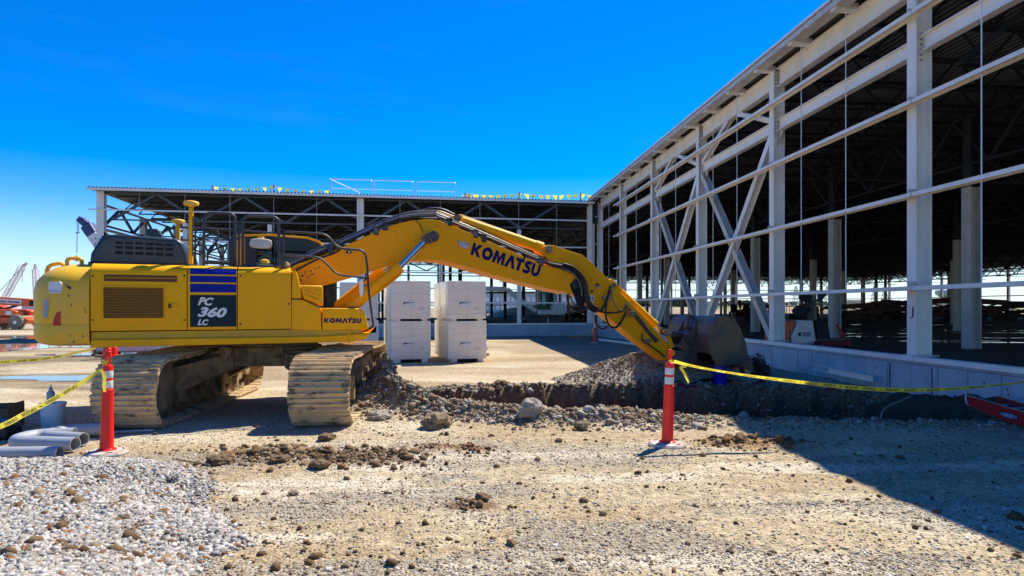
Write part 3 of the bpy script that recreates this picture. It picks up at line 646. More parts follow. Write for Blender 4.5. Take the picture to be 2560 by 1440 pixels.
# sag rods
rod = MB().cyl((0, 0, GIRTZ[0]), (0, 0, ZE-0.2), 0.011, n=5).mesh('sag_rod', 'white')
for k in range(len(SC)-1):
    for j in (1, 2): inst(rod, 'sag_rod', bR, Matrix.Translation((-0.13, SC[k]+BAY*j/3, 0)))
# X braces in two bays
def brace(p0, p1, m='steel', wdt=0.22, dep=0.2, nm='brace'):
    mb = MB().ibeam(p0, p1, dep, wdt, 0.016, 0.012, up=Vector((1, 0, 0))); return mb.build(nm, m, bR)
for k in (4, 5):
    a, b = SC[k]+0.18, SC[k+1]-0.18
    MB().beam((0.20, a, 6.5), (0.20, b, FT+0.12), 0.03, 0.2, up=Vector((0, 0, 1)))
    brace((0.20, b, FT+0.05), (0.20, a, 6.5))
    m_ = Vector((0.20, (a+b)/2, (FT+6.5)/2)); e0 = Vector((0.20, a, FT+0.05)); e1 = Vector((0.20, b, 6.5)); d_ = (e1-e0).normalized()
    brace(e0, m_-d_*0.16, 'steel2'); brace(m_+d_*0.16, e1, 'steel2')
    c = (a+b)/2
    brace((0.20, a, 6.92), (0.20, c-0.35, 7.8), wdt=0.16, dep=0.14); brace((0.20, b, 6.92), (0.20, c+0.35, 7.8), wdt=0.16, dep=0.14)
gus = MB().prism([(0, 0), (0.42, 0), (0.42, 0.10), (0.12, 0.42), (0, 0.42)], -0.012, 0.012, 'x').mesh('gusset_plate', 'steel2')
for k in (4, 5):
    inst(gus, 'gusset_plate', bR, Matrix.Translation((0.21, SC[k]+0.13, FT+0.02))); inst(gus, 'gusset_plate', bR, Matrix.Translation((0.21, SC[k+1]-0.13, FT+0.02)) @ Matrix.Rotation(math.pi, 4, 'Z'))
    inst(gus, 'gusset_plate', bR, Matrix.Translation((0.21, SC[k+1]-0.13, 6.56)) @ Matrix.Rotation(math.pi, 4, 'X')); inst(gus, 'gusset_plate', bR, Matrix.Translation((0.21, SC[k]+0.13, 6.56)) @ Matrix.Rotation(math.pi, 4, 'Y') @ Matrix.Rotation(math.pi, 4, 'Z') @ Matrix.Rotation(math.pi, 4, 'Y') @ Matrix.Rotation(math.pi, 4, 'X') @ Matrix.Rotation(math.pi, 4, 'Z'))
bpl = MB().box((0.0, -0.20, FT), (0.44, 0.20, FT+0.025)).mesh('base_plate', 'steel2')
for s in SC: inst(bpl, 'base_plate', bR, Matrix.Translation((0.0, s, 0)))
# grid marks painted on the near column
t_ = MB(); text_quad(t_, 'J', (0.028-0.004, SC[3]-0.03, 1.55), (0.024, SC[3]-0.03+0.10, 1.55), (0.024, SC[3]-0.03, 1.80), (0.024, SC[3]+0.07, 1.80), bold=0.0)
t_ = MB(); text_quad(t_, 'J', (0.024, SC[3]+0.06, 1.5), (0.024, SC[3]-0.06, 1.5), (0.024, SC[3]+0.06, 1.72), (0.024, SC[3]-0.06, 1.72), bold=-0.02)
t_.build('grid_letter', 'steel_dark', bR)
# foundation wall: core + panels between form joints + top angle
MB().box((0.05, SC[0]-2, -1.3), (0.30, SC[-1]+0.3, FT-0.012)).build('wall', 'concrete', bR)
pan = MB().box((0.0, 0.010, -1.3), (0.049, 0.67, FT-0.15)).mesh('concrete_panel', 'concrete')
s = -2.0
while s < SC[-1]-0.4:
    inst(pan, 'concrete_panel', bR, Matrix.Translation((-rng.random()*0.004, s, 0))); s += 0.68
MB().box((-0.002, SC[0]-2, FT-0.139), (0.0495, SC[-1]+0.0, FT-0.013)).build('wall_cap', 'concrete', bR)
s = SC[0]-2
while s < SC[-1]-0.5:
    L2 = 3.05; e = min(s+L2-0.03, SC[-1]-0.05)
    MB().box((-0.035, s, FT-0.09), (-0.006, e, FT)).box((-0.005, s, FT-0.008), (0.14, e, FT)).build('edge_angle', 'steel', bR); s += L2
sp = MB()
for _ in range(150):
    s = rng.uniform(5, 30); z = rng.uniform(-0.1, 0.6); r = rng.uniform(0.008, 0.024)
    sp.lathe([(r, 0), (r*0.7, -0.003), (0.001, -0.004)], (-0.0055, s, z), n=6, ax=(1, 0, 0))
for (s, z0, z1) in ((12.86, -0.1, 0.60), (11.42+0.3, -0.2, 0.60)): sp.box((-0.009, s, z0), (-0.006, s+0.035, z1))
for sx in sp.v[:0]: pass
o = sp.build('form_marks', 'concrete_spot', bR); o['kind'] = 'stuff'
# roof deck
def deck(x0, x1, y0, y1, z, parent, pitch=0.19, h=0.05):
    vs = []; fs = []; x = x0
    while x < x1:
        for dx, dz in ((0, 0), (0.07, 0), (0.095, h), (0.165, h)): vs += [(x+dx, y0, z+dz), (x+dx, y1, z+dz)]
        x += pitch
    n = len(vs)//2
    fs = [(2*i, 2*i+2, 2*i+3, 2*i+1) for i in range(n-1)]
    mb = MB(); mb.add(vs, fs); return mb.build('roof_deck', 'deck', parent)
IW = 80.0; SE = 132.0
deck(-0.455, IW, SC[0]-2.5, SE, ZE+0.002, bR)
MB().box((-0.44, SC[0]-2.4, ZE+0.07), (IW, SE, ZE+0.14)).build('roof_membrane', 'white', bR)
# joists / girders
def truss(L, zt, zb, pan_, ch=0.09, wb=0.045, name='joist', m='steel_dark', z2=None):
    mb = MB(); mb.box((0, -ch/2, zt-0.07), (L, ch/2, zt)).box((0.5, -ch/2, zb-0.07), (L-0.5, ch/2, zb)); x = 0.5; up = False; n = int((L-1)/pan_)
    for k in range(n):
        a = 0.5+k*pan_; b = a+pan_
        mb.beam((a, 0, zb-0.03 if k % 2 == 0 else zt-0.03), (b, 0, zt-0.03 if k % 2 == 0 else zb-0.03), wb, wb)
    return mb.mesh(name, m)
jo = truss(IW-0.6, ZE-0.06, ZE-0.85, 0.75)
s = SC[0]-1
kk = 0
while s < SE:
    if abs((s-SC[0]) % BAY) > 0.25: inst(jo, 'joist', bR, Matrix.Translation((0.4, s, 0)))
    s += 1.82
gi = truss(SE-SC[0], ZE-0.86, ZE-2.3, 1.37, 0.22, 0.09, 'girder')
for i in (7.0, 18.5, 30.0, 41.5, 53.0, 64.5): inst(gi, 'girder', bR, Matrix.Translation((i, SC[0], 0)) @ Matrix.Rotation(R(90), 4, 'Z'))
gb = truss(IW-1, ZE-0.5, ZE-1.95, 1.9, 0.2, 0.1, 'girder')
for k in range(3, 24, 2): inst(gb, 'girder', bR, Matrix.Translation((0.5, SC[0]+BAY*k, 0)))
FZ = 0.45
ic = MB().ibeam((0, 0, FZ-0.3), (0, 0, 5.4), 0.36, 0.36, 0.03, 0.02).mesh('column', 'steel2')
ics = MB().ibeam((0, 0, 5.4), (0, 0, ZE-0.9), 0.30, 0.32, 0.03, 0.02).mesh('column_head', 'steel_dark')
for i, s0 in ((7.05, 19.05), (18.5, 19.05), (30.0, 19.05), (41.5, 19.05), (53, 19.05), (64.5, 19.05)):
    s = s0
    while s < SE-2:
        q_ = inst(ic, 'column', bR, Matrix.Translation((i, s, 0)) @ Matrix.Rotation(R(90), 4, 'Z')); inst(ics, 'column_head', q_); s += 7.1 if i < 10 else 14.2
# far end walls of the wing
fc = MB().ibeam((0, 0, 0), (0, 0, ZE), 0.3, 0.4, 0.03, 0.03).mesh('column', 'steel')
for k in range(12): inst(fc, 'column', bR, Matrix.Translation((1+k*7.1, SE, 0)))
for k in range(1, 17): inst(fc, 'column', bR, Matrix.Translation((IW, SE-k*7.1, 0)))
for z in (1.9, 3.6, 5.4, 7.0):
    MB().box((0, SE-0.05, z), (IW, SE+0.05, z+0.15)).build('girt', 'steel', bR); MB().box((IW-0.05, SC[0], z), (IW+0.05, SE, z+0.15)).build('girt', 'steel', bR)
for a, b in ((29.4, 36.5), (43.6, 50.7)):
    MB().beam((a, SE-0.2, 0.5), (b, SE-0.2, 7), 0.12, 0.12).build('brace', 'steel', bR); MB().beam((b, SE-0.2, 0.5), (a, SE-0.2, 7), 0.12, 0.12).build('brace', 'steel', bR)

# ---------- back wing
P0 = Vector((5.25, 39.5)); BZ = math.atan2(0.1638, 0.9865); ZB = 8.17; WB = 28.08
bB = thing('steel_frame_building', 'lower steel frame wing crossing behind the excavator with pennants and railings on its roof', 'building', (P0.x, P0.y, 0), BZ)
GB = [2.01, 3.78, 5.40, 7.05]; DB = 49.0
for x, m in ((-0.36, 'steel'), (-14.2-0.05, 'steel'), (-WB, 'steel')):
    o = MB().ibeam((x, 0.15, FT-0.02), (x, 0.15, ZB-0.05), 0.38, 0.36, 0.03, 0.02, up=Vector((0, 1, 0))).build('column', m, bB)
for x in (-4.85, -9.6, -19.3, -23.8):
    MB().ibeam((x, 0.2, FT-0.02), (x, 0.2, 6.45), 0.22, 0.22, 0.02, 0.015, up=Vector((0, 1, 0))).build('wind_post', 'steel', bB)
for z in GB:
    xs_ = [-WB-0.55, -WB+4.3, -19.3, -14.2, -9.6, -4.85, -0.5]
    for a, b in zip(xs_[:-1], xs_[1:]): MB().box((a+0.01, -0.14, z-0.04), (b-0.01, -0.13, z+0.03)).box((a+0.01, -0.14, z+0.031), (b-0.01, 0.02, z+0.045)).build('girt', 'steel', bB)
rod2 = MB().cyl((0, 0, GB[0]), (0, 0, ZB-0.1), 0.013, n=5).mesh('sag_rod', 'steel2')
x = -WB+2.0
while x < -1: inst(rod2, 'sag_rod', bB, Matrix.Translation((x, -0.1, 0))); x += 1.95 if False else 2.35
MB().box((-0.42, -0.12, 0.8), (-0.34, -0.05, ZB-0.1)).build('jamb', 'steel', bB)
MB().box((-0.34, -0.11, 6.9), (0.05, -0.04, ZB)).build('corner_panel', 'steel_dark', bB)
deck(-WB-0.5, 8.0, -0.45, DB, ZB+0.02, bB, h=0.06)
MB().box((-WB-0.5, -0.46, ZB-0.12), (-0.3, -0.44, ZB+0.018)).build('edge_angle', 'steel', bB)
MB().box((-WB-0.45, 0.6, ZB+0.10), (7.5, DB, ZB+0.16)).build('roof_membrane', 'white', bB)
MB().box((-WB-0.3, -0.43, ZB-0.10), (-0.35, -0.10, ZB-0.09)).build('edge_plate', 'steel_dark', bB)
jb = truss(WB, ZB-0.02, ZB-0.75, 0.8, name='joist')
y = 1.9
while y < DB: inst(jb, 'joist', bB, Matrix.Translation((-WB, y, 0))); y += 1.9
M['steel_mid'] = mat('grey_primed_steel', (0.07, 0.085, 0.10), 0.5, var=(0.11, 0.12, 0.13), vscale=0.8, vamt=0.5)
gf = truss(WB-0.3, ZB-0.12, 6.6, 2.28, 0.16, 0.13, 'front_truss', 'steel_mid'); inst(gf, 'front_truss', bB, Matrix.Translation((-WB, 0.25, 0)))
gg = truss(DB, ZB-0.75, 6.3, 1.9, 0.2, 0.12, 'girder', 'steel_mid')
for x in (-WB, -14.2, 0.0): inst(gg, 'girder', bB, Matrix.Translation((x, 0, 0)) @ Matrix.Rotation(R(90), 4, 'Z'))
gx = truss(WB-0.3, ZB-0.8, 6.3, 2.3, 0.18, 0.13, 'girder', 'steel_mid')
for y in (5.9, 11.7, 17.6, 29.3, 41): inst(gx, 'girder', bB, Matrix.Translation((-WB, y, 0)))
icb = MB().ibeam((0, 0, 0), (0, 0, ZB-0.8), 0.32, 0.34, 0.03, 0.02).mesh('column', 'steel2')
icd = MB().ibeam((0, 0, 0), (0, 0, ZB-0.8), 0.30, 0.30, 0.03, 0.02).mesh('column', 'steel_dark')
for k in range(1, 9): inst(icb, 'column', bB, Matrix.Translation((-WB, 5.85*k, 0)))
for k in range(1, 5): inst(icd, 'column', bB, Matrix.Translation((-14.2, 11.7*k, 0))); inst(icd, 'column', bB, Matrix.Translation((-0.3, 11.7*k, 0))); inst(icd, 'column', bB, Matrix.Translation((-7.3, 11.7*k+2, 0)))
for k in range(6): inst(icb, 'column', bB, Matrix.Translation((-WB+k*5.6, DB, 0)))
for z in (2.0, 4.3, 6.0):
    MB().box((-WB, DB-0.05, z), (2, DB+0.05, z+0.14)).build('girt', 'steel', bB); MB().box((-WB-0.2, 0.3, z), (-WB-0.1, DB, z+0.15)).build('girt', 'steel', bB)
MB().box((-WB, 0.0, -0.3), (-0.02, 0.25, FT-0.012)).build('wall', 'concrete', bB)
pan2 = MB().box((0.010, -0.03, -0.3), (0.75, -0.001, FT-0.13)).mesh('concrete_panel', 'concrete'); x = -WB
while x < -0.8: inst(pan2, 'concrete_panel', bB, Matrix.Translation((x, -rng.random()*0.003, 0))); x += 0.76
x = -WB
while x < -1: e = min(x+3.02, -0.15); MB().box((x, -0.05, FT-0.09), (e, -0.02, FT)).box((x, -0.019, FT-0.008), (e, 0.1, FT)).build('edge_angle', 'steel', bB); x += 3.05
# interior floors (wet dark fill)
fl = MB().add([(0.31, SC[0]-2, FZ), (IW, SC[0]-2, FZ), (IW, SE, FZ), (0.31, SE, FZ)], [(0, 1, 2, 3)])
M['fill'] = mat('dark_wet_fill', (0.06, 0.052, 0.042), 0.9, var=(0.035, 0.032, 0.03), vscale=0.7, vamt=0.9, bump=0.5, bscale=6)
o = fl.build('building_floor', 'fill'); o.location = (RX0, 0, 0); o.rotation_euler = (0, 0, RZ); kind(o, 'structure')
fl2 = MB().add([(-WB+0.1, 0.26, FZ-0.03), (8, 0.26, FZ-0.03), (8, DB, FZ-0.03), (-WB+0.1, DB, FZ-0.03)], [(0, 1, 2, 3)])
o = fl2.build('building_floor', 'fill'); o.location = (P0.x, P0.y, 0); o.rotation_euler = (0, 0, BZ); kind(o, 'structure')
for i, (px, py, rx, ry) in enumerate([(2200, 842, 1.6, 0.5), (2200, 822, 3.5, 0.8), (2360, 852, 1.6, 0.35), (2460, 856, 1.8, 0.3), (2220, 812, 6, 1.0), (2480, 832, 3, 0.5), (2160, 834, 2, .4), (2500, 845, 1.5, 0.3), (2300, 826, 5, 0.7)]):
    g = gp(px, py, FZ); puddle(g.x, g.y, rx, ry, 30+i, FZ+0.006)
# ================================================================ EXCAVATOR
E = thing('excavator', 'large yellow crawler excavator parked side on with its bucket resting beyond the trench', 'excavator', (CX, CY, 0), TH)
WN = 1.5
def T(px, py=760, w=WN): return ex(px, py, w).x
def Zp(px, py, w=WN): return ex(px, py, w).z
def prof(pts, w): return [(ex(a, b, w).x, ex(a, b, w).z) for a, b in pts]
zlo = Zp(468, 826); ztop = 2.335; zfr = Zp(468, 846); zbo = Zp(468, 864)
tr = T(225); t1 = T(468); t2 = T(593); t3 = T(729); tf = T(925)
# ---- undercarriage
UA = R(95.0)-TH; UM = Matrix.Rotation(UA, 4, 'Z')
def um(x, y, z): return UM @ Matrix.Translation((x, y, z))
sh = MB(); sw = 0.85; pi_ = 0.219
sh.box((-pi_*0.43, -sw/2, -0.012), (pi_*0.43, sw/2, 0.012))
for gx in (-0.075, 0.0, 0.078): sh.prism([(gx-0.014, 0.012), (gx+0.014, 0.012), (gx+0.007, 0.052), (gx-0.007, 0.052)], -sw/2+0.01, sw/2-0.01)
sh.box((-pi_*0.6, -sw/2+0.01, -0.024), (-pi_*0.46+0.02, sw/2-0.01, -0.010))
shme = sh.mesh('track_shoe', 'shoe')
link = MB().box((-0.10, -0.13, -0.13), (0.10, -0.07, -0.025)).box((-0.10, 0.07, -0.13), (0.10, 0.13, -0.025)).mesh('track_link', 'mud')
def track_pts():
    rr = 0.455; xa = 2.0; zc = rr+0.045; pts = []
    n = 50; per = 4*xa+2*math.pi*rr; out = []
    for i in range(n):
        u = per*i/n
        if u < 2*xa: out.append((-xa+u, zc-rr, math.pi))        # bottom
        elif u < 2*xa+math.pi*rr: a = (u-2*xa)/rr; out.append((xa+rr*math.sin(a), zc-rr*math.cos(a), math.pi-a))
        elif u < 4*xa+math.pi*rr:
            d = u-2*xa-math.pi*rr; x = xa-d; out.append((x, zc+rr+0.03*math.sin(math.pi*d/(2*xa)*1.0)-0.02*math.sin(math.pi*d/xa)**2, 0.0))
        else: a = (u-4*xa-math.pi*rr)/rr; out.append((-xa-rr*math.sin(a), zc+rr*math.cos(a), -a))
    return out
TP = track_pts()
for side in (1, -1):
    y0 = side*1.295
    for (x, z, a) in TP:
        m = UM @ Matrix.Translation((x, y0+rng.uniform(-.006, .006), z)) @ Matrix.Rotation(a+rng.uniform(-.03, .03), 4, 'Y')
        # plate normal outwards: rotate so that local +z points away from the loop
        o = inst(shme, 'track_shoe', E, m)
    lk = MB()
    for (x, z, a) in TP:
        m = Matrix.Translation((x, 0, z)) @ Matrix.Rotation(a, 4, 'Y')
        for yy in (-0.10, 0.10):
            vs = [m @ Vector(v) for v in ((-.1, yy-.03, -.13), (.1, yy-.03, -.13), (.1, yy+.03, -.13), (-.1, yy+.03, -.13), (-.1, yy-.03, -.02), (.1, yy-.03, -.02), (.1, yy+.03, -.02), (-.1, yy+.03, -.02))]
            lk.add(vs, [(3,2,1,0),(4,5,6,7),(0,1,5,4),(1,2,6,5),(2,3,7,6),(3,0,4,7)])
    o = lk.build('track_chain', 'mud', E); o.matrix_local = um(0, y0, 0); o['kind'] = 'stuff'
    o = MB().prism([(-1.7, 0.28), (1.7, 0.28), (1.75, 0.55), (1.35, 0.80), (-1.35, 0.80), (-1.75, 0.55)], -0.22, 0.22).build('track_frame', 'mud', E, bevel=0.02); o.matrix_local = um(0, y0, 0)
    for xx in (-2.0, 2.0):
        o = MB().lathe([(0.30, -0.07), (0.385, -0.06), (0.385, 0.06), (0.30, 0.07)], n=32, ax=(0, 1, 0)).lathe([(0.16, -0.24), (0.16, 0.24)], n=20, ax=(0, 1, 0)).build('idler' if xx > 0 else 'sprocket', 'mud', E, smooth=40); o.matrix_local = um(xx, y0, 0.5)
    # inner guard plate around the wheel (rounded plate)
    pl = [(-2.0-0.40*math.cos(a), 0.5+0.42*math.sin(a)) for a in np.linspace(-1.45, 1.45, 14)]+[(-1.55, 0.88), (-1.50, 0.35)]
    for sgn in (1, -1):
        o = MB().prism(pl, sgn*0.24-0.015, sgn*0.24+0.015).build('guard_plate', 'mud', E, bevel=0.008); o.matrix_local = um(0, y0, 0)
    for k in range(9):
        o = MB().lathe([(0.06, -0.2), (0.10, -0.18), (0.10, 0.18), (0.06, 0.2)], n=14, ax=(0, 1, 0)).build('roller', 'mud', E); o.matrix_local = um(-1.5+k*0.375, y0, 0.23)
    for xx in (-0.7, 0.7):
        o = MB().lathe([(0.07, -0.15), (0.07, 0.15)], n=12, ax=(0, 1, 0)).build('carrier_roller', 'mud', E); o.matrix_local = um(xx, y0, 0.86)
    for xx in (-1.2, -0.4, 0.4, 1.2):
        o = MB().box((xx-0.05, -0.30, 0.25), (xx+0.05, -0.22, 0.62)).build('step_bracket', 'mud', E); o.matrix_local = um(0, y0 if side > 0 else y0, 0)
# car body: arched cross frame
arch = [(-1.15, 0.42), (-0.95, 0.60), (-0.60, 0.74), (0.60, 0.74), (0.95, 0.60), (1.15, 0.42), (1.15, 0.80), (0.75, 1.00), (-0.75, 1.00), (-1.15, 0.80)]
def mudlump(name, loops, m='mud'): return None
o = MB().prism([(x, z) for x, z in arch], -0.75, 0.75, 'x').build('car_body', 'mud', E, bevel=0.03); o.matrix_local = UM.copy()
for sx in (-1, 1):
    for sy in (-1, 1):
        leg = MB(); leg.loft([[(sx*0.4, sy*0.4, 0.72), (sx*0.8, sy*0.4, 0.72), (sx*0.8, sy*0.4, 0.98), (sx*0.4, sy*0.4, 0.98)], [(sx*1.0, sy*1.15, 0.35), (sx*1.4, sy*1.15, 0.35), (sx*1.4, sy*1.15, 0.78), (sx*1.0, sy*1.15, 0.78)]])
        o = leg.build('frame_leg', 'mud', E, bevel=0.02); o.matrix_local = UM.copy()
MB().lathe([(0.82, 0.98), (0.82, 1.05), (0.76, 1.06), (0.76, 1.10), (0.86, 1.11), (0.86, 1.17)], n=48).build('slew_ring', 'mud', E, smooth=40)
for (x, y, z, r, sd) in ((-0.9, 0.5, 0.98, 0.10, 1), (-0.8, -0.3, 1.0, 0.09, 2), (-1.0, -0.9, 0.86, 0.10, 3), (1.9, -1.0, 0.6, 0.15, 5), (2.15, -1.62, 0.62, 0.13, 9), ):
    from mathutils import noise
    bm = bmesh.new(); bmesh.ops.create_icosphere(bm, subdivisions=3, radius=1)
    for v in bm.verts: v.co *= r*(1+0.5*noise.noise(v.co*1.6+Vector((sd*9, 0, 0))))*1.1
    me = bpy.data.meshes.new('mud_lump'); bm.to_mesh(me); bm.free(); me.materials.append(M['mud']); inst(me, 'mud_lump', E, um(x, y, z))

# ---- upper structure
MB().box((tr+0.02, -1.28, 1.17), (tf-0.25, 1.28, 1.36)).build('revolving_frame', 'yellow_dusty', E)
MB().box((tr+0.02, -1.27, 1.30), (t3-0.03, -0.35, ztop-0.05)).build('engine_bay', 'dark', E)
MB().box((tr+0.02, 0.40, 1.30), (t3-0.6, 1.27, ztop-0.05)).build('pump_bay', 'dark', E)
MB().box((tr+0.02, -0.36, 1.30), (-0.45, 0.41, ztop-0.06)).build('centre_bay', 'yellow', E)
# counterweight lofted through horizontal outlines
def cw_outline(ins, z, n=36):
    o = []
    for k in range(n+1):
        a = -math.pi/2+math.pi*k/n; c = math.cos(a); s_ = math.sin(a)
        x = tr-0.012-(0.86-ins)*abs(c)**0.62; y = (WN-ins*0.9)*math.copysign(abs(s_)**0.66, s_)
        o.append((x, y, z))
    return o
lv = [(0.16, 1.168), (0.05, 1.20), (0.0, 1.28), (0.0, 1.46), (0.012, 1.48), (0.0, 1.50), (0.0, 1.95), (0.03, 2.08), (0.11, 2.19), (0.24, 2.28), (0.38, 2.325), (0.46, 2.335)]
MB().loft([cw_outline(i, z) for i, z in lv]).build('counterweight', 'yellow_faded', E, smooth=35)
# things on the counterweight
def curvebox(name, pts_px, m, w=1.46, th=0.02):
    mb = MB(); pr = prof(pts_px, w); return mb.prism(pr, -w, -w-th).build(name, m, E, bevel=0.004)
def cw_x(y, z_ins=0.0):  # tail surface x for lateral y
    s_ = min(abs(y)/(WN), 1)**(1/0.66); c = math.sqrt(max(0, 1-s_*s_)); return tr-0.012-0.86*c**0.62
def surf_patch(name, px_poly, m, off=0.006):
    "decal laid on the rounded counterweight: photo outline intersected with the outline surface"
    vs = []
    for px, py in px_poly:
        k = (px-1280)/F; lo = 1.0
        # march w from near side inwards till ray meets outline
        best = None
        for wv in np.linspace(1.499, 0.0, 240):
            p = ex(px, py, wv)
            if p.x >= cw_x(wv)-off: best = p; break
        if best is None: best = ex(px, py, 1.3)
        vs.append(best+Vector((-off, -off, 0)))
    n = len(vs); vs2 = [v+Vector((0.01, 0.012, 0)) for v in vs]
    MB().add(vs+vs2, [tuple(range(n))]+[(i, (i+1) % n, n+(i+1) % n, n+i) for i in range(n)]).build(name, m, E)
surf_patch('warning_label', [(123, 731), (122, 708), (126, 704), (150, 704), (155, 708), (154, 729), (150, 733), (127, 733)], 'white')
mb = MB(); _l = [None]*4
def surf_pt(px, py, off=0.012):
    for wv in np.linspace(1.499, 0.0, 240):
        p = ex(px, py, wv)
        if p.x >= cw_x(wv)-off: return p+Vector((-off, -off, 0))
text_quad(mb, 'Keep off swing area', surf_pt(125, 730), surf_pt(151, 730), surf_pt(125, 725.5), surf_pt(151, 725.5), bold=0.01); mb.build('label_text', 'dark', E)
surf_patch('rear_reflector', [(133, 813), (137, 795), (142, 783), (147, 779), (152.5, 779), (151, 815)], 'red')
surf_patch('grab_recess', [(109, 790), (110, 750), (121, 747), (121, 780), (118, 792), (113, 796)], 'pvc')
for (a, b, c_, d_) in ((163, 709, 176, 722), (168, 716, 179, 720)):
    surf_patch('paint_scratch', [(a, b), (a+2, b-1), (c_, d_), (c_-2, d_+1.5)], 'steel_dark')
MB().tube(round_path([(tr-0.20, -1.02, 2.31), (tr-0.20, -1.02, 2.42), (tr-0.38, -1.02, 2.42), (tr-0.38, -1.02, 2.29)], 0.09), 0.028).build('lifting_eye', 'yellow_faded', E, smooth=60)
MB().tube(round_path([(tr-0.50, -0.5, 2.28), (tr-0.56, -0.5, 2.38), (tr-0.74, -0.5, 2.34), (tr-0.76, -0.5, 2.15)], 0.08), 0.03).build('lifting_eye', 'yellow_faded', E, smooth=60)
for dx in (0.02, 0.11): MB().box((tr-dx-0.05, -0.75, 2.325), (tr-dx, -0.70, 2.37)).build('lug', 'yellow_faded', E)

# side panels: section across (y,z), swept along x
def panel_sec(zb_, zt_, r=0.19, yo=WN, yi=1.27):
    s = [(-yi, zb_), (-yo, zb_)]
    for k in range(9):
        a = math.pi/2*k/8; s.append((-(yo-r+r*math.cos(a)), zt_-r*0.75+r*0.75*math.sin(a)))
    s.append((-yi+0.2, zt_+0.005)); s.append((-yi+0.2, zt_-0.03)); s.append((-yi, zt_-0.06)); return s
def panel(name, x0, x1, m='yellow', zb_=None, zt_=None, r=0.19, g=0.006):
    return MB().prism(panel_sec(zb_ or zlo+0.006, zt_ or ztop, r), x0+g, x1-g, 'x').build(name, m, E, bevel=0.006, smooth=40)
panel('engine_door', tr, t1); panel('decal_door', t1, t2); panel('tank_panel', t2, t3)
# far side skin
for nm, a, b in (('engine_door', tr, t1), ('pump_door', t1, t2)):
    MB().prism([(-y, z) for y, z in panel_sec(zlo, ztop)], a+0.006, b-0.006, 'x').build(nm, 'yellow', E, smooth=40)
# hood shelf
MB().box((t1+0.03, -1.24, ztop-0.04), (t2+0.35, -0.2, ztop+0.012)).build('top_plate', 'black', E)
MB().box((t2+0.0, -1.30, ztop+0.004), (t3-0.10, -0.40, ztop+0.02)).build('tank_top', 'dark', E)
# louvres
lx0, lx1 = T(259, 756), T(409, 756); lz1, lz0 = Zp(330, 718.5), Zp(330, 795)
MB().box((lx0, -WN-0.003, lz0), (lx1, -WN+0.002, lz1)).build('louver_recess', 'cavity', E)  # dark box laid proud, its colour standing in for the recess's shade
M['lv'] = mat('brown_louvre_slat', (0.42, 0.17, 0.003), 0.5)
nl = 11
for k in range(nl):
    z = lz0+(lz1-lz0)*(k+0.5)/nl; h = (lz1-lz0)/nl
    MB().add([(lx0+0.006, -WN-0.003, z+h*0.42), (lx1-0.006, -WN-0.003, z+h*0.42), (lx1-0.006, -WN-0.020, z-h*0.12), (lx0+0.006, -WN-0.020, z-h*0.12), (lx0+0.006, -WN-0.003, z-h*0.2), (lx1-0.006, -WN-0.003, z-h*0.2)], [(0, 1, 2, 3), (3, 2, 5, 4)]).build('louver_slat', 'lv', E)
fr = MB(); e = 0.014
for a, b in (((lx0-e, lz0-e), (lx0, lz1+e)), ((lx1, lz0-e), (lx1+e, lz1+e)), ((lx0, lz0-e), (lx1, lz0)), ((lx0, lz1), (lx1, lz1+e))): fr.box((a[0], -WN-0.018, a[1]), (b[0], -WN+0.002, b[1]))
fr.build('louver_frame', 'yellow', E)
sx0, sx1 = T(260.5, 694), T(442.5, 698)
sz = Zp(350, 696); MB().box((sx0, -WN-0.006, sz-0.045), (sx1, -WN+0.01, sz+0.045)).build('vent_slot', 'cavity', E)
MB().cyl((sx0+0.02, -WN-0.006, sz+0.01), (sx1-0.02, -WN-0.006, sz+0.01), 0.016, n=8).build('slot_rod', 'lv', E, smooth=40)
hx0, hx1, hz = T(415, 766), T(448, 766), Zp(431, 765)
MB().box((hx0, -WN-0.006, hz-0.055), (hx1, -WN+0.002, hz+0.055)).build('latch_plate', 'yellow', E, bevel=0.004)
MB().box((hx0+0.03, -WN-0.012, hz-0.035), (hx0+0.07, -WN-0.004, hz+0.035)).build('latch_recess', 'cavity', E)
MB().box((hx0+0.075, -WN-0.02, hz-0.035), (hx1-0.03, -WN-0.004, hz+0.035)).lathe([(0.018, 0), (0.016, -0.008)], (hx0+0.12, -WN-0.02, hz), n=12, ax=(0, 1, 0)).build('door_latch', 'yellow', E, bevel=0.003)
# stripes and model badge on the decal door (follow the rounded top edge)
dx0, dx1 = T(475, 760), T(591, 760)
def zy(z):  # outer surface y at height z
    r = 0.19; zc = ztop-r*0.75
    if z <= zc: return -WN
    q = min(1, (z-zc)/(r*0.75)); return -(WN-r+r*math.sqrt(max(0, 1-q*q)))
def stripe(name, za, zb_, m, off=0.004):
    vs = []; n = 8
    for k in range(n+1):
        z = za+(zb_-za)*k/n; y = zy(z)-off; vs += [(dx0, y, z), (dx1, y, z)]
    MB().add(vs, [(2*i, 2*i+1, 2*i+3, 2*i+2) for i in range(n)]).build(name, m, E, smooth=30)
for a, b in ((672, 686), (690, 706), (710, 731)):
    stripe('blue_stripe', Zp(530, b), min(Zp(530, a), ztop-0.012), 'blue')
stripe('badge_plate', Zp(530, 817), Zp(530, 737.5), 'decal_dark')
def bquad(px4, w): return [ex(a, b, w) for a, b in px4]
for s_, q, sh_ in (('PC', [(494, 763), (530, 764.5), (499, 742.5), (534.5, 744)], 0.25), ('360', [(493, 792), (563, 794.5), (500, 766.5), (569.5, 769)], 0.25), ('LC', [(493.5, 813), (519, 813.5), (497, 797.5), (522, 798.5)], 0.25)):
    mb = MB(); text_quad(mb, s_, *bquad(q, WN+0.008), bold=0.045, shear=0.15); mb.build('badge_lettering', 'offwhite' if s_ == 'PC' else 'white', E)
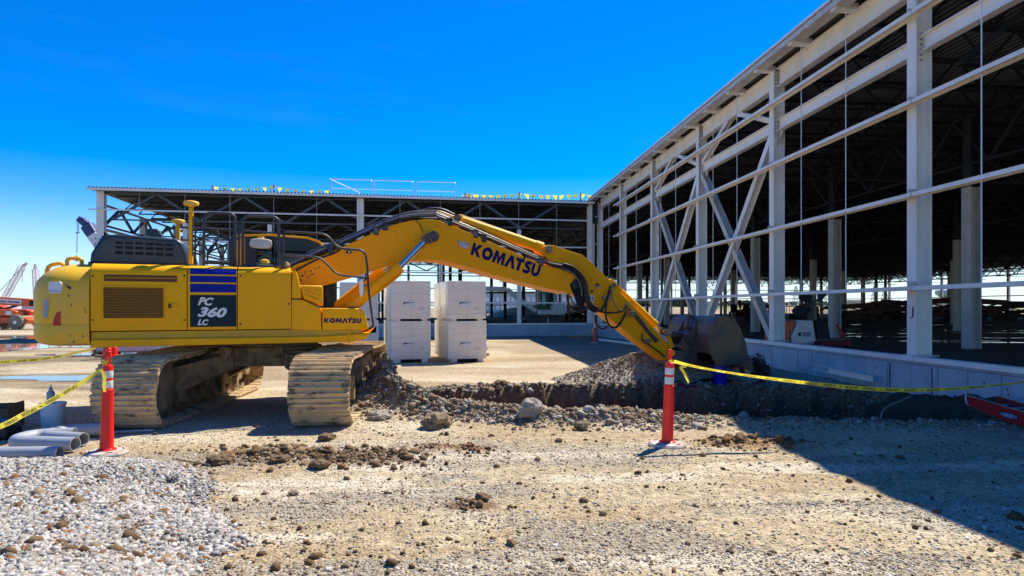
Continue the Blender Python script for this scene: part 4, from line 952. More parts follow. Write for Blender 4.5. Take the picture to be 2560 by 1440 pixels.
# forward panels
pf = [(731, 672), (743, 679), (752, 712), (757, 745), (729, 746)]
def sidebox(name, pts, w0=WN, w1=0.9, m='yellow', bev=0.02, seg=3):
    return MB().prism(prof(pts, w0), -w0, -w1).build(name, m, E, bevel=bev, seg=seg, smooth=40)
sidebox('front_cowl', [(730.5, 673), (738, 675), (744, 686), (750, 712), (755, 745), (729.5, 746)], WN, 1.0, bev=0.035)
sidebox('tool_box_door', [(729.5, 749), (758, 750), (803, 772), (803.5, 824), (728.5, 824)], WN, 0.95, bev=0.012)
sidebox('step_box', [(745, 713), (804, 714), (808, 717), (808, 766), (759, 747), (752, 722)], WN-0.02, 0.85, bev=0.025)
for (a, b, c_, d_) in ((762, 737, 797, 751), (764, 727, 799, 741), (772, 720, 800, 730)):
    p, q = ex(a, b, WN), ex(c_, d_, WN); MB().beam(p+Vector((0, 0.012, 0)), q+Vector((0, 0.012, 0)), 0.02, 0.014).build('tread_rib', 'yellow', E)
sidebox('front_box', [(806.5, 770), (900, 771), (908, 776), (917, 795), (921, 823), (806, 824)], WN, 0.85, bev=0.02)
MB().box((t3+0.02, -1.0, 1.3), (T(915), -0.3, Zp(860, 785))).build('inner_box', 'yellow', E)
mb = MB(); logo_quad(mb, *bquad([(810, 807), (902.5, 808), (810.5, 795.5), (903, 796)], WN+0.005)); mb.build('maker_lettering', 'navy', E)
# lower frame band
MB().prism([(-WN+0.03, zfr), (-WN+0.03, zlo-0.008), (-1.2, zlo-0.008), (-1.2, zfr)], tr+0.01, T(905), 'x').build('side_sill', 'yellow_dusty', E, bevel=0.004)
low = [(tr+0.01, zbo), (T(880), zbo+0.01), (T(915), zbo+0.05), (T(927), zfr+0.04), (T(938), zlo-0.0), (T(938), zlo-0.055), (T(900), zlo-0.09), (T(800), zfr), (tr+0.01, zfr)]
MB().prism(low, -WN-0.01, -1.22).build('frame_rail', 'yellow', E, bevel=0.02, seg=3, smooth=40)
MB().prism([(T(918), 1.17), (T(930), 1.3), (T(930), 1.42), (T(890), 1.42), (T(890), 1.17)], -1.2, 1.2).build('front_beam', 'yellow', E, bevel=0.02)
MB().tube(round_path([ex(868, 827, WN+.03), ex(873, 831, WN+.05), ex(874, 850, WN+.05), ex(872, 858, WN+.02)], 0.03), 0.012).build('grab_loop', 'yellow', E, smooth=60)
# ---- engine hood
hw = 1.12
hp = [(T(222, 658, hw), ztop), (T(226, 640, hw), ztop+0.16), (T(252, 602, hw), ztop+0.40), (T(272, 592, hw), ztop+0.445), (T(300, 589, hw), ztop+0.455), (T(440, 602, hw), ztop+0.42), (T(455, 609, hw), ztop+0.37), (T(466, 630, hw), ztop+0.2), (T(470, 650, hw), ztop+0.06), (T(470, 658, hw), ztop)]
MB().prism(hp, -hw, hw).build('engine_hood', 'hood', E, bevel=0.10, seg=5, smooth=50)
MB().box((T(221, 658, hw), -hw-0.015, ztop-0.02), (T(472, 658, hw), -hw+0.05, ztop+0.035)).build('hood_seal', 'black', E)
hp2 = [(T(222, 658, hw)-.0, ztop+.03)]
gcols = [(287, 308), (312.5, 334), (338, 359.5), (363, 385), (388, 409.5), (413, 434)]
grows = [(603, 609.5), (613.5, 621.5), (626.5, 635.5)]
for j, (ya, yb) in enumerate(grows):
    for i, (xa, xb) in enumerate(gcols):
        sl_ = (i*1.1); p = [ex(xa, ya+sl_, hw+0.004), ex(xb, ya+sl_+0.8, hw+0.004), ex(xb, yb+sl_+0.8, hw+0.004), ex(xa, yb+sl_, hw+0.004)]
        MB().prism([(v.x, v.z) for v in p], -hw-0.004, -hw+0.02).build('hood_vent', 'blackhole', E, bevel=0.012, seg=2)
for k in range(5):
    x = T(233+k*5.5, 645, hw); MB().box((x, -hw+0.12, ztop+0.12+k*0.05), (x+0.03, -hw+0.35, ztop+0.28+k*0.05)).build('hood_vent', 'blackhole', E)
ew = 0.3
MB().prism(prof([(366, 571), (395, 571.5), (410, 600), (366, 600)], 0.55), -0.55, -0.15).build('exhaust_cowl', 'hood', E, bevel=0.02, smooth=40)
# GNSS masts
def mast(px0, ytop, ybot, w, r, px1=None):
    b = ex(px0, ybot, w); t_ = ex(px1 or px0, ytop+17, w)
    MB().cyl(b, t_, r, r, 10).build('mast', 'yellow', E, smooth=60)
    c_ = ex(px1 or px0, ytop+17, w)
    MB().lathe([(0.02, 0), (0.055, 0.03), (0.105, 0.045), (0.112, 0.075), (0.10, 0.095), (0.05, 0.108), (0.001, 0.11)], c_, 20).build('antenna_dome', 'yellow_faded', E, smooth=50)
mast(477, 503, 660, 1.18, 0.032, 478); mast(445, 546, 606, -0.9, 0.035)
MB().tube([ex(482, 640, 1.2), ex(482, 540, 1.2)], 0.008).build('mast_cable', 'black', E)
# ---- hand rails
def rail(pts, w, r=0.018, rad=0.10, m='dark'):
    return MB().tube(round_path([ex(a, b, w) for a, b in pts], rad), r, 8).build('handrail', m, E, smooth=60)
rail([(510, 663), (510, 532), (588, 534), (588, 668)], 1.25, 0.021)
rail([(511, 571), (588, 575)], 1.25, 0.016)
rail([(510, 655), (588, 658)], 1.25, 0.03)
rail([(488, 662), (488, 571), (545, 571), (545, 603), (520, 622), (518, 662)], 0.45, 0.016)
rail([(440, 655), (441, 568), (500, 570)], -1.2, 0.02)
rail([(440, 598), (500, 604)], -1.2, 0.016)
rail([(597, 668), (598, 556), (606, 552)], 1.05, 0.016)
rail([(607, 670), (607, 540), (697, 543), (696, 672)], 1.25, 0.022)
rail([(608, 577), (697, 583)], 1.25, 0.016)
rail([(608, 664), (697, 668)], 1.25, 0.032)
rail([(706, 670), (709, 597), (711, 579), (817, 585), (843, 620), (912, 626), (918, 660), (922, 731), (933, 815), (927, 821), (918, 821)], 1.42, 0.019, 0.12)
rail([(709, 638), (800, 643), (843, 687), (918, 695)], 1.42, 0.017, 0.1)
MB().box(ex(689, 665, 1.40), ex(715, 672, 1.2)).build('rail_bracket', 'lv', E)
# mirrors
def mirror(px, py, w, rx, rz, m, rot=0.0, th=0.05):
    c_ = ex(px, py, w); mb = MB(); n = 24; pr = []
    for k in range(n):
        a = 2*math.pi*k/n; pr.append((c_.x+rx*math.copysign(abs(math.cos(a))**0.6, math.cos(a)), c_.z+rz*math.copysign(abs(math.sin(a))**0.6, math.sin(a))))
    return mb.prism(pr, c_.y-th, c_.y+th).build('mirror', m, E, bevel=0.02, seg=3, smooth=50)
mirror(652, 609, 1.18, 0.165, 0.075, 'steel2', th=0.06)
MB().beam(ex(648, 593, 1.1), ex(664, 602, 1.1), 0.05, 0.05).lathe([(0.06, 0), (0.05, 0.05)], ex(652, 600, 1.1), 12).build('mirror_arm', 'yellow_faded', E)
mirror(903, 719, 1.44, 0.036, 0.15, 'chrome', th=0.05)
MB().tube([ex(903, 719, 1.40), ex(916, 712, 1.40), ex(921, 716, 1.42)], 0.014).tube([ex(916, 697, 1.42), ex(905, 704, 1.42)], 0.014).build('mirror_arm', 'dark', E)
MB().lathe([(0.055, 0), (0.055, 0.05), (0.07, 0.055), (0.065, 0.10), (0.03, 0.115), (0.001, 0.118)], Vector((T(662, 660, 1.15), -1.15, ztop+0.02)), 18).build('filler_cap', 'yellow_faded', E, smooth=40)
MB().lathe([(0.05, 0), (0.06, 0.03), (0.03, 0.08), (0.001, 0.09)], ex(716, 668, 1.35), 12).build('filler_cap', 'mud', E, smooth=40)
# ---- cab
cn_, cf_ = -0.42, -1.42       # near and far side planes (w)
cp = [(572, 672), (572, 600), (590, 586), (670, 585), (770, 592), (800, 602), (822, 630), (842, 690), (842, 812), (590, 812)]
cpr = prof(cp, cn_)
def ring(outer, k=0.90):
    cx_ = sum(p[0] for p in outer)/len(outer); cz_ = sum(p[1] for p in outer)/len(outer)
    return [(cx_+(x-cx_)*k, cz_+(z-cz_)*k) for x, z in outer]
for nm, w_ in (('cab_frame', cn_), ('cab_frame', cf_)):
    mb = MB(); inn = ring(cpr, 0.90); n = len(cpr)
    for i in range(n):
        j = (i+1) % n
        vs = []
        for yy in (-w_-0.03, -w_+0.03): vs += [(cpr[i][0], yy, cpr[i][1]), (cpr[j][0], yy, cpr[j][1]), (inn[j][0], yy, inn[j][1]), (inn[i][0], yy, inn[i][1])]
        mb.add(vs, [(3,2,1,0),(4,5,6,7),(0,1,5,4),(1,2,6,5),(2,3,7,6),(3,0,4,7)])
    mb.build(nm, 'dark' if w_ == cn_ else 'yellow', E)
# roof, rear pillar, glass
rp_ = prof([(588, 592), (592, 586), (670, 585), (770, 592), (800, 602), (817, 622), (812, 622), (796, 608), (768, 598), (670, 591), (592, 593)], cn_)
MB().prism(rp_, -cn_-0.035, -cf_+0.035).build('cab_roof', 'yellow', E, bevel=0.015, smooth=40)
MB().prism(prof([(590, 592), (612, 592), (614, 690), (592, 690)], cn_+0.02), -cn_-0.02, -cn_+0.05).build('cab_pillar', 'yellow', E, bevel=0.01)
MB().prism(prof([(566, 662), (568, 604), (574, 594), (586, 590), (588, 662)], cn_), -cn_+0.10, -cn_+0.16).build('cab_rear_corner', 'lightblue', E, bevel=0.01)  # pale blue paints the sky's light onto this bit of cab glass
gl = ring(cpr, 0.90); MB().add([(x, -cn_, z) for x, z in gl], [tuple(range(len(gl)))]).build('side_window', 'glass', E)
MB().add([(x, -cf_, z) for x, z in gl], [tuple(range(len(gl)))]).build('side_window', 'glass', E)
MB().add([(cpr[6][0]-.02, -cn_, cpr[6][1]), (cpr[7][0]-.02, -cn_, cpr[7][1]), (cpr[7][0]-.02, -cf_, cpr[7][1]), (cpr[6][0]-.02, -cf_, cpr[6][1])], [(0, 1, 2, 3)]).build('windscreen', 'glass', E)
MB().add([(cpr[7][0]-.02, -cn_, cpr[7][1]), (cpr[8][0]-.02, -cn_, cpr[8][1]), (cpr[8][0]-.02, -cf_, cpr[8][1]), (cpr[7][0]-.02, -cf_, cpr[7][1])], [(0, 1, 2, 3)]).build('windscreen', 'glass', E)
sc_ = T(650, 700, -0.9)
MB().box((sc_-0.28, 0.68, 1.75), (sc_-0.12, 1.16, 2.75)).box((sc_-0.25, 0.66, 1.62), (sc_+0.28, 1.18, 1.80)).build('operator_seat', 'black', E, bevel=0.03)
MB().box((cpr[0][0]+0.05, 0.5, 1.36), (cpr[8][0]-0.05, 1.36, 1.62)).build('cab_floor', 'dark', E)
# upper dark band on the cab under the roof
MB().prism(prof([(612, 594), (640, 594), (640, 664), (614, 664)], cn_+0.01), -cn_-0.012, -cn_+0.01).build('cab_shade_panel', 'dark', E)
# ---- boom
wc = 0.12; bn, bf = 0.45, -0.21
up_ = [(716, 690), (722, 672), (745, 660), (820, 633), (880, 606), (948, 575), (985, 561), (1024, 551.5), (1060, 547.5), (1082, 547.5), (1100, 551), (1140, 567), (1182, 585), (1262, 620), (1345, 657), (1403, 675), (1432, 686), (1452, 700), (1458, 716), (1448, 729)]
lo_ = [(1430, 733), (1392, 726), (1374, 722), (1300, 704), (1228, 685), (1185, 671.5), (1141, 660), (1108, 652), (1074, 649.5), (1046, 650.5), (1018, 653.5), (960, 668), (893, 690), (820, 712), (780, 722), (735, 722), (716, 712)]
bp_ = prof(up_+lo_, bn)
MB().prism(bp_, -bn, -bf).build('boom', 'yellow_worn', E, bevel=0.012, seg=2)
# flange lines, weld seams
for a, b in (((982, 567), (1001, 655)), ((1119, 562), (1137, 656)), ((1392, 676), (1384, 722))):
    MB().beam(ex(*a, bn)-Vector((0, 0.002, 0)), ex(*b, bn)-Vector((0, 0.002, 0)), 0.012, 0.02).build('weld_seam', 'yellow', E)
bc = ex(1067, 595, bn)
MB().lathe([(0.30, 0.0), (0.29, -0.010), (0.001, -0.012)], bc+Vector((0, 0.002, 0)), 40, ax=(0, 1, 0)).build('boss_plate', 'yellow', E, smooth=40)
MB().lathe([(0.10, 0.0), (0.10, -0.36), (0.07, -0.37), (0.05, -0.35), (0.001, -0.35)], ex(1072, 596, bn), 24, ax=(0, 1, 0)).build('boom_pin', 'bucket', E, smooth=40)
mb = MB(); logo_quad(mb, *bquad([(1175.5, 636.5), (1345.5, 693.5), (1184, 606.5), (1354, 664)], bn+0.006)); mb.build('maker_lettering', 'navy', E)
pl = [(1146, 601), (1167, 605), (1172, 609), (1173, 619), (1169, 623), (1150, 618), (1145, 614), (1144, 605)]
MB().prism(prof(pl, bn), -bn-0.012, -bn).build('owner_plate', 'red', E)
MB().prism([(sum(q[0] for q in prof(pl, bn))/8*(0.1)+x*0.9, sum(q[1] for q in prof(pl, bn))/8*0.1+z*0.9) for x, z in prof(pl, bn)], -bn-0.014, -bn).build('owner_plate_face', 'white', E)
mb = MB(); text_quad(mb, 'HOLAND', *bquad([(1147.5, 609.5), (1170, 614), (1148, 604), (1170.5, 608)], bn+0.017), bold=0.02); text_quad(mb, 'CONSTRUCTION', *bquad([(1148, 614.5), (1169.5, 619.5), (1148, 611.5), (1169.5, 616.5)], bn+0.017)); mb.build('plate_text', 'steel_dark', E)
MB().box(ex(866, 626, bn+0.05), ex(877, 634, bn+0.0)).build('work_lamp', 'black', E); MB().box(ex(871, 628, bn+.056), ex(874.5, 632.5, bn+.05)).build('lamp_lens', 'white', E)
# boom cylinders
def cylinder(a, b, c_, w, r, rr, nm='boom_cylinder', cap=0.10):
    A, B, C_ = ex(*a, w), ex(*b, w), ex(*c_, w); d = (B-A).normalized()
    o = MB(); o.cyl(A, B, r, r, 24); o.cyl(B-d*cap, B, r*1.12, r*1.12, 24); o.cyl(B-d*(cap+0.42), B-d*(cap+0.39), r*1.05, r*1.05, 24)
    o = o.build(nm, 'yellow', E, smooth=40)
    q = MB().cyl(B, C_, rr, rr, 20).build('cylinder_rod', 'chrome', o, smooth=40)
    MB().lathe([(r*0.95, -r*0.7), (r*0.95, r*0.7)], C_, 20, ax=(0, 1, 0)).build('rod_eye', 'bucket', o, smooth=40)
    MB().lathe([(r*0.9, -r*0.8), (r*0.9, r*0.8)], A-d*r*0.4, 20, ax=(0, 1, 0)).build('barrel_eye', 'yellow_faded', o, smooth=40)
    return o
cylinder((868, 778), (999, 667), (1068, 597), 0.66, 0.098, 0.058)
cylinder((836, 772), (955, 676), (1060, 600), -0.42, 0.098, 0.058)
MB().tube(catmull([ex(905, 760, 0.72), ex(935, 738, 0.74), ex(985, 700, 0.74), ex(1003, 682, 0.72), ex(1000, 672, 0.68)], 5), 0.018).build('cylinder_pipe', 'yellow', E, smooth=60)
MB().tube(round_path([ex(862, 776, 0.6), ex(868, 766, 0.66), ex(884, 752, 0.72), ex(902, 745, 0.74)], 0.04), 0.014).build('cylinder_pipe', 'yellow_faded', E, smooth=60)
MB().prism(prof([(838, 765), (885, 765), (900, 772), (900, 778), (835, 778)], 0.75), -0.80, 0.5).build('cylinder_bracket', 'lv', E)
MB().prism(prof([(816, 708), (832, 704), (836, 768), (816, 768)], 0.25), -0.25, 0.35).build('hose_guard', 'black', E)
MB().tube([ex(826, 714, 0.4), ex(829, 722, 0.4), ex(834, 732, 0.4), ex(832, 736, .4)], 0.02).build('hose', 'black', E)
# arm cylinder above the boom
cylinder((1150, 551), (1354, 620), (1370, 624), 0.12, 0.105, 0.06, 'arm_cylinder', 0.16)
MB().prism(prof([(1122, 556), (1130, 541), (1142, 537), (1153, 543), (1156, 556), (1146, 568)], 0.30), -0.30, 0.06).build('cylinder_bracket', 'yellow_worn', E, bevel=0.01)
MB().lathe([(0.07, 0), (0.07, -0.03), (0.04, -0.04)], ex(1143, 546, 0.30), 16, ax=(0, 1, 0)).build('pin', 'mud', E, smooth=40)
MB().tube(catmull([ex(1150, 538, 0.16), ex(1190, 552, 0.16), ex(1240, 570, 0.16), ex(1262, 580, 0.16)], 4), 0.022).build('cylinder_pipe', 'yellow', E, smooth=60)
# hoses along the boom top
def hose(pts, w, r=0.017, m='black', n=5, nm='hose', ws=None):
    P = [ex(a, b, (ws[i] if ws else w)) for i, (a, b) in enumerate(pts)]
    return MB().tube(catmull(P, n), r, 7).build(nm, m, E, smooth=60)
top = [(722, 668), (790, 636), (860, 608), (948, 568), (985, 554), (1026, 543), (1082, 540), (1100, 543), (1182, 577), (1345, 649), (1375, 662), (1405, 668)]
hose(top, 0.40, 0.022, 'black', nm='boom_pipe')
hose([(a, b-7) for a, b in top], 0.33, 0.018, 'pipe_metal', nm='boom_pipe')
hose([(a, b-10) for a, b in top], 0.22, 0.020, 'black', nm='boom_pipe')
hose([(a+2, b-13) for a, b in top[:7]]+[(1110, 532), (1180, 560)], 0.05, 0.018, 'pipe_metal', nm='boom_pipe')
hose([(a, b-5) for a, b in top], 0.44, 0.012, 'sling', nm='boom_pipe')
hose([(740, 676), (790, 650), (845, 628), (862, 606), (930, 575), (1000, 545)], 0.47, 0.016, 'black', nm='hose')
hose([(720, 660), (770, 640), (820, 622), (900, 583)], 0.1, 0.022, 'black')
hose([(735, 655), (752, 672), (745, 690)], 0.3, 0.022, 'black'); hose([(728, 668), (742, 650), (760, 642)], 0.2, 0.02, 'black')
hose([(1040, 533), (1060, 526), (1085, 522), (1110, 526), (1135, 538)], 0.0, 0.035, 'black')
for (a, b) in ((827, 622), (843, 613), (940, 577), (963, 566), (1125, 555), (1189, 585), (1210, 596), (1353, 655)):
    p = ex(a, b, 0.45); MB().box(p+Vector((-0.045, -0.03, -0.075)), p+Vector((0.045, 0.35, 0.085))).build('pipe_clamp', 'dark', E, bevel=0.01)
for (a, b) in ((940, 577), (1189, 585), (1353, 655)):
    p = ex(a, b, 0.49); MB().box(p+Vector((-0.03, -0.01, -0.05)), p+Vector((0.03, 0.02, 0.05))).build('clamp_plate', 'sling', E)
hose([(1040, 549), (1052, 566), (1056, 580)], 0.47, 0.009, 'cavity')
# ---- arm
an, af = 0.31, -0.07
ap = [(1352, 628), (1357, 618), (1368, 613), (1384, 613), (1457, 638), (1470, 648), (1521, 697), (1545, 726), (1600, 782), (1650, 838), (1672, 862), (1680, 892), (1662, 902), (1645, 889), (1598, 855), (1544, 812), (1490, 768), (1466, 745), (1440, 735), (1420, 715), (1400, 690), (1372, 650)]
MB().prism(prof(ap, an), -an, -af).build('arm', 'yellow_worn', E, bevel=0.010)
for a, b in (((1462, 643), (1500, 760)), ((1523, 700), (1500, 752))):
    MB().beam(ex(*a, an)-Vector((0, .002, 0)), ex(*b, an)-Vector((0, .002, 0)), 0.008, 0.012).build('weld_seam', 'yellow', E)
MB().lathe([(0.115, 0.0), (0.115, -0.05), (0.07, -0.07), (0.001, -0.07)], ex(1441, 713, bn), 24, ax=(0, 1, 0)).build('arm_pin', 'black', E, smooth=40)
MB().prism(prof([(1424, 712), (1436, 697), (1453, 700), (1465, 745), (1458, 770), (1448, 776), (1436, 742)], bn+0.005), -bn-0.012, -bn).build('grease_patch', 'blackhole', E)
MB().lathe([(0.075, 0.0), (0.075, -0.04), (0.04, -0.05), (0.001, -0.05)], ex(1371, 624, an+.03), 20, ax=(0, 1, 0)).build('arm_pin', 'mud', E, smooth=40)
for (a, b, r_) in ((1493, 714, 0.055), (1480, 728, 0.03), (1565, 792, 0.018)):
    MB().lathe([(r_, 0), (r_*0.6, -0.008)], ex(a, b, an), 10, ax=(0, 1, 0)).build('paint_chip', 'blackhole', E)
q = [(1466, 752), (1484, 757), (1466, 735), (1488, 740)]
MB().add([ex(a, b, an+0.004) for a, b in (q[0], q[1], q[3], q[2])], [(0, 1, 2, 3)]).build('warning_label', 'offwhite', E)
mb = MB(); tri = [ex(1469, 746, an+.007), ex(1477, 748, an+.007), ex(1474, 738, an+.007)]; mb.add(tri, [(0, 1, 2)]); mb.beam(ex(1480, 752, an+.007), ex(1483, 742, an+.007), 0.01, 0.012); mb.beam(ex(1480, 744, an+.007), ex(1487, 744, an+.007), 0.01, 0.012); mb.build('label_symbol', 'blackhole', E)
mb = MB(); text_quad(mb, 'LC', *bquad([(1489, 718), (1499, 721), (1490, 711), (1500, 714)], an+0.012), bold=0.02); mb.build('arm_mark', 'offwhite', E)
# bucket cylinder on the arm
cylinder((1548, 727), (1638, 812), (1654, 828), 0.12, 0.082, 0.05, 'bucket_cylinder', 0.12)
MB().tube([ex(1536, 712, 0.16), ex(1551, 729, 0.16), ex(1560, 741, 0.16)], 0.03).build('cylinder_pipe', 'mud', E)
MB().prism(prof([(1520, 700), (1530, 697), (1546, 712), (1556, 728), (1545, 735), (1526, 712)], 0.28), -0.28, 0.04).build('cylinder_bracket', 'yellow_worn', E, bevel=0.01)
MB().lathe([(0.05, 0), (0.05, -0.03)], ex(1534, 713, 0.29), 14, ax=(0, 1, 0)).build('pin', 'mud', E)
MB().prism(prof([(1576, 756), (1584, 762), (1578, 772), (1569, 765)], 0.24), -0.24, 0.0).build('cylinder_bracket', 'mud', E)
# hoses round the elbow
el = [(1403, 664), (1425, 672), (1446, 690), (1460, 715), (1464, 745), (1472, 765), (1490, 775)]
for i, dw in enumerate((0.0, 0.05, 0.10, 0.15)):
    hose([(a+i*2.2, b+6-i*3.5) for a, b in el], 0.50+dw*0.3, 0.022, 'black')
hose([(1403, 672), (1428, 680), (1444, 698), (1452, 716), (1455, 740)], 0.56, 0.016, 'sling')
hose([(1488, 776), (1502, 776), (1511, 762), (1517, 748), (1526, 728)], 0.44, 0.024, 'black')
hose([(1490, 777), (1520, 782), (1548, 780), (1562, 772), (1568, 764)], 0.42, 0.018, 'black')
hose([(1530, 716), (1530, 740), (1540, 766), (1556, 777), (1563, 766), (1564, 756)], 0.42, 0.014, 'sling')
hose([(1526, 714), (1522, 730), (1517, 746)], 0.43, 0.022, 'black')
hose([(1517, 752), (1514, 785), (1522, 812), (1538, 819), (1552, 806), (1560, 790), (1566, 776)], 0.44, 0.024, 'black')
hose([(1417, 738), (1423, 762), (1440, 777), (1455, 778), (1470, 770)], 0.0, 0.024, 'black')
hose([(1420, 730), (1432, 756), (1448, 767), (1462, 766)], 0.05, 0.016, 'sling')
hose([(1488, 800), (1494, 816), (1508, 822), (1518, 816)], 0.05, 0.02, 'black')
hose([(1404, 660), (1430, 664), (1452, 684)], 0.25, 0.018, 'black')
MB().box(ex(1509, 740, 0.42), ex(1521, 750, 0.32)).build('hose_block', 'mud', E, bevel=0.01)
MB().box(ex(1575, 778, 0.40), ex(1585, 792, 0.32)).build('hose_block', 'mud', E, bevel=0.01)
for i in range(3): hose([(1570+i*3, 770+i*2), (1590+i*4, 795), (1612+i*3, 822), (1640+i*3, 856-i*2)], 0.335, 0.015, 'black' if i != 1 else 'sling')
hose([(1606, 834), (1606, 850), (1622, 862), (1648, 880), (1662, 892)], 0.33, 0.016, 'black')
MB().box(ex(1612, 848, 0.36), ex(1624, 858, 0.31)).build('hose_block', 'mud', E)
# ---- bucket
bw0, bw1 = 0.87, -0.63
side = [(1776, 884), (1774, 862), (1775, 838), (1779, 812), (1788, 797), (1800, 790), (1822, 790.5), (1838, 801), (1850, 822), (1861, 850), (1869, 885), (1880, 921), (1882, 931), (1868, 924), (1848, 913), (1830, 910), (1812, 914), (1796, 915), (1786, 905)]
outer = prof(side[:13], bw0)
cxb = sum(p[0] for p in outer)/len(outer); czb = sum(p[1] for p in outer)/len(outer)
inner = [(x+(cxb-x)*0.07, z+(czb-z)*0.07) for x, z in outer]
MB().prism(outer+inner[::-1], -bw0+0.03, -bw1-0.03).build('bucket_shell', 'bucket', E)
for w_ in (bw0, bw1):
    MB().prism(prof(side, bw0), -w_-0.02, -w_+0.025).build('bucket_side', 'bucket2', E, bevel=0.006)
MB().prism(prof([(1776, 886), (1779, 870), (1808, 884), (1834, 891), (1873, 892), (1880, 921), (1882, 931), (1868, 924), (1848, 913), (1830, 910), (1812, 914), (1796, 915), (1786, 905)], bw0), -bw0-0.045, -bw0-0.02).build('side_wear_plate', 'bucket2', E, bevel=0.006)
p1 = ex(1872, 918, bw0); lipx, lipz = p1.x, p1.z
MB().box((lipx-0.10, -bw0, lipz-0.03), (lipx+0.06, -bw1, lipz+0.03)).build('cutting_edge', 'bucket', E)
for k in range(5):
    y = -bw0+0.06+k*(bw0-bw1-0.12)/4
    MB().loft([[(lipx-0.05, y-0.06, lipz-0.02), (lipx-0.05, y+0.06, lipz-0.02), (lipx+0.06, y+0.06, lipz+0.02), (lipx+0.06, y-0.06, lipz+0.02)], [(lipx+0.06, y-0.03, lipz-0.27), (lipx+0.06, y+0.03, lipz-0.27), (lipx+0.085, y+0.03, lipz-0.26), (lipx+0.085, y-0.03, lipz-0.26)]]).build('bucket_tooth', 'steel2', E)
# ears on the back of the bucket and link
ec = [(outer[0][0]+0.04, outer[0][1]-0.02), (outer[0][0]-0.40, outer[0][1]+0.02), (outer[0][0]-0.42, outer[0][1]+0.18), (outer[1][0]-0.22, outer[1][1]+0.24), (outer[1][0]-0.10, outer[1][1]+0.26), (outer[3][0]+0.03, outer[3][1]+0.10)]
for yy in (-0.36, 0.12): MB().prism(ec, yy-0.02, yy+0.02).build('bucket_ear', 'bucket', E, bevel=0.006)
ex_ = outer[0][0]
for (x, z) in ((ex_-0.36, outer[0][1]+0.13), (ex_-0.20, outer[1][1]+0.20)): MB().cyl((x, -0.46, z), (x, 0.22, z), 0.062, n=18).cyl((x, -0.47, z), (x, -0.44, z), 0.085, n=18).build('bucket_pin', 'bucket', E, smooth=40)
MB().tube(round_path([(outer[4][0]-0.02, -0.16, outer[4][1]+0.02), (outer[4][0]-0.16, -0.16, outer[4][1]+0.06), (outer[3][0]-0.12, -0.16, outer[3][1]-0.05), (outer[3][0]-0.02, -0.16, outer[3][1]-0.12)], 0.07), 0.045).build('lifting_hook', 'bucket', E, smooth=50)
# linkage
for w_ in (0.36, -0.12):
    MB().beam(ex(1662, 824, w_), ex(1681, 870, w_), 0.03, 0.12).build('tipping_link', 'yellow_worn', E, bevel=0.01)
MB().beam(ex(1668, 834, 0.12), Vector((ex_-0.20, -0.12, outer[1][1]+0.18)), 0.22, 0.12).build('bucket_link', 'bucket', E, bevel=0.02)
MB().cyl(ex(1668, 832, 0.45), ex(1668, 832, -0.2), 0.06, n=18).cyl(ex(1668, 832, 0.47), ex(1668, 832, 0.43), 0.085, n=18).build('link_pin', 'mud', E, smooth=40)
MB().cyl(ex(1680, 882, 0.45), ex(1680, 882, -0.2), 0.07, n=18).build('link_pin', 'yellow_worn', E, smooth=40)
MB().box(ex(1675, 878, 0.42), ex(1700, 905, -0.2)).build('arm_tip', 'bucket', E, bevel=0.02)

# scuffs where the paint is gone at the boom foot and on the counterweight
for i, (a, b, l, h_) in enumerate(((757, 689, 5, 3), (763, 681, 2, 6), (770, 692, 6, 2), (777, 678, 4, 3), (790, 671, 5, 2), (752, 700, 3, 4), (781, 686, 7, 2), (756, 712, 4, 2), (798, 668, 3, 3))):
    rr = random.Random(i); n = 7; pl = [(a+l*(0.6+0.5*rr.random())*math.cos(2*math.pi*k/n), b+h_*(0.5+0.6*rr.random())*math.sin(2*math.pi*k/n)) for k in range(n)]
    MB().add([ex(x, y, bn+0.003) for x, y in pl], [tuple(range(n))]).build('paint_scuff', 'bucket', E)
for (a, b) in ((171, 737), (178, 760), (212, 770), (214, 778), (176, 836), (183, 852), (207, 838)):
    surf_patch('paint_scratch', [(a, b), (a+1.6, b-1), (a+2.6, b+5), (a+0.6, b+6)], 'mud')
# bolts along the sill and the deck
for k in range(9):
    x = T(260+k*78, 836); MB().lathe([(0.016, 0), (0.016, -0.01), (0.001, -0.012)], (x, -WN+0.03, (zfr+zlo)/2), 8, ax=(0, 1, 0)).build('bolt', 'yellow_dusty', E)
for px, py in ((232, 690), (232, 800), (461, 690), (461, 800), (601, 690), (601, 810), (722, 760)):
    MB().lathe([(0.014, 0), (0.012, -0.006)], (T(px, py), -WN, Zp(px, py)), 8, ax=(0, 1, 0)).build('panel_screw', 'steel_dark', E)
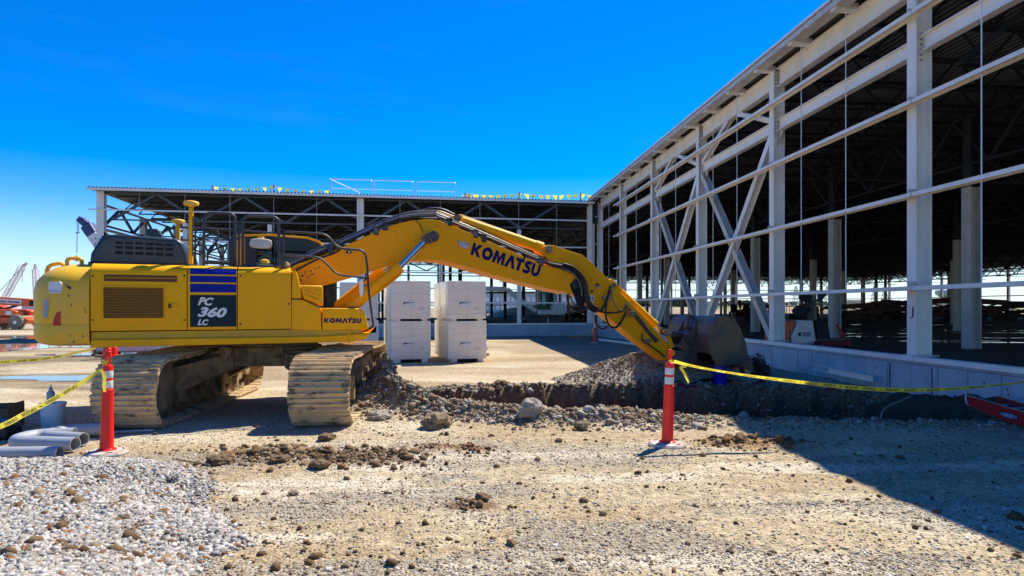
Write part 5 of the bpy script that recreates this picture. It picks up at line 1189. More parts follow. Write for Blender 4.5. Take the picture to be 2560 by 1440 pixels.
# ================================================================ SITE OBJECTS
def delineator(label, x, y, tilt=(0, 0), s=1.0, group='delineator posts', bands=True, rz=0.3, zb=None):
    z0 = float(H(x, y)) if zb is None else zb
    t = thing('delineator_post', label, 'delineator', (x, y, z0), rz, group); t.scale = (s, s, s)
    mb = MB(); n = 8; rr = 0.235
    mb.lathe([(rr, 0.0), (rr+0.005, 0.02), (rr*0.93, 0.045), (0.10, 0.055), (0.09, 0.06)], n=8); mb.build('base', 'conebase', t, bevel=0.004)
    for k in range(4):
        a = k*math.pi/2+0.4; MB().box((-0.035, -0.008, 0.05), (0.035, 0.008, 0.0535)).build('base_slot', 'blackhole', t, loc=(0.17*math.cos(a), 0.17*math.sin(a), 0), rot=(0, 0, a+1.57))
    tb = MB(); tb.lathe([(0.105, 0.055), (0.10, 0.065), (0.075, 0.075), (0.072, 0.09), (0.066, 0.45), (0.061, 0.735), (0.065, 0.738), (0.065, 0.750), (0.057, 0.755), (0.055, 0.775), (0.055, 1.01), (0.050, 1.03), (0.030, 1.038), (0.018, 1.04)], n=28)
    tube_ = tb.build('tube', 'cone', t, smooth=40); tube_.rotation_euler = (tilt[1], tilt[0], 0)
    for a, b in ((0.770, 0.858), (0.888, 0.970)): MB().lathe([(0.0555, a), (0.0562, a+0.002), (0.0562, b-0.002), (0.0555, b)], n=28).build('reflective_band', 'reflect', tube_, smooth=40)
    MB().tube(round_path([(-0.018, 0, 1.03), (-0.020, 0, 1.19), (0.020, 0, 1.19), (0.018, 0, 1.03)], 0.03), 0.012).cyl((0, 0, 1.03), (0, 0, 1.055), 0.022).build('handle', 'cone', tube_, smooth=60)
    return t
M['conebase'] = mat('scuffed_white_rubber', (0.62, 0.56, 0.50), 0.8, var=(0.32, 0.22, 0.15), vscale=9, vamt=0.8)
M['reflect'] = mat('reflective_sleeve', (0.72, 0.72, 0.72), 0.35, var=(0.60, 0.60, 0.60), vscale=40, vamt=0.8)
g1 = gp(1668, 1113); d1 = delineator('red delineator post standing in front of the trench with tape tied to its handle', g1.x, g1.y, (0.035, 0))
g2 = Vector((-4.70, 7.42)); d2 = delineator('red delineator post standing at the edge of the white gravel heap by the left track', g2.x, g2.y, (0.012, 0))
g = gp(1370, 834); delineator('far delineator post at the left end of the pennant string by the back wall', g.x, g.y)
g = gp(1487, 858); delineator('far delineator post at the right end of the pennant string, near the arm', g.x, g.y)
# orange drums left
def drum(label, px, py, grp='channelizer drums'):
    g = gp(px, py); t = thing('channelizer_drum', label, 'drum', (g.x, g.y, 0), 0, grp); t.scale = (0.5, 0.5, 1)
    MB().lathe([(0.36, 0), (0.36, 0.06), (0.27, 0.07), (0.26, 0.35), (0.245, 0.36), (0.24, 0.62), (0.225, 0.63), (0.22, 0.9), (0.15, 0.97)], n=20).build('body', 'cone', t, smooth=40)
    for a, r in ((0.40, 0.247), (0.68, 0.231)): MB().lathe([(r, a), (r+0.003, a+0.005), (r+0.001, a+0.12), (r-0.002, a+0.125)], n=20).build('reflective_band', 'reflect', t, smooth=40)
drum('leftmost orange drum behind the left track', 243, 888); drum('orange drum directly behind the left marker post', 268, 897); drum('orange drum nearest the wrapped pallet', 283, 893)

# caution tape
def tape(label, pts, width, start, twist=None, txt=('CAUTION', 'CUIDADO'), flip=False, letter=0.66, sub=10, knots=None):
    P = catmull(pts, sub); t = thing('caution_tape', label, 'tape', pts[0], 0, 'caution tape lines'); P = [p-Vector(pts[0]) for p in P]
    mb = MB(); ribbon(mb, P, width, tw=twist); mb.build('tape_strip', 'tape', t)
    # lettering follows the strip
    cum = [0]
    for a, b in zip(P[:-1], P[1:]): cum.append(cum[-1]+(b-a).length)
    def at(s):
        i = max(0, min(len(P)-2, int(np.searchsorted(cum, s)-1))); f = (s-cum[i])/(cum[i+1]-cum[i]+1e-9)
        d = (P[i+1]-P[i]).normalized(); u = Vector((0, 0, 1)); u = (u-d*u.dot(d)).normalized()
        if twist: u = Matrix.Rotation(twist((i+f)/(len(P)-1)), 3, d) @ u
        return P[i].lerp(P[i+1], f), u, d
    s = start; k = 0; lt = MB(); w_ = width*letter*4.2
    while s+w_ < cum[-1]:
        v, f, asp = text2d(txt[k % len(txt)], bold=0.02); vs = []
        for a, b in v:
            if flip: a, b = 1-a, 1-b
            p, u, d = at(s+a*w_); nrm = d.cross(u)
            if nrm.y > 0: nrm = -nrm
            vs.append(p+u*((b-0.5)*width*letter)+nrm*0.003)
        lt.add(vs, f); s += w_*1.35; k += 1
        if k % 2 == 0:
            p, u, d = at(s); lt.add([p-u*0.012-d*0.02+Vector((0, -0.003, 0)), p-u*0.012+d*0.005+Vector((0, -0.003, 0)), p+u*0.012+d*0.02+Vector((0, -0.003, 0))], [(0, 1, 2)]); s += w_*0.35
    o = lt.build('tape_lettering', 'blackhole', t); o['kind'] = 'stuff'; return t
c1 = wp(1677, 903, 7.88)
tape('yellow caution tape stretched right from the trench marker post past the concrete wall', [c1+Vector((0.03, -0.02, 0)), wp(1760, 921, 7.9), wp(1900, 943, 7.9), wp(2100, 966, 7.88), wp(2250, 975, 7.85), wp(2400, 971, 7.8), wp(2560, 955, 7.6), wp(2760, 925, 7.4)], 0.058, 0.18, flip=True, twist=lambda u: 0.75+0.35*math.sin(u*9))
tl = MB(); ribbon(tl, catmull([c1+Vector((0.18, -0.04, -0.06)), wp(1702, 918, 7.84), wp(1712, 935, 7.84), wp(1719, 950, 7.84), wp(1722, 957, 7.83)], 6), 0.036, up=(1, 0, 0.4), tw=lambda u: 1.2*u); o = tl.build('tape_tail', 'tape'); tag(o, 'loose twisted end of tape hanging from the knot beside the trench post', 'tape')
kn = MB(); kn.lathe([(0.024, -0.012), (0.030, 0), (0.024, 0.014)], c1, 10); o = kn.build('tape_knot', 'tape'); tag(o, 'knot of tape tied round the handle of the trench marker post', 'tape')
c2 = wp(263, 922, 7.42)
tape('yellow caution tape running from the left marker post down to the left edge', [c2+Vector((-0.03, -0.02, 0)), wp(215, 950, 7.3), wp(130, 1000, 7.0), wp(60, 1036, 6.75), wp(0, 1066, 6.5), wp(-160, 1120, 6.0)], 0.054, 0.3, twist=lambda u: 0.95-0.75*u)
tl = MB(); ribbon(tl, catmull([c2+Vector((0.0, -0.08, 0.0)), wp(261, 945, 7.33), wp(260, 965, 7.33), wp(262, 980, 7.33)], 5), 0.034, up=(1, 0, 0.1)); o = tl.build('tape_tail', 'tape'); tag(o, 'short end of tape hanging down the left marker post', 'tape')
kn = MB(); kn.lathe([(0.030, -0.03), (0.036, 0), (0.030, 0.03)], wp(264, 908, 7.42), 10); o = kn.build('tape_knot', 'tape'); tag(o, 'knot of tape tied round the handle of the left marker post', 'tape')
tape('yellow caution tape sagging over the puddles behind the left track', [wp(-80, 908, 15), wp(20, 904, 15.5), wp(110, 897, 16.5), wp(180, 884, 17.5), wp(240, 870, 19)], 0.09, 0.2, twist=lambda u: 0.5)

# pennant strings
def pennants(label, P, n, h, w_, zfix=None, colr='pennant', sag=0.0):
    t = thing('pennant_string', label, 'pennants', P[0], 0, 'pennant strings')
    pts = [Vector(p) for p in P]; cum = [0]
    for a, b in zip(pts[:-1], pts[1:]): cum.append(cum[-1]+(b-a).length)
    def at(s):
        i = max(0, min(len(pts)-2, int(np.searchsorted(cum, s)-1))); return pts[i].lerp(pts[i+1], (s-cum[i])/(cum[i+1]-cum[i]+1e-9))
    MB().tube([p-pts[0] for p in pts], 0.006, 4).build('cord', 'white', t)
    for k in range(n):
        s = cum[-1]*(k+0.5)/n; a = at(s-w_/2)-pts[0]; b = at(s+w_/2)-pts[0]; m = (a+b)/2; sw = rng.uniform(-0.5, 0.5)*w_; dy = rng.uniform(-0.8, 0.8)*w_
        MB().add([a, b, m+Vector((sw, dy, -h*rng.uniform(0.8, 1.0)))], [(0, 1, 2)]).build('pennant', colr, t)
def cat_px(pts, Y): return [wp(a, b, Y) for a, b in pts]
def sagline(a, b, n=8, s=0.2):
    a = Vector(a); b = Vector(b); return [a.lerp(b, k/n)-Vector((0, 0, 4*s*(k/n)*(1-k/n))) for k in range(n+1)]
def onroof(px, py, back=0.3):
    "photo point on the vertical plane just behind the back wing's front edge"
    k = (px-1280)/F; cz, sz = math.cos(BZ), math.sin(BZ); ox, oy = P0.x-sz*back, P0.y+cz*back
    # ox + cz*a = k*(oy + sz*a)
    a = (k*oy-ox)/(cz-k*sz); Y = oy+sz*a; return Vector((ox+cz*a, Y, EYE-(py-HOR)/F*Y))
pr_ = [onroof(a, b) for a, b in ((530, 466), (684, 466), (826, 476))]
pennants('yellow and white pennant string along the left part of the back roof', sagline(pr_[0], pr_[1], 6, 0.12)+sagline(pr_[1], pr_[2], 6, 0.10)[1:], 15, 0.30, 0.24)
pr_ = [onroof(a, b) for a, b in ((1163, 484), (1298, 484), (1452, 485), (1500, 492))]
pennants('yellow pennant string along the right part of the back roof', sagline(pr_[0], pr_[1], 6, 0.1)+sagline(pr_[1], pr_[2], 6, 0.1)[1:]+[pr_[3]], 19, 0.38, 0.30)
for lb, px, a, b in (('red post holding the left end of the roof pennants', 531, 463, 482), ('red and white post in the middle of the left roof pennants', 685, 462, 484), ('red post beside the white box on the roof', 1163, 482, 499), ('red post in the middle of the right roof pennants', 1298, 481, 502), ('dark red post at the right end of the roof pennants', 1452, 483, 505)):
    p = onroof(px, b); q = onroof(px, a); t = thing('roof_post', lb, 'post', p, 0, 'posts on the back roof'); hh = q.z-p.z
    MB().lathe([(0.16, -0.08), (0.14, -0.04), (0.05, -0.03), (0.045, hh)], n=10).build('tube', 'cone', t, smooth=40); MB().lathe([(0.048, hh*0.45), (0.048, hh*0.7)], n=10).build('reflective_band', 'reflect', t)
pf_ = [gp(1372, 834), gp(1487, 858)]; a_ = wp(1374, 806, pf_[0].y); b_ = wp(1486, 818, pf_[1].y)
pennants('yellow pennant string sagging between two posts in front of the back wall', sagline(a_, b_, 10, 0.60), 17, 0.42, 0.22)
# roof guard rails and box
for lb, xa, xb in (('left section of the roof guard rail', 829, 931), ('middle section of the roof guard rail', 935, 1034), ('right section of the roof guard rail', 1041, 1140)):
    b0, b1 = onroof(xa, 492, 1.5), onroof(xb, 495, 1.5); z0 = 8.33; h = 1.12
    t = thing('guard_rail', lb, 'guard rail', (b0.x, b0.y, z0), 0, 'roof guard rails'); d = Vector((b1.x-b0.x, b1.y-b0.y, 0))
    MB().tube(round_path([(0, 0, 0), (0, 0, h), d+Vector((0, 0, h)), d], 0.15), 0.026, 8).build('frame', 'alu', t, smooth=60)
    MB().tube([(0, 0, h*0.5), d+Vector((0, 0, h*0.5))], 0.020, 6).build('mid_rail', 'alu', t)
b0 = onroof(829, 492, 1.5); t = thing('guard_rail', 'short return section of the roof guard rail going back from its left end', 'guard rail', (b0.x-0.1, b0.y, 8.33), 0, 'roof guard rails')
MB().tube(round_path([(0, 0, 0), (0, 0, 1.12), (0.7, 4.5, 1.12), (0.7, 4.5, 0)], 0.15), 0.026, 8).build('frame', 'alu', t, smooth=60)
b0 = onroof(1155, 497, 2.0); b1 = onroof(1189, 497, 2.0)
t = thing('roof_box', 'white box standing on the back roof right of the guard rails', 'box', ((b0.x+b1.x)/2, b0.y+0.4, 8.33))
w_ = (b1.x-b0.x); MB().box((-w_/2, -0.4, 0), (w_/2, 0.4, 0.44)).build('body', 'white', t, bevel=0.01); MB().box((-w_/2-0.02, -0.42, 0.44), (w_/2+0.02, 0.42, 0.47)).build('lid', 'white', t)

# insulation board stacks
def bundle_mesh(h=1.19, n=15, seed=1):
    rr = random.Random(seed); loops = []; a = 0.61
    for k in range(n):
        z0 = h*k/n; z1 = h*(k+1)/n; o = rr.uniform(-0.006, 0.006); p = rr.uniform(-0.006, 0.006)
        for z, i in ((z0+0.002, 0.008), (z0+0.008, 0.0), (z1-0.008, 0.0), (z1-0.002, 0.008)):
            q = a-i; loops.append([(-q+o, -q+p, z), (q+o, -q+p, z), (q+o, q+p, z), (-q+o, q+p, z)])
    return MB().loft(loops).mesh('boards', 'board')
bmesh_ = [bundle_mesh(seed=k) for k in range(4)]
SA = R(16.5)
def stack(px, Y, lab, lower=True, back=0.0, bi=0, low_lab=None):
    ca, sa = math.cos(SA), math.sin(SA); X = (px-1280)/F*Y; x = X-sa*back; y = Y+0.61+ca*back
    for lvl in (0, 1):
        z = 0.10 if lvl == 0 else 1.36
        t = thing('board_bundle', (lab[lvl]), 'insulation', (x+rng.uniform(-.012, .012), y, z), SA+rng.uniform(-0.01, 0.01), 'stacked bundles of white insulation board')
        inst(bmesh_[(bi+lvl) % 4], 'boards', t)
        for fx in (-0.42, 0.42): MB().box((fx-0.09, -0.6, -0.065 if lvl else -0.10), (fx+0.09, 0.6, -0.002)).build('skid', 'board', t)
        MB().box((-0.33, -0.59, -0.06), (0.33, 0.59, -0.012)).build('dark_gap', 'blackhole', t)
        MB().box((-0.005, -0.615, 0), (0.005, -0.612, 1.19)).build('strap', 'steel2', t)
        if back == 0:
            f = -0.613
            MB().box((-0.26+0.02, f-0.006, 0.36), (0.10, f, 0.52)).build('label', 'lblwhite', t)
            MB().prism([(-0.24, 0.52), (-0.24, 0.44), (-0.18, 0.485), (0.10, 0.50), (0.10, 0.52)], f-0.010, f-0.006).build('label_header', 'lblblue', t)
            tm = MB(); text_quad(tm, 'INSULATION', (-0.08, f-0.012, 0.503), (0.09, f-0.012, 0.503), (-0.08, f-0.012, 0.515), (0.09, f-0.012, 0.515)); tm.build('label_text', 'lblwhite', t)
            for (a, b) in ((0.24, 0.34), (0.30, 0.31), (0.36, 0.35), (0.25, 0.28), (0.34, 0.27)): MB().box((a, f-0.004, b), (a+0.035, f, b+0.022)).build('print_mark', 'pvc', t)
        MB().box((-0.6105-0.008, -0.40, 0.0), (-0.612, -0.36, 1.19)).build('strap', 'wrap', t)
M['lblwhite'] = mat('label_paper', (0.72, 0.74, 0.76), 0.4); M['lblblue'] = mat('label_blue', (0.02, 0.06, 0.30), 0.4)
stack(1014, 19.9, ('lower bundle of the left front white board stack', 'upper bundle of the left front white board stack'))
stack(1154, 20.1, ('lower bundle of the right front white board stack', 'upper bundle of the right front white board stack'), bi=1)
stack(1154, 20.1, ('lower bundle of the stack standing behind the right front one', 'upper bundle of the stack standing behind the right front one'), back=1.30, bi=2)
stack(1014, 19.9, ('lower bundle of the stack standing behind the left front one', 'upper bundle of the stack standing behind the left front one'), back=1.30, bi=3)
stack(886, 21.0, ('lower bundle of the stack behind the boom cylinders', 'upper bundle of the stack behind the boom cylinders'), bi=2)
# wrapped pallet behind left track
t = thing('wrapped_pallet', 'low pallet wrapped in crinkled clear plastic behind the left track', 'pallet', (-13.6, 24.0, 0), R(10))
mb = MB(); loops = []
for z, i in ((0.15, 0.05), (0.5, 0.0), (0.9, 0.02), (1.15, 0.05)):
    L2 = []
    for k in range(40):
        a = 2*math.pi*k/40; c_, s_ = math.cos(a), math.sin(a); q = 1+0.04*math.sin(11*a+z*5)+0.03*math.sin(17*a); L2.append(((1.7-i)*q*math.copysign(abs(c_)**0.35, c_), (1.0-i)*q*math.copysign(abs(s_)**0.35, s_), z))
    loops.append(L2)
mb.loft(loops).build('wrapped_load', 'wrap', t)
for x in (-1.4, 0, 1.4): MB().box((x-0.06, -1, 0), (x+0.06, 1, 0.11)).build('bearer', 'wood', t)
for k in range(7): MB().box((-1.6, -0.98+k*0.3, 0.115), (1.6, -0.84+k*0.3, 0.14)).build('deck_board', 'wood', t)
# loose timbers and a rag
for i, (px, py, L2, rz, lb) in enumerate(((300, 893, 1.6, 0.1, 'grey timber lying nearest the drums'), (330, 899, 1.3, -0.05, 'grey timber lying behind the left track in front of the wrapped pallet'), (1214, 889, 0.25, 0.2, 'timber block poking out beside the right board stack'), (880, 866, 1.2, 0, 'timber lying under the boom cylinders behind the tracks'))):
    g = gp(px, py); o = MB().box((-L2/2, -0.05, 0), (L2/2, 0.05, 0.09)).build('timber', 'wood', None, bevel=0.004, loc=(g.x, g.y, 0.0), rot=(0, 0, rz)); tag(o, lb, 'timber')
g = gp(1212, 875)
bm = bmesh.new(); bmesh.ops.create_icosphere(bm, subdivisions=3, radius=0.16)
for v in bm.verts: v.co *= 1+0.35*noise.noise(v.co*9)
me = bpy.data.meshes.new('plastic_scrap'); bm.to_mesh(me); bm.free(); me.materials.append(M['wrap']); o = bpy.data.objects.new('plastic_scrap', me); COL.objects.link(o); o.location = (g.x, g.y, 0.14); tag(o, 'bunched white plastic beside the right board stack', 'litter')

# PVC pipes
def pvc(label, path, r=0.083, group='grey plastic pipes', bell=True):
    P = [Vector(p) for p in path]; o0 = P[0].copy(); t = thing('pvc_pipe', label, 'pipe', o0, 0, group); P = [p-o0 for p in P]
    pp = round_path(P, 0.22, 8); n = 26; mb = MB(); mb.tube(pp, r, n, cap=False)
    d = (pp[-1]-pp[-2]).normalized(); pp2 = pp[:-1]+[pp[-1]]; mb2 = MB(); mb2.tube(pp, r-0.009, n, cap=False)
    a, b = len(mb.v)-n, len(mb2.v)-n
    base = len(mb.v); mb.v += mb2.v; mb.f += [tuple(i+base for i in f[::-1]) for f in mb2.f]
    for k in range(n): mb.f.append((a+k, a+(k+1) % n, base+b+(k+1) % n, base+b+k)); mb.f.append((k, base+k, base+(k+1) % n, (k+1) % n))
    me = bpy.data.meshes.new('pipe'); me.from_pydata([tuple(v) for v in mb.v], [], mb.f); me.update(); me.materials.append(M['pvc']); me.set_sharp_from_angle(angle=R(40)); me.polygons.foreach_set('use_smooth', [True]*len(me.polygons))
    o = inst(me, 'pipe', t); return t
zz = 0.10
a = gp(145, 1150); yy = 7.25
pvc('straight grey pipe at the front, its open end facing right', [(-7.3, 6.92, zz+.0), (-4.98, 7.05, zz+.0)], 0.078)
pvc('front grey bend pipe curving back at its left end, lying behind the straight one', [(-5.55, 8.12, zz), (-5.98, 8.04, zz), (-5.98, 7.62, zz), (-5.13, 7.52, zz)], 0.083)
pvc('rear grey bend pipe partly hidden behind the front bend', [(-5.35, 8.46, zz), (-5.80, 8.38, zz), (-5.86, 7.98, zz), (-5.22, 7.80, zz)], 0.080)
# cardboard box, bucket, bag
t = thing('cardboard_box', 'long open cardboard box on the ground left of the white bucket', 'box', (-7.45, 9.0, 0), R(12))
for a, b in (((-0.42, -0.22, 0), (0.42, -0.212, 0.30)), ((-0.42, 0.212, 0), (0.42, 0.22, 0.33)), ((-0.42, -0.21, 0), (-0.412, 0.21, 0.28)), ((0.412, -0.21, 0), (0.42, 0.21, 0.36)), ((-0.41, -0.21, 0), (0.41, 0.21, 0.006))): MB().box(a, b).build('side_panel' if b[2] > 0.1 else 'bottom', 'cardboard', t)
MB().box((-0.40, -0.225, 0.22), (-0.13, -0.221, 0.27)).build('printed_band', 'bluehead', t)
t = thing('plastic_bucket', 'white plastic bucket with a bottle standing on its lid', 'bucket', (-6.42, 8.95, 0), 0.2)
MB().lathe([(0.125, 0), (0.13, 0.01), (0.152, 0.34), (0.160, 0.345), (0.160, 0.37), (0.15, 0.375), (0.13, 0.372)], n=28).build('body', 'white', t, smooth=40)
MB().lathe([(0.161, 0.352), (0.163, 0.36), (0.163, 0.378), (0.10, 0.384), (0.001, 0.384)], n=28).build('lid', 'white', t, smooth=40)

t = thing('bottle', 'clear squeeze bottle standing on the lid of the white bucket', 'bottle', (-6.45, 8.95, 0.385), 0)
MB().lathe([(0.045, 0), (0.05, 0.01), (0.05, 0.13), (0.03, 0.16), (0.022, 0.18), (0.022, 0.20), (0.008, 0.21), (0.005, 0.25)], n=18).build('body', 'pvc', t, smooth=40)
t = thing('tool_bag', 'black open tool bag in the shade in front of the cardboard box', 'bag', (-6.85, 8.35, 0), 0.1)
MB().prism([(-0.36, 0), (0.36, 0), (0.33, 0.18), (0.10, 0.24), (-0.33, 0.19)], -0.16, 0.16).build('body', 'black', t, bevel=0.03, smooth=50)
MB().tube(round_path([(-0.2, -0.05, 0.2), (-0.15, -0.05, 0.32), (0.15, -0.05, 0.32), (0.2, -0.05, 0.2)], 0.06), 0.012).build('handle', 'black', t); MB().box((0.12, -0.172, 0.11), (0.16, -0.163, 0.16)).build('buckle', 'white', t)
M['limey'] = mat('lime_plastic', (0.42, 0.55, 0.04), 0.4)
t = thing('tape_measure', 'yellow green tape measure on the ground right of the black tool bag', 'tool', (-6.28, 8.3, 0), 0.3)
MB().prism([(-0.08, 0.01), (0.08, 0.01), (0.08, 0.07), (0.04, 0.11), (-0.06, 0.10)], -0.03, 0.03).build('case', 'limey', t, bevel=0.012); MB().box((0.08, -0.012, 0.015), (0.11, 0.012, 0.02)).build('blade', 'white', t)
o = MB().tube(catmull([(-8.5, 8.1, 0.03), (-7, 8.25, 0.03), (-5.9, 8.45, 0.03), (-4.9, 8.75, 0.03)], 6), 0.018).build('cable', 'pvc'); tag(o, 'thin grey conduit lying behind the pipes in the excavator shadow', 'conduit')
# blue barrel, red netting, level staff
t = thing('plastic_pail', 'bright blue plastic cylinder standing below the bucket', 'barrel', (*gp(1800, 962).xy, 0), 0)
MB().lathe([(0.135, 0), (0.145, 0.01), (0.145, 0.24), (0.152, 0.25), (0.152, 0.27), (0.145, 0.28), (0.150, 0.40), (0.165, 0.41), (0.165, 0.46), (0.15, 0.465), (0.001, 0.46)], n=28).build('body', 'bluep', t, smooth=40)
o = MB().beam((*gp(1786, 960).xy, 0), wp(1790, 928, gp(1786, 960).y), 0.10, 0.06).build('red_board', 'red'); tag(o, 'red board leaning against the blue cylinder', 'board')
def heapcloth(label, pts, m, r=0.06, name='netting', cat='netting'):
    mb = MB(); rr = random.Random(len(label))
    for (px, py) in pts:
        g = gp(px, py); n = 10; vs = [(g.x+rr.uniform(-.02, .02), g.y, rr.uniform(0.05, 0.10))]
        for k in range(n):
            a = 2*math.pi*k/n; q = r*rr.uniform(0.7, 1.9); vs.append((g.x+q*1.6*math.cos(a), g.y+q*math.sin(a), rr.uniform(-0.01, 0.03)))
        mb.add(vs, [(0, 1+k, 1+(k+1) % n) for k in range(n)])
    o = mb.build(name, m); tag(o, label, cat); return o
heapcloth('crumpled red netting left of the blue cylinder', [(1696, 956), (1706, 963), (1718, 967), (1735, 968)], 'redfab')
heapcloth('crumpled red netting around the foot of the blue cylinder', [(1764, 958), (1774, 960), (1828, 958), (1842, 962), (1855, 960)], 'redfab')
heapcloth('crumpled red netting under the tape right of the bucket teeth', [(1892, 962), (1903, 958), (1918, 961), (2078, 975)], 'redfab')
# dead shrub by the wall
def leafblob(name, label, cat, c, rx, ry, rz_, n, ls, m, seed=1, group=None):
    rr = np.random.RandomState(seed); d = rr.randn(n, 3); d /= np.linalg.norm(d, axis=1)[:, None]; r = rr.rand(n)**0.4
    P = d*r[:, None]*np.array([rx, ry, rz_]); P[:, 2] = np.abs(P[:, 2]); lump = fbm(P[:, 0]*3+9, P[:, 2]*3+P[:, 1], 1.2/max(rx, .1), 3, seed); P *= (0.6+0.8*lump)[:, None]
    U = rr.randn(n, 3); U /= np.linalg.norm(U, axis=1)[:, None]; W = np.cross(U, rr.randn(n, 3)); W /= np.linalg.norm(W, axis=1)[:, None]; q = ls*(0.5+rr.rand(n))[:, None]
    V = np.stack([P-U*q, P+W*q*0.5, P+U*q, P-W*q*0.5], 1).reshape(-1, 3)
    mb = MB(); mb.v = [tuple(v) for v in V]; mb.f = [(4*i, 4*i+1, 4*i+2, 4*i+3) for i in range(n)]
    me = bpy.data.meshes.new(name); me.from_pydata(mb.v, [], mb.f); me.materials.append(M[m]); return me
g = wp(1893, 925, 16.2)
t = thing('brush_pile', 'dark heap of cut brush against the concrete wall right of the bucket', 'brush', (g.x-.05, g.y, 0), 0)
me = leafblob('twigs', '', '', 0, 0.42, 0.3, 0.55, 1500, 0.035, 'leaf', 3); inst(me, 'twigs', t)['kind'] = 'stuff'
# long white steel angles on the ground
a = gp(1912, 912); b = gp(2195, 978)
o = MB().box((0, -0.08, 0), ((b-a).length, 0.0, 0.012)).box((0, -0.012, 0.013), ((b-a).length, 0, 0.11)).box((0, -0.08, 0.111), ((b-a).length, 0, 0.12)).build('steel_channel', 'steel', None, loc=(a.x-0.10, a.y, max(float(H(a.x+(b.x-a.x)*u_, a.y+(b.y-a.y)*u_)) for u_ in (0, .2, .4, .6, .8, 1))+0.10), rot=(0, 0, math.atan2(b.y-a.y, b.x-a.x))); tag(o, 'long white steel channel lying beside the concrete wall behind the caution tape', 'channel')
a = gp(1500, 852); b = gp(1650, 872)
o = MB().box((0, -0.08, 0), ((b-a).length, 0, 0.10)).build('steel_channel', 'steel', None, loc=(a.x, a.y, 0.02), rot=(0, 0, math.atan2(b.y-a.y, b.x-a.x)), bevel=0.005); tag(o, 'shorter white steel member on the ground behind the arm', 'channel')
a = gp(1330, 833); o = MB().box((0, -0.08, 0), (0.7, 0.08, 0.10)).build('steel_channel', 'steel', None, loc=(a.x, a.y, 0.1)); tag(o, 'short white offcut lying at the foot of the back wall', 'channel')
# tan hose in the trench end
o = MB().tube(catmull([wp(2203, 1048, 10.3), wp(2206, 1030, 10.5), wp(2222, 1015, 10.7), wp(2250, 1003, 10.9), wp(2275, 992, 11.2)], 6), 0.016).build('hose', 'hose'); tag(o, 'tan hose curving out of the trench at the wall', 'hose')
o = MB().tube([gp(432, 1158)+Vector((0, 0, 0.05)), gp(525, 1172)+Vector((0, 0, 0.04))], 0.008).build('metal_rod', 'mud'); tag(o, 'thin rod lying on the edge of the white gravel heap', 'rod')
# red ladder lying at the right edge
t = thing('ladder', 'red fibreglass ladder lying on the gravel at the right edge of the picture', 'ladder', (7.10, 9.95, float(H(7.1, 9.2))+0.04), R(-95))
for yy, zs in ((0, 0.0), (0.42, 0.06)):
    n = 16; pts = []
    for k in range(n+1):
        u = k/n; x = 3.4*u; zt = 0.245-0.07*math.sin(min(1, u*1.6)*math.pi/2)+0.05*max(0, u-0.6); zb_ = 0.11*(1-min(1, u*3.5))**1.5
        pts.append((x, zt, zb_))
    poly = [(x, zb_) for x, zt, zb_ in pts]+[(x, zt) for x, zt, zb_ in pts][::-1]
    MB().prism(poly, yy-0.014, yy+0.014).build('side_rail', 'ladder', t)
    MB().tube([(x, yy, zt+0.006) for x, zt, zb_ in pts], 0.012, 6).build('rim', 'alu', t, smooth=60)
for k in range(9): MB().cyl((0.25+0.33*k, 0.0, 0.13), (0.25+0.33*k, 0.42, 0.15), 0.018, n=8).build('rung', 'alu', t)
MB().tube(round_path([(0.02, 0, 0.24), (-0.09, 0, 0.25), (-0.06, 0, 0.12), (0.03, 0, 0.10)], 0.03), 0.009).build('end_bracket', 'alu', t)
n = 28; el_ = [(0.93+0.20*math.cos(2*math.pi*k/n), 0.095+0.040*math.sin(2*math.pi*k/n)) for k in range(n)]; MB().prism(el_, -0.018, -0.015).build('logo_plate', 'navy', t)
el_ = [(0.93+0.17*math.cos(2*math.pi*k/n), 0.095+0.028*math.sin(2*math.pi*k/n)) for k in range(n)]; MB().prism(el_, -0.020, -0.0182).build('logo_ring', 'white', t)
el_ = [(0.93+0.155*math.cos(2*math.pi*k/n), 0.095+0.022*math.sin(2*math.pi*k/n)) for k in range(n)]; MB().prism(el_, -0.022, -0.0202).build('logo_field', 'blue', t)
mb = MB(); text_quad(mb, 'WERNER', (0.82, -0.024, 0.083), (1.04, -0.024, 0.083), (0.82, -0.024, 0.107), (1.04, -0.024, 0.107), bold=0.02); mb.build('logo_text', 'white', t)

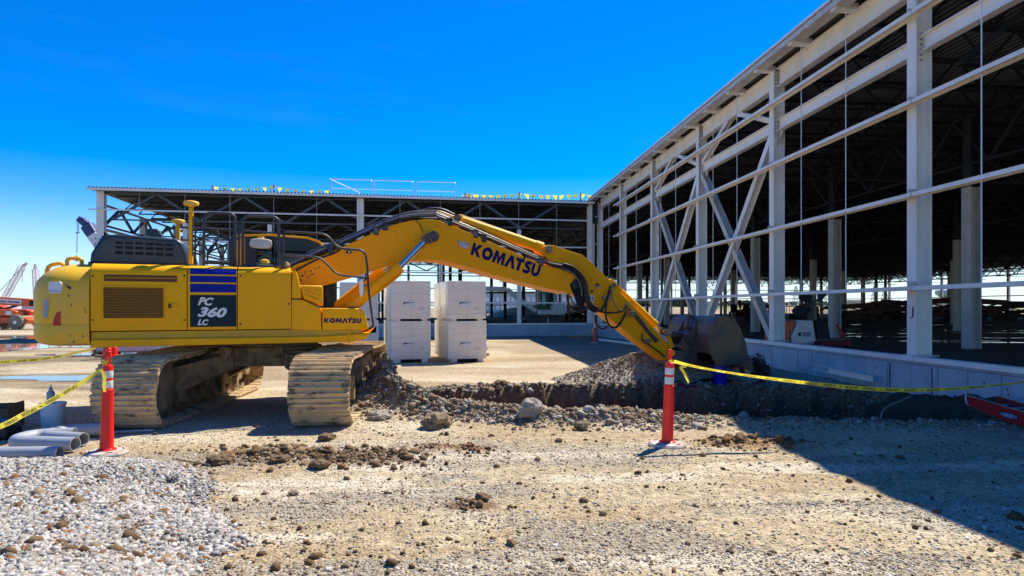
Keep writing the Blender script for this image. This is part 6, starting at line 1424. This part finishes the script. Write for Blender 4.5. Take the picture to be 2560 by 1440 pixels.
# ================================================================ MACHINES
def boom_lift(label, loc, rz, sc=1.0, sign=True, stowed=True):
    t = thing('boom_lift', label, 'boom lift', loc, rz); t.scale = (sc, sc, sc)
    MB().prism([(-1.9, 0.45), (1.9, 0.45), (2.0, 0.75), (1.2, 0.98), (-1.2, 0.98), (-2.0, 0.75)], -0.75, 0.75).build('chassis', 'orange', t, bevel=0.04)
    for x in (-1.55, 1.55):
        for s_ in (-1, 1):
            wh = MB().lathe([(0.30, -0.20), (0.52, -0.20), (0.58, -0.13), (0.58, 0.13), (0.52, 0.20), (0.30, 0.20)], (x, s_*1.08, 0.58), 30, ax=(0, s_, 0)).build('wheel', 'tyre', t, smooth=35)
            MB().lathe([(0.31, 0.0), (0.31, 0.17), (0.22, 0.12), (0.12, 0.20), (0.001, 0.20)], (x, s_*1.10, 0.58), 20, ax=(0, s_, 0)).build('rim', 'alu', wh, smooth=35)
            tr_ = MB()
            for k in range(20):
                a = 2*math.pi*k/20; c_ = Vector((x+0.575*math.cos(a), s_*1.08, 0.58+0.575*math.sin(a))); tr_.beam(c_+Vector((0, -0.19, 0)), c_+Vector((0, 0.19, 0)), 0.06, 0.06, up=Vector((math.cos(a), 0, math.sin(a))))
            o = tr_.build('tread', 'tyre', wh); o['kind'] = 'stuff'
    MB().lathe([(0.6, 0.98), (0.6, 1.08)], n=24).build('turntable', 'dark', t)
    MB().prism([(-2.6, 1.08), (1.3, 1.08), (1.4, 1.45), (0.9, 1.58), (-0.7, 1.62), (-1.6, 2.0), (-2.5, 2.1), (-2.85, 1.7)], -1.05, -0.35).build('engine_cover', 'orange', t, bevel=0.06, smooth=40)
    MB().prism([(-2.6, 1.08), (1.3, 1.08), (1.4, 1.45), (0.9, 1.58), (-0.7, 1.62), (-1.6, 2.0), (-2.5, 2.1), (-2.85, 1.7)], 0.35, 1.05).build('engine_cover', 'orange', t, bevel=0.06, smooth=40)
    MB().box((-2.3, -0.34, 1.1), (1.0, 0.34, 1.4)).build('turret_frame', 'dark', t)
    MB().beam((-2.2, 0, 2.35), (1.75, 0, 2.12), 0.40, 0.62).build('base_boom', 'orange', t, bevel=0.02)
    MB().beam((1.75, 0, 2.10), (3.8, 0, 1.98), 0.30, 0.46).build('fly_boom', 'steel_dark', t)
    MB().beam((3.8, 0, 1.95), (4.3, 0, 1.5), 0.22, 0.22).build('jib', 'steel_dark', t)
    MB().beam((-1.2, 0, 1.45), (0.9, 0, 2.0), 0.16, 0.16).build('lift_cylinder', 'dark', t)
    bk = MB()
    for z in (1.15, 1.65, 2.2):
        P_ = [(4.3, -1.1, z), (5.1, -1.1, z), (5.1, 1.1, z), (4.3, 1.1, z), (4.3, -1.1, z)]
        for a, b in zip(P_[:-1], P_[1:]): bk.beam(a, b, 0.045, 0.045)
    for x, y in ((4.3, -1.1), (5.1, -1.1), (5.1, 1.1), (4.3, 1.1), (4.3, 0), (5.1, 0)): bk.beam((x, y, 1.1), (x, y, 2.2), 0.045, 0.045)
    bk.box((4.3, -1.1, 1.08), (5.1, 1.1, 1.13)); bk.build('basket', 'orange', t)
    if sign:
        d = (Vector((1.75, 0, 2.12))-Vector((-2.2, 0, 2.35))).normalized(); u = Vector((-d.z, 0, d.x))
        for sg in (-1,):
            c0 = Vector((-0.25, sg*0.208, 2.24))
            q = MB(); q.add([c0-d*1.35-u*0.17, c0+d*1.35-u*0.17, c0+d*1.35+u*0.17, c0-d*1.35+u*0.17], [(0, 1, 2, 3)]); q.build('sign_panel', 'white', t)
            mb = MB(); text_quad(mb, 'United Rentals', c0-d*0.85-u*0.10+Vector((0, -.004, 0)), c0+d*1.22-u*0.10+Vector((0, -.004, 0)), c0-d*0.85+u*0.10+Vector((0, -.004, 0)), c0+d*1.22+u*0.10+Vector((0, -.004, 0)), bold=0.03, shear=0.1)
            mb.lathe([(0.10, 0), (0.10, -0.003)], c0-d*1.08, 20, ax=(0, 1, 0)); mb.build('sign_text', 'blackhole', t)
            MB().lathe([(0.055, 0), (0.055, -0.006)], c0-d*1.08+Vector((0.02, 0, 0)), 16, ax=(0, 1, 0)).build('sign_logo', 'white', t)
            MB().box((0.55, -1.062, 1.15), (1.05, -1.056, 1.45)).build('info_plate', 'white', t)
    return t
bl = boom_lift('orange boom lift with a rental sign on its boom at the left edge', (-40.3, 51.5, 0), R(-6))
M['oxide'] = mat('dirty_dark_red_paint', (0.10, 0.014, 0.008), 0.6, var=(0.03, 0.012, 0.010), vscale=2, vamt=0.9)  # lift orange darkened, the building's shade put into the colour
M['tyre_shaded'] = mat('shade_darkened_tyre', (0.02, 0.02, 0.02), 0.8)
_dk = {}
def darkmesh(me):  # copies of the lift meshes with shade-darkened materials for indoors
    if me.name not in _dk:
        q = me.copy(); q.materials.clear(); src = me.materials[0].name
        q.materials.append(M['oxide'] if src.startswith('orange') else M['tyre_shaded'] if src.startswith('dusty') else M['dark'] if src.startswith(('alu', 'white')) else me.materials[0]); _dk[me.name] = q
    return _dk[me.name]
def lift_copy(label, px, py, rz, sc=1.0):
    g = gp(px, py, FZ); r = dup(bl, (g.x, g.y, FZ), rz, label, 'boom lifts inside the frame, darkened for its shade', (0.68*sc, 0.68*sc, 0.64*sc))
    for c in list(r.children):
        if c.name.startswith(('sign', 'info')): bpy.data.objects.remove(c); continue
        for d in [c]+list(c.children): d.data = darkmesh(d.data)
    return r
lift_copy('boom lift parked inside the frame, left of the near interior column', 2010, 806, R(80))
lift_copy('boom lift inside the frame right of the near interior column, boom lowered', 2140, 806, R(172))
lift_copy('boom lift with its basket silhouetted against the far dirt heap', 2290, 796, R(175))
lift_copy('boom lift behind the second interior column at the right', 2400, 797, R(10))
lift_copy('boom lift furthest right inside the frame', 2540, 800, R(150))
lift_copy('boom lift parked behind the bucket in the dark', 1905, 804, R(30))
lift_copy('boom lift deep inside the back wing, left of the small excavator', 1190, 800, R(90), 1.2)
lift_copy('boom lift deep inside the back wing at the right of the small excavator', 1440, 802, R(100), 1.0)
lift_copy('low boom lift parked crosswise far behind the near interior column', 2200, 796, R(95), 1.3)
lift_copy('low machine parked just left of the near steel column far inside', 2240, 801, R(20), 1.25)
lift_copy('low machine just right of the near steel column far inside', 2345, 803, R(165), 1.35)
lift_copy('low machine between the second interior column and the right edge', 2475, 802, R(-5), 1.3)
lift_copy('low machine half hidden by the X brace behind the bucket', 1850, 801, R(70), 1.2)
# light tower
g = gp(1997, 866, FZ)
t = thing('light_tower', 'mobile light tower with white generator body and folded lamps just inside the frame', 'light tower', (g.x, g.y, FZ), R(12))
MB().prism([(-0.60, 0.08), (0.30, 0.08), (0.16, 0.86), (-0.34, 0.86), (-0.60, 0.35)], -0.5, 0.5).build('generator_body', 'white', t, bevel=0.05, smooth=40)
MB().prism([(-1.0, 0.15), (-0.64, 0.15), (-0.64, 0.42), (-0.40, 0.86), (-0.66, 0.82), (-0.92, 0.5)], -0.45, 0.45).build('end_hood', 'orange', t, bevel=0.03)
MB().prism([(0.37, 0.25), (0.85, 0.25), (0.72, 0.84), (0.28, 0.86)], -0.45, 0.45).build('end_panel', 'steel_dark', t, bevel=0.03)
MB().box((-0.8, -0.45, 0.15), (1.3, 0.45, 0.27)).box((1.2, -0.08, 0.2), (2.0, 0.08, 0.27)).build('trailer_frame', 'dark', t)
MB().box((0.15, -0.9, 0.05), (1.1, -0.55, 0.2)).build('outrigger', 'redfab', t)
for s_ in (1,): MB().lathe([(0.15, -0.09), (0.30, -0.09), (0.30, 0.09), (0.15, 0.09)], (0.75, s_*0.45, 0.26), 20, ax=(0, 1, 0)).build('wheel', 'tyre', t, smooth=40)
MB().box((0.36, -0.08, 0.3), (0.52, 0.08, 1.5)).build('mast', 'dark', t)
for (x, y, z, dx, dz) in ((0.10, -0.2, 1.62, -0.5, -0.5), (0.72, -0.2, 1.60, 0.5, -0.7), (-0.22, -0.3, 1.15, -0.5, 0.8), (0.1, -0.2, 1.12, 0.3, -0.5)):
    c_ = Vector((x, y, z)); ax = Vector((dx, -0.5, dz)).normalized()
    h_ = MB().lathe([(0.05, -0.18), (0.09, -0.14), (0.19, 0.0), (0.205, 0.03)], c_, 24, ax=ax).build('lamp_head', 'dark', t, smooth=40); MB().lathe([(0.195, 0.015), (0.11, -0.015), (0.001, -0.04)], c_, 24, ax=ax).build('lens', 'lamp_glass', h_, smooth=40)
    MB().beam(c_, (0.45, 0, 1.40), 0.05, 0.05).build('lamp_arm', 'dark', t)
mb = MB(); text_quad(mb, 'United', (-0.24, -0.505, 0.42), (0.06, -0.505, 0.42), (-0.24, -0.505, 0.49), (0.06, -0.505, 0.49)); text_quad(mb, 'Rentals', (-0.24, -0.505, 0.35), (0.06, -0.505, 0.35), (-0.24, -0.505, 0.41), (0.06, -0.505, 0.41)); mb.lathe([(0.06, 0), (0.06, -0.003)], (-0.34, -0.502, 0.42), 16, ax=(0, 1, 0)); mb.build('sign_text', 'navy', t)
M['redfab2'] = mat('red_painted_wood', (0.55, 0.03, 0.03), 0.5)
# red folding barricade
g = gp(2118, 864, FZ); t = thing('barricade', 'leaning red folding barricade legs beside the near interior column', 'barricade', (g.x, g.y, FZ))
MB().beam((-0.10, 0, 0), (-0.34, 0, 0.72), 0.05, 0.06).build('leg', 'redfab2', t); MB().beam((0.16, 0.1, 0), (-0.32, 0.05, 0.68), 0.05, 0.06).build('leg', 'redfab2', t)
M['lightblue2'] = glass('tinted_glass', (0.45, 0.62, 0.60))
# mini excavator inside the back wing
g = gp(1352, 808, FZ); t = thing('mini_excavator', 'small white and black excavator with a glazed cab standing inside the back wing', 'excavator', (g.x, g.y-4, FZ), R(3)); t.scale = (0.92,)*3
MB().prism([(-1.5, 0.1), (1.5, 0.1), (1.7, 0.4), (1.5, 0.7), (-1.5, 0.7), (-1.7, 0.4)], -1.1, -0.6).build('track', 'dark', t, bevel=0.08); MB().prism([(-1.5, 0.1), (1.5, 0.1), (1.7, 0.4), (1.5, 0.7), (-1.5, 0.7), (-1.7, 0.4)], 0.6, 1.1).build('track', 'dark', t, bevel=0.08)
MB().prism([(-0.4, 0.8), (1.7, 0.8), (1.9, 1.3), (1.5, 1.85), (0.8, 1.9), (0.6, 1.2), (-0.4, 1.2)], -1.0, 1.0).build('body', 'white', t, bevel=0.1, smooth=40)
for x in (-0.45, 0.42, 0.98): MB().beam((x, -0.75, 1.2), (x+0.03, -0.75, 2.85), 0.1, 0.08).build('cab_post', 'dark', t)
MB().box((-0.5, -0.8, 2.8), (1.05, 0.2, 2.92)).build('cab_roof', 'dark', t, bevel=0.03); MB().box((-0.40, -0.77, 1.25), (0.95, -0.75, 2.8)).build('cab_glass', 'lightblue2', t)
bmx = [Vector(p) for p in ((-0.6, -0.2, 1.1), (-1.8, -0.2, 1.9), (-3.0, -0.2, 2.9), (-5.6, -0.2, 2.95), (-6.0, -0.2, 2.75))]
for a, b in zip(bmx[:-2], bmx[1:-1]): MB().beam(a, b, 0.3, 0.38).build('boom', 'white', t, bevel=0.03)
MB().beam((-5.5, -0.2, 2.95), (-5.9, -0.2, 1.1), 0.24, 0.36).build('arm', 'white', t, bevel=0.03); MB().beam((-3.2, -0.2, 2.6), (-5.2, -0.2, 2.65), 0.14, 0.14).build('arm_cylinder', 'dark', t)
MB().prism([(-6.2, 0.1), (-5.3, 0.1), (-5.2, 0.7), (-5.7, 1.2), (-6.2, 0.9)], -0.6, 0.2).build('bucket', 'dark', t, bevel=0.03)
# ---------------------------------------------------------------- cranes
Yc = 75
t = thing('mobile_crane', 'white telescopic crane boom with dark blue head and hanging hook beyond the back wing', 'crane', (wp(330, 800, Yc).x, Yc, 0))
o0 = Vector(t.location)
A_, B_ = wp(340, 745, Yc)-o0, wp(222, 568, Yc)-o0
MB().beam(A_, B_, 1.1, 1.15).build('boom', 'crane_white', t, bevel=0.05); dB = (B_-A_).normalized()
MB().beam(B_-dB*1.2, B_+dB*0.3, 1.2, 1.3).build('boom_head', 'bluehead', t, bevel=0.2); MB().beam(B_+dB*0.3, wp(203, 549, Yc)-o0, 0.7, 0.8).build('jib', 'bluehead', t, bevel=0.1); MB().beam(wp(207, 554, Yc)-o0, wp(196, 546, Yc)-o0, 0.5, 0.7).build('sheave', 'bluehead', t, bevel=0.1)
for dx in (0, 3.5): MB().cyl(wp(193+dx, 548, Yc)-o0, wp(193+dx, 582, Yc)-o0, 0.035, n=5).build('hoist_rope', 'sling', t)
MB().cyl(wp(193, 582, Yc)-o0, wp(192, 632, Yc)-o0, 0.04, n=5).build('hoist_rope', 'sling', t); MB().box(wp(190, 581, Yc)-o0-Vector((0, .1, 0)), wp(198, 583, Yc)-o0+Vector((0, .1, 0))).build('rope_spreader', 'dark', t)
MB().lathe([(0.05, 0), (0.28, 0.15), (0.32, 0.5), (0.2, 0.65)], wp(192, 646, Yc)-o0-Vector((0, 0, .35)), 12).build('hook_block', 'dark', t)
mb = MB(); u_ = Vector((-dB.z, 0, dB.x)); c0 = B_-dB*2.9+Vector((0, -0.56, 0)); text_quad(mb, 'LINK', c0+dB*1.2+u_*-0.3, c0-dB*1.2+u_*-0.3, c0+dB*1.2+u_*0.3, c0-dB*1.2+u_*0.3, bold=0.03); mb.build('boom_lettering', 'bluehead', t)
MB().box((-3, -1.3, 1.0), (5, 1.3, 1.7)).build('carrier', 'crane_white', t); MB().box((-1.5, -1.2, 1.7), (1.5, 1.2, 3.6)).build('cab', 'crane_white', t, bevel=0.1)
for x in (-2.3, -0.9, 2.8, 4.2): MB().lathe([(0.3, -1.4), (0.6, -1.35), (0.6, 1.35), (0.3, 1.4)], (x, 0, 0.6), 18, ax=(0, 1, 0)).build('wheel', 'tyre', t)
def lattice(mb, a, b, w0, w1, n=14):
    a = Vector(a); b = Vector(b); d = (b-a).normalized(); sd = Vector((d.z, 0, -d.x)); yy = Vector((0, 1, 0)); prev = None
    for k in range(n+1):
        u = k/n; w_ = w0+(w1-w0)*u; c_ = a.lerp(b, u); cs = [c_+sd*w_*i+yy*w_*j for i, j in ((-1, -1), (1, -1), (1, 1), (-1, 1))]
        if prev:
            for i in range(4): mb.beam(prev[i], cs[i], 0.22, 0.22); mb.beam(prev[i], cs[(i+1) % 4], 0.14, 0.14)
        prev = cs
for lb, xa, ya, xb, yb, xt, yt in (('left far lattice crane leaning right with a hanging hook line', 6, 742, 55, 668, 68, 657), ('right far lattice crane standing nearly upright by the counterweight', 93, 748, 89, 674, 88, 660)):
    Yf = 260; b0 = wp(xa, 766, Yf); t = thing('lattice_crane', lb, 'crane', (b0.x, Yf, 0), 0, 'far lattice cranes'); o0 = Vector(t.location)
    mb = MB(); lattice(mb, wp(xa, ya+14, Yf)-o0, wp(xb, yb, Yf)-o0, 0.75, 0.8); mb.build('lattice_boom', 'crane_far', t)
    mb = MB(); lattice(mb, wp(xb, yb, Yf)-o0, wp(xt, yt, Yf)-o0, 0.5, 0.15, 5); mb.build('boom_tip', 'crane_far', t)
    MB().box((-4, -3, 1), (4, 3, 5)).build('crane_house', 'crane_far', t)
    if xb == 55: MB().cyl(wp(56, 672, Yf)-o0, wp(55, 705, Yf)-o0, 0.12, n=4).build('hoist_rope', 'sling', t); MB().cyl(wp(48, 676, Yf)-o0, wp(-30, 760, Yf)-o0, 0.12, n=4).build('stay', 'sling', t)
    else: MB().box(wp(86, 742, Yf)-o0, wp(89, 750, Yf)-o0+Vector((0, 1, 0))).build('hoist_block', 'sling', t)
# ================================================================ BACKGROUND
def far_box(name, label, cat, x0, x1, ya, yb, Y, depth, m, group=None):
    a = wp(x0, ya, Y); b = wp(x1, yb, Y); t = thing(name, label, cat, ((a.x+b.x)/2, Y, 0), 0, group); return t, (b.x-a.x)/2, a.z, max(0.0, b.z)
t, hw_, zt_, zb_ = far_box('far_building', 'long pale glazed building seen through the back wing behind the small excavator', 'building', 1205, 1440, 733, 772, 190, 20, 'farwall')
MB().box((-hw_, 0, 0), (hw_, 20, zt_)).build('wall', 'farwall', t); MB().box((-hw_-1, -0.5, zt_), (hw_+1, 20, zt_+0.5)).build('roof', 'dark', t)
for r_ in range(2):
    for k in range(17):
        x = -hw_+1+(2*hw_-2)*(k+0.1)/17; MB().box((x, -0.12, zt_*(0.18+0.42*r_)), (x+(2*hw_-2)/17*0.62, -0.02, zt_*(0.18+0.42*r_)+1.3)).build('window', 'glasspane', t)
for lb, x0, x1, ya, Y in (('low grey shed on the horizon behind the X braces', 1762, 1795, 757, 300), ('long low white buildings on the horizon left of the white board stacks', 930, 955, 757, 300)):
    t, hw_, zt_, zb_ = far_box('far_shed', lb, 'shed', x0, x1, ya, 770, Y, 10, 'farwall'); MB().box((-hw_, 0, 0), (hw_, 12, zt_)).build('wall', 'farwall', t); MB().prism([(-hw_-0.5, zt_), (hw_+0.5, zt_), (hw_, zt_+0.6), (-hw_, zt_+0.6)], -0.3, 12.3).build('roof', 'pvc', t)
# dirt heaps
def mound(label, px0, px1, ptop, Y, seed, dpt=14):
    x0 = wp(px0, 770, Y).x; x1 = wp(px1, 770, Y).x; h = wp(0, ptop, Y).z; hw_ = (x1-x0)/2; vs = []; fs = []; nx, ny = 70, 26
    for j in range(ny+1):
        for i in range(nx+1):
            u = i/nx*2-1; v = j/ny*2-1; x = u*hw_; y = v*dpt
            q = max(0, 1-(abs(u)**2.6))*max(0, 1-v*v)**0.8; z = h*q*(0.62+0.75*float(fbm(x+seed*31, y, 0.16, 4, seed)))
            vs.append((x, y, z-0.1))
    for j in range(ny):
        for i in range(nx): a = j*(nx+1)+i; fs.append((a, a+1, a+nx+2, a+nx+1))
    mb = MB(); mb.add(vs, fs); o = mb.build('dirt_mound', 'dirt_far', None, smooth=60, loc=((x0+x1)/2, Y+dpt, 0)); o['kind'] = 'structure'; return o
mound('a', 2150, 2300, 748, 165, 1); mound('b', 1590, 1900, 777-8, 175, 2); mound('c', 1205, 1470, 765, 120, 3, 6); mound('d', 1880, 2130, 766, 190, 4)
# green field and tree belt
o = MB().add([(60, 330, 1.0), (420, 330, 1.0), (620, 620, 4.0), (60, 620, 4.0), (60, 325, 0), (420, 325, 0)], [(0, 1, 2, 3), (4, 5, 1, 0)]).build('field', 'grass'); o['kind'] = 'structure'
mb = MB(); rr = np.random.RandomState(4)
def far_wood(label, x0, x1, Y, h, seed, n=5200):
    rr = np.random.RandomState(seed); x = rr.uniform(x0, x1, n); top = h*(0.45+0.9*fbm(x, x*0, 0.05, 4, seed)); z = top*rr.rand(n)**0.7; y = Y+rr.uniform(-8, 8, n)
    U = rr.randn(n, 3); U /= np.linalg.norm(U, axis=1)[:, None]; W = np.cross(U, rr.randn(n, 3)); W /= np.linalg.norm(W, axis=1)[:, None]; q = (1.1*(0.6+rr.rand(n)))[:, None]; P = np.stack([x, y, z], -1)
    V = np.stack([P-U*q, P+W*q, P+U*q, P-W*q], 1).reshape(-1, 3); me = bpy.data.meshes.new('far_wood'); me.from_pydata([tuple(v) for v in V], [], [(4*i, 4*i+1, 4*i+2, 4*i+3) for i in range(n)]); me.materials.append(M['leaf_far'])
    o = bpy.data.objects.new('far_wood', me); COL.objects.link(o); kind(o, 'stuff', label, 'trees')
far_wood('distant line of trees along the horizon at the right', 90, 420, 640, 9, 3)
far_wood('distant line of trees seen between the columns behind the arm', 40, 150, 480, 8, 5, 3500)
# water tower
Yw = 600; p = wp(2368, 770, Yw); t = thing('water_tower', 'pale water tower on the horizon seen through the frame', 'water tower', (p.x, Yw, 0))
MB().lathe([(3.5, 0), (2.6, 6), (2.6, 9), (4, 10.5), (9.5, 14.5), (9.8, 17.5), (9, 18.5), (0.1, 19.5)], n=24).build('tank', 'farwall', t, smooth=40)
# pylons
for i, px in enumerate((1990, 2068, 2186, 2212)):
    Yp = 420; p = wp(px, 770, Yp); t = thing('power_pylon', ('leftmost pylon of the far power line', 'second pylon from the left of the far power line', 'third pylon from the left above the dirt heap', 'rightmost pylon above the dirt heap')[i], 'pylon', (p.x, Yp, 0), 0, 'far pylons')
    mb = MB(); lattice(mb, (0, 0, 0), (0, 0, 16), 2.2, 0.4, 7); mb.build('mast', 'pvc', t)
    for z in (10, 13): MB().beam((-4, 0, z), (4, 0, z), 0.2, 0.25).build('cross_arm', 'pvc', t)
# precast portal frames beyond the wing
M['precast'] = mat('precast_concrete', (0.50, 0.44, 0.34), 0.85)
for i, (xa, xb, y0) in enumerate(((2115, 2152, 750), (2322, 2345, 751), (2358, 2400, 752), (2412, 2452, 752), (2528, 2600, 753))):
    Yq = 150; a = wp(xa, y0, Yq); b = wp(xb, y0, Yq); t = thing('precast_frame', ('first precast concrete portal from the left, by the dirt heap', 'narrow precast concrete portal just right of the near steel column', 'precast concrete portal below the water tower', 'precast concrete portal behind the second interior column', 'precast concrete portal at the right edge')[i], 'frame', ((a.x+b.x)/2, Yq, 0), 0, 'precast portals'); hw_ = (b.x-a.x)/2
    MB().box((-hw_-0.2, -0.4, a.z-1.1), (hw_+0.2, 0.4, a.z)).build('beam', 'precast', t)
    for s_ in (-1, 1): MB().box((s_*hw_-0.3, -0.35, 0), (s_*hw_+0.3, 0.35, a.z-1.1)).build('post', 'precast', t)
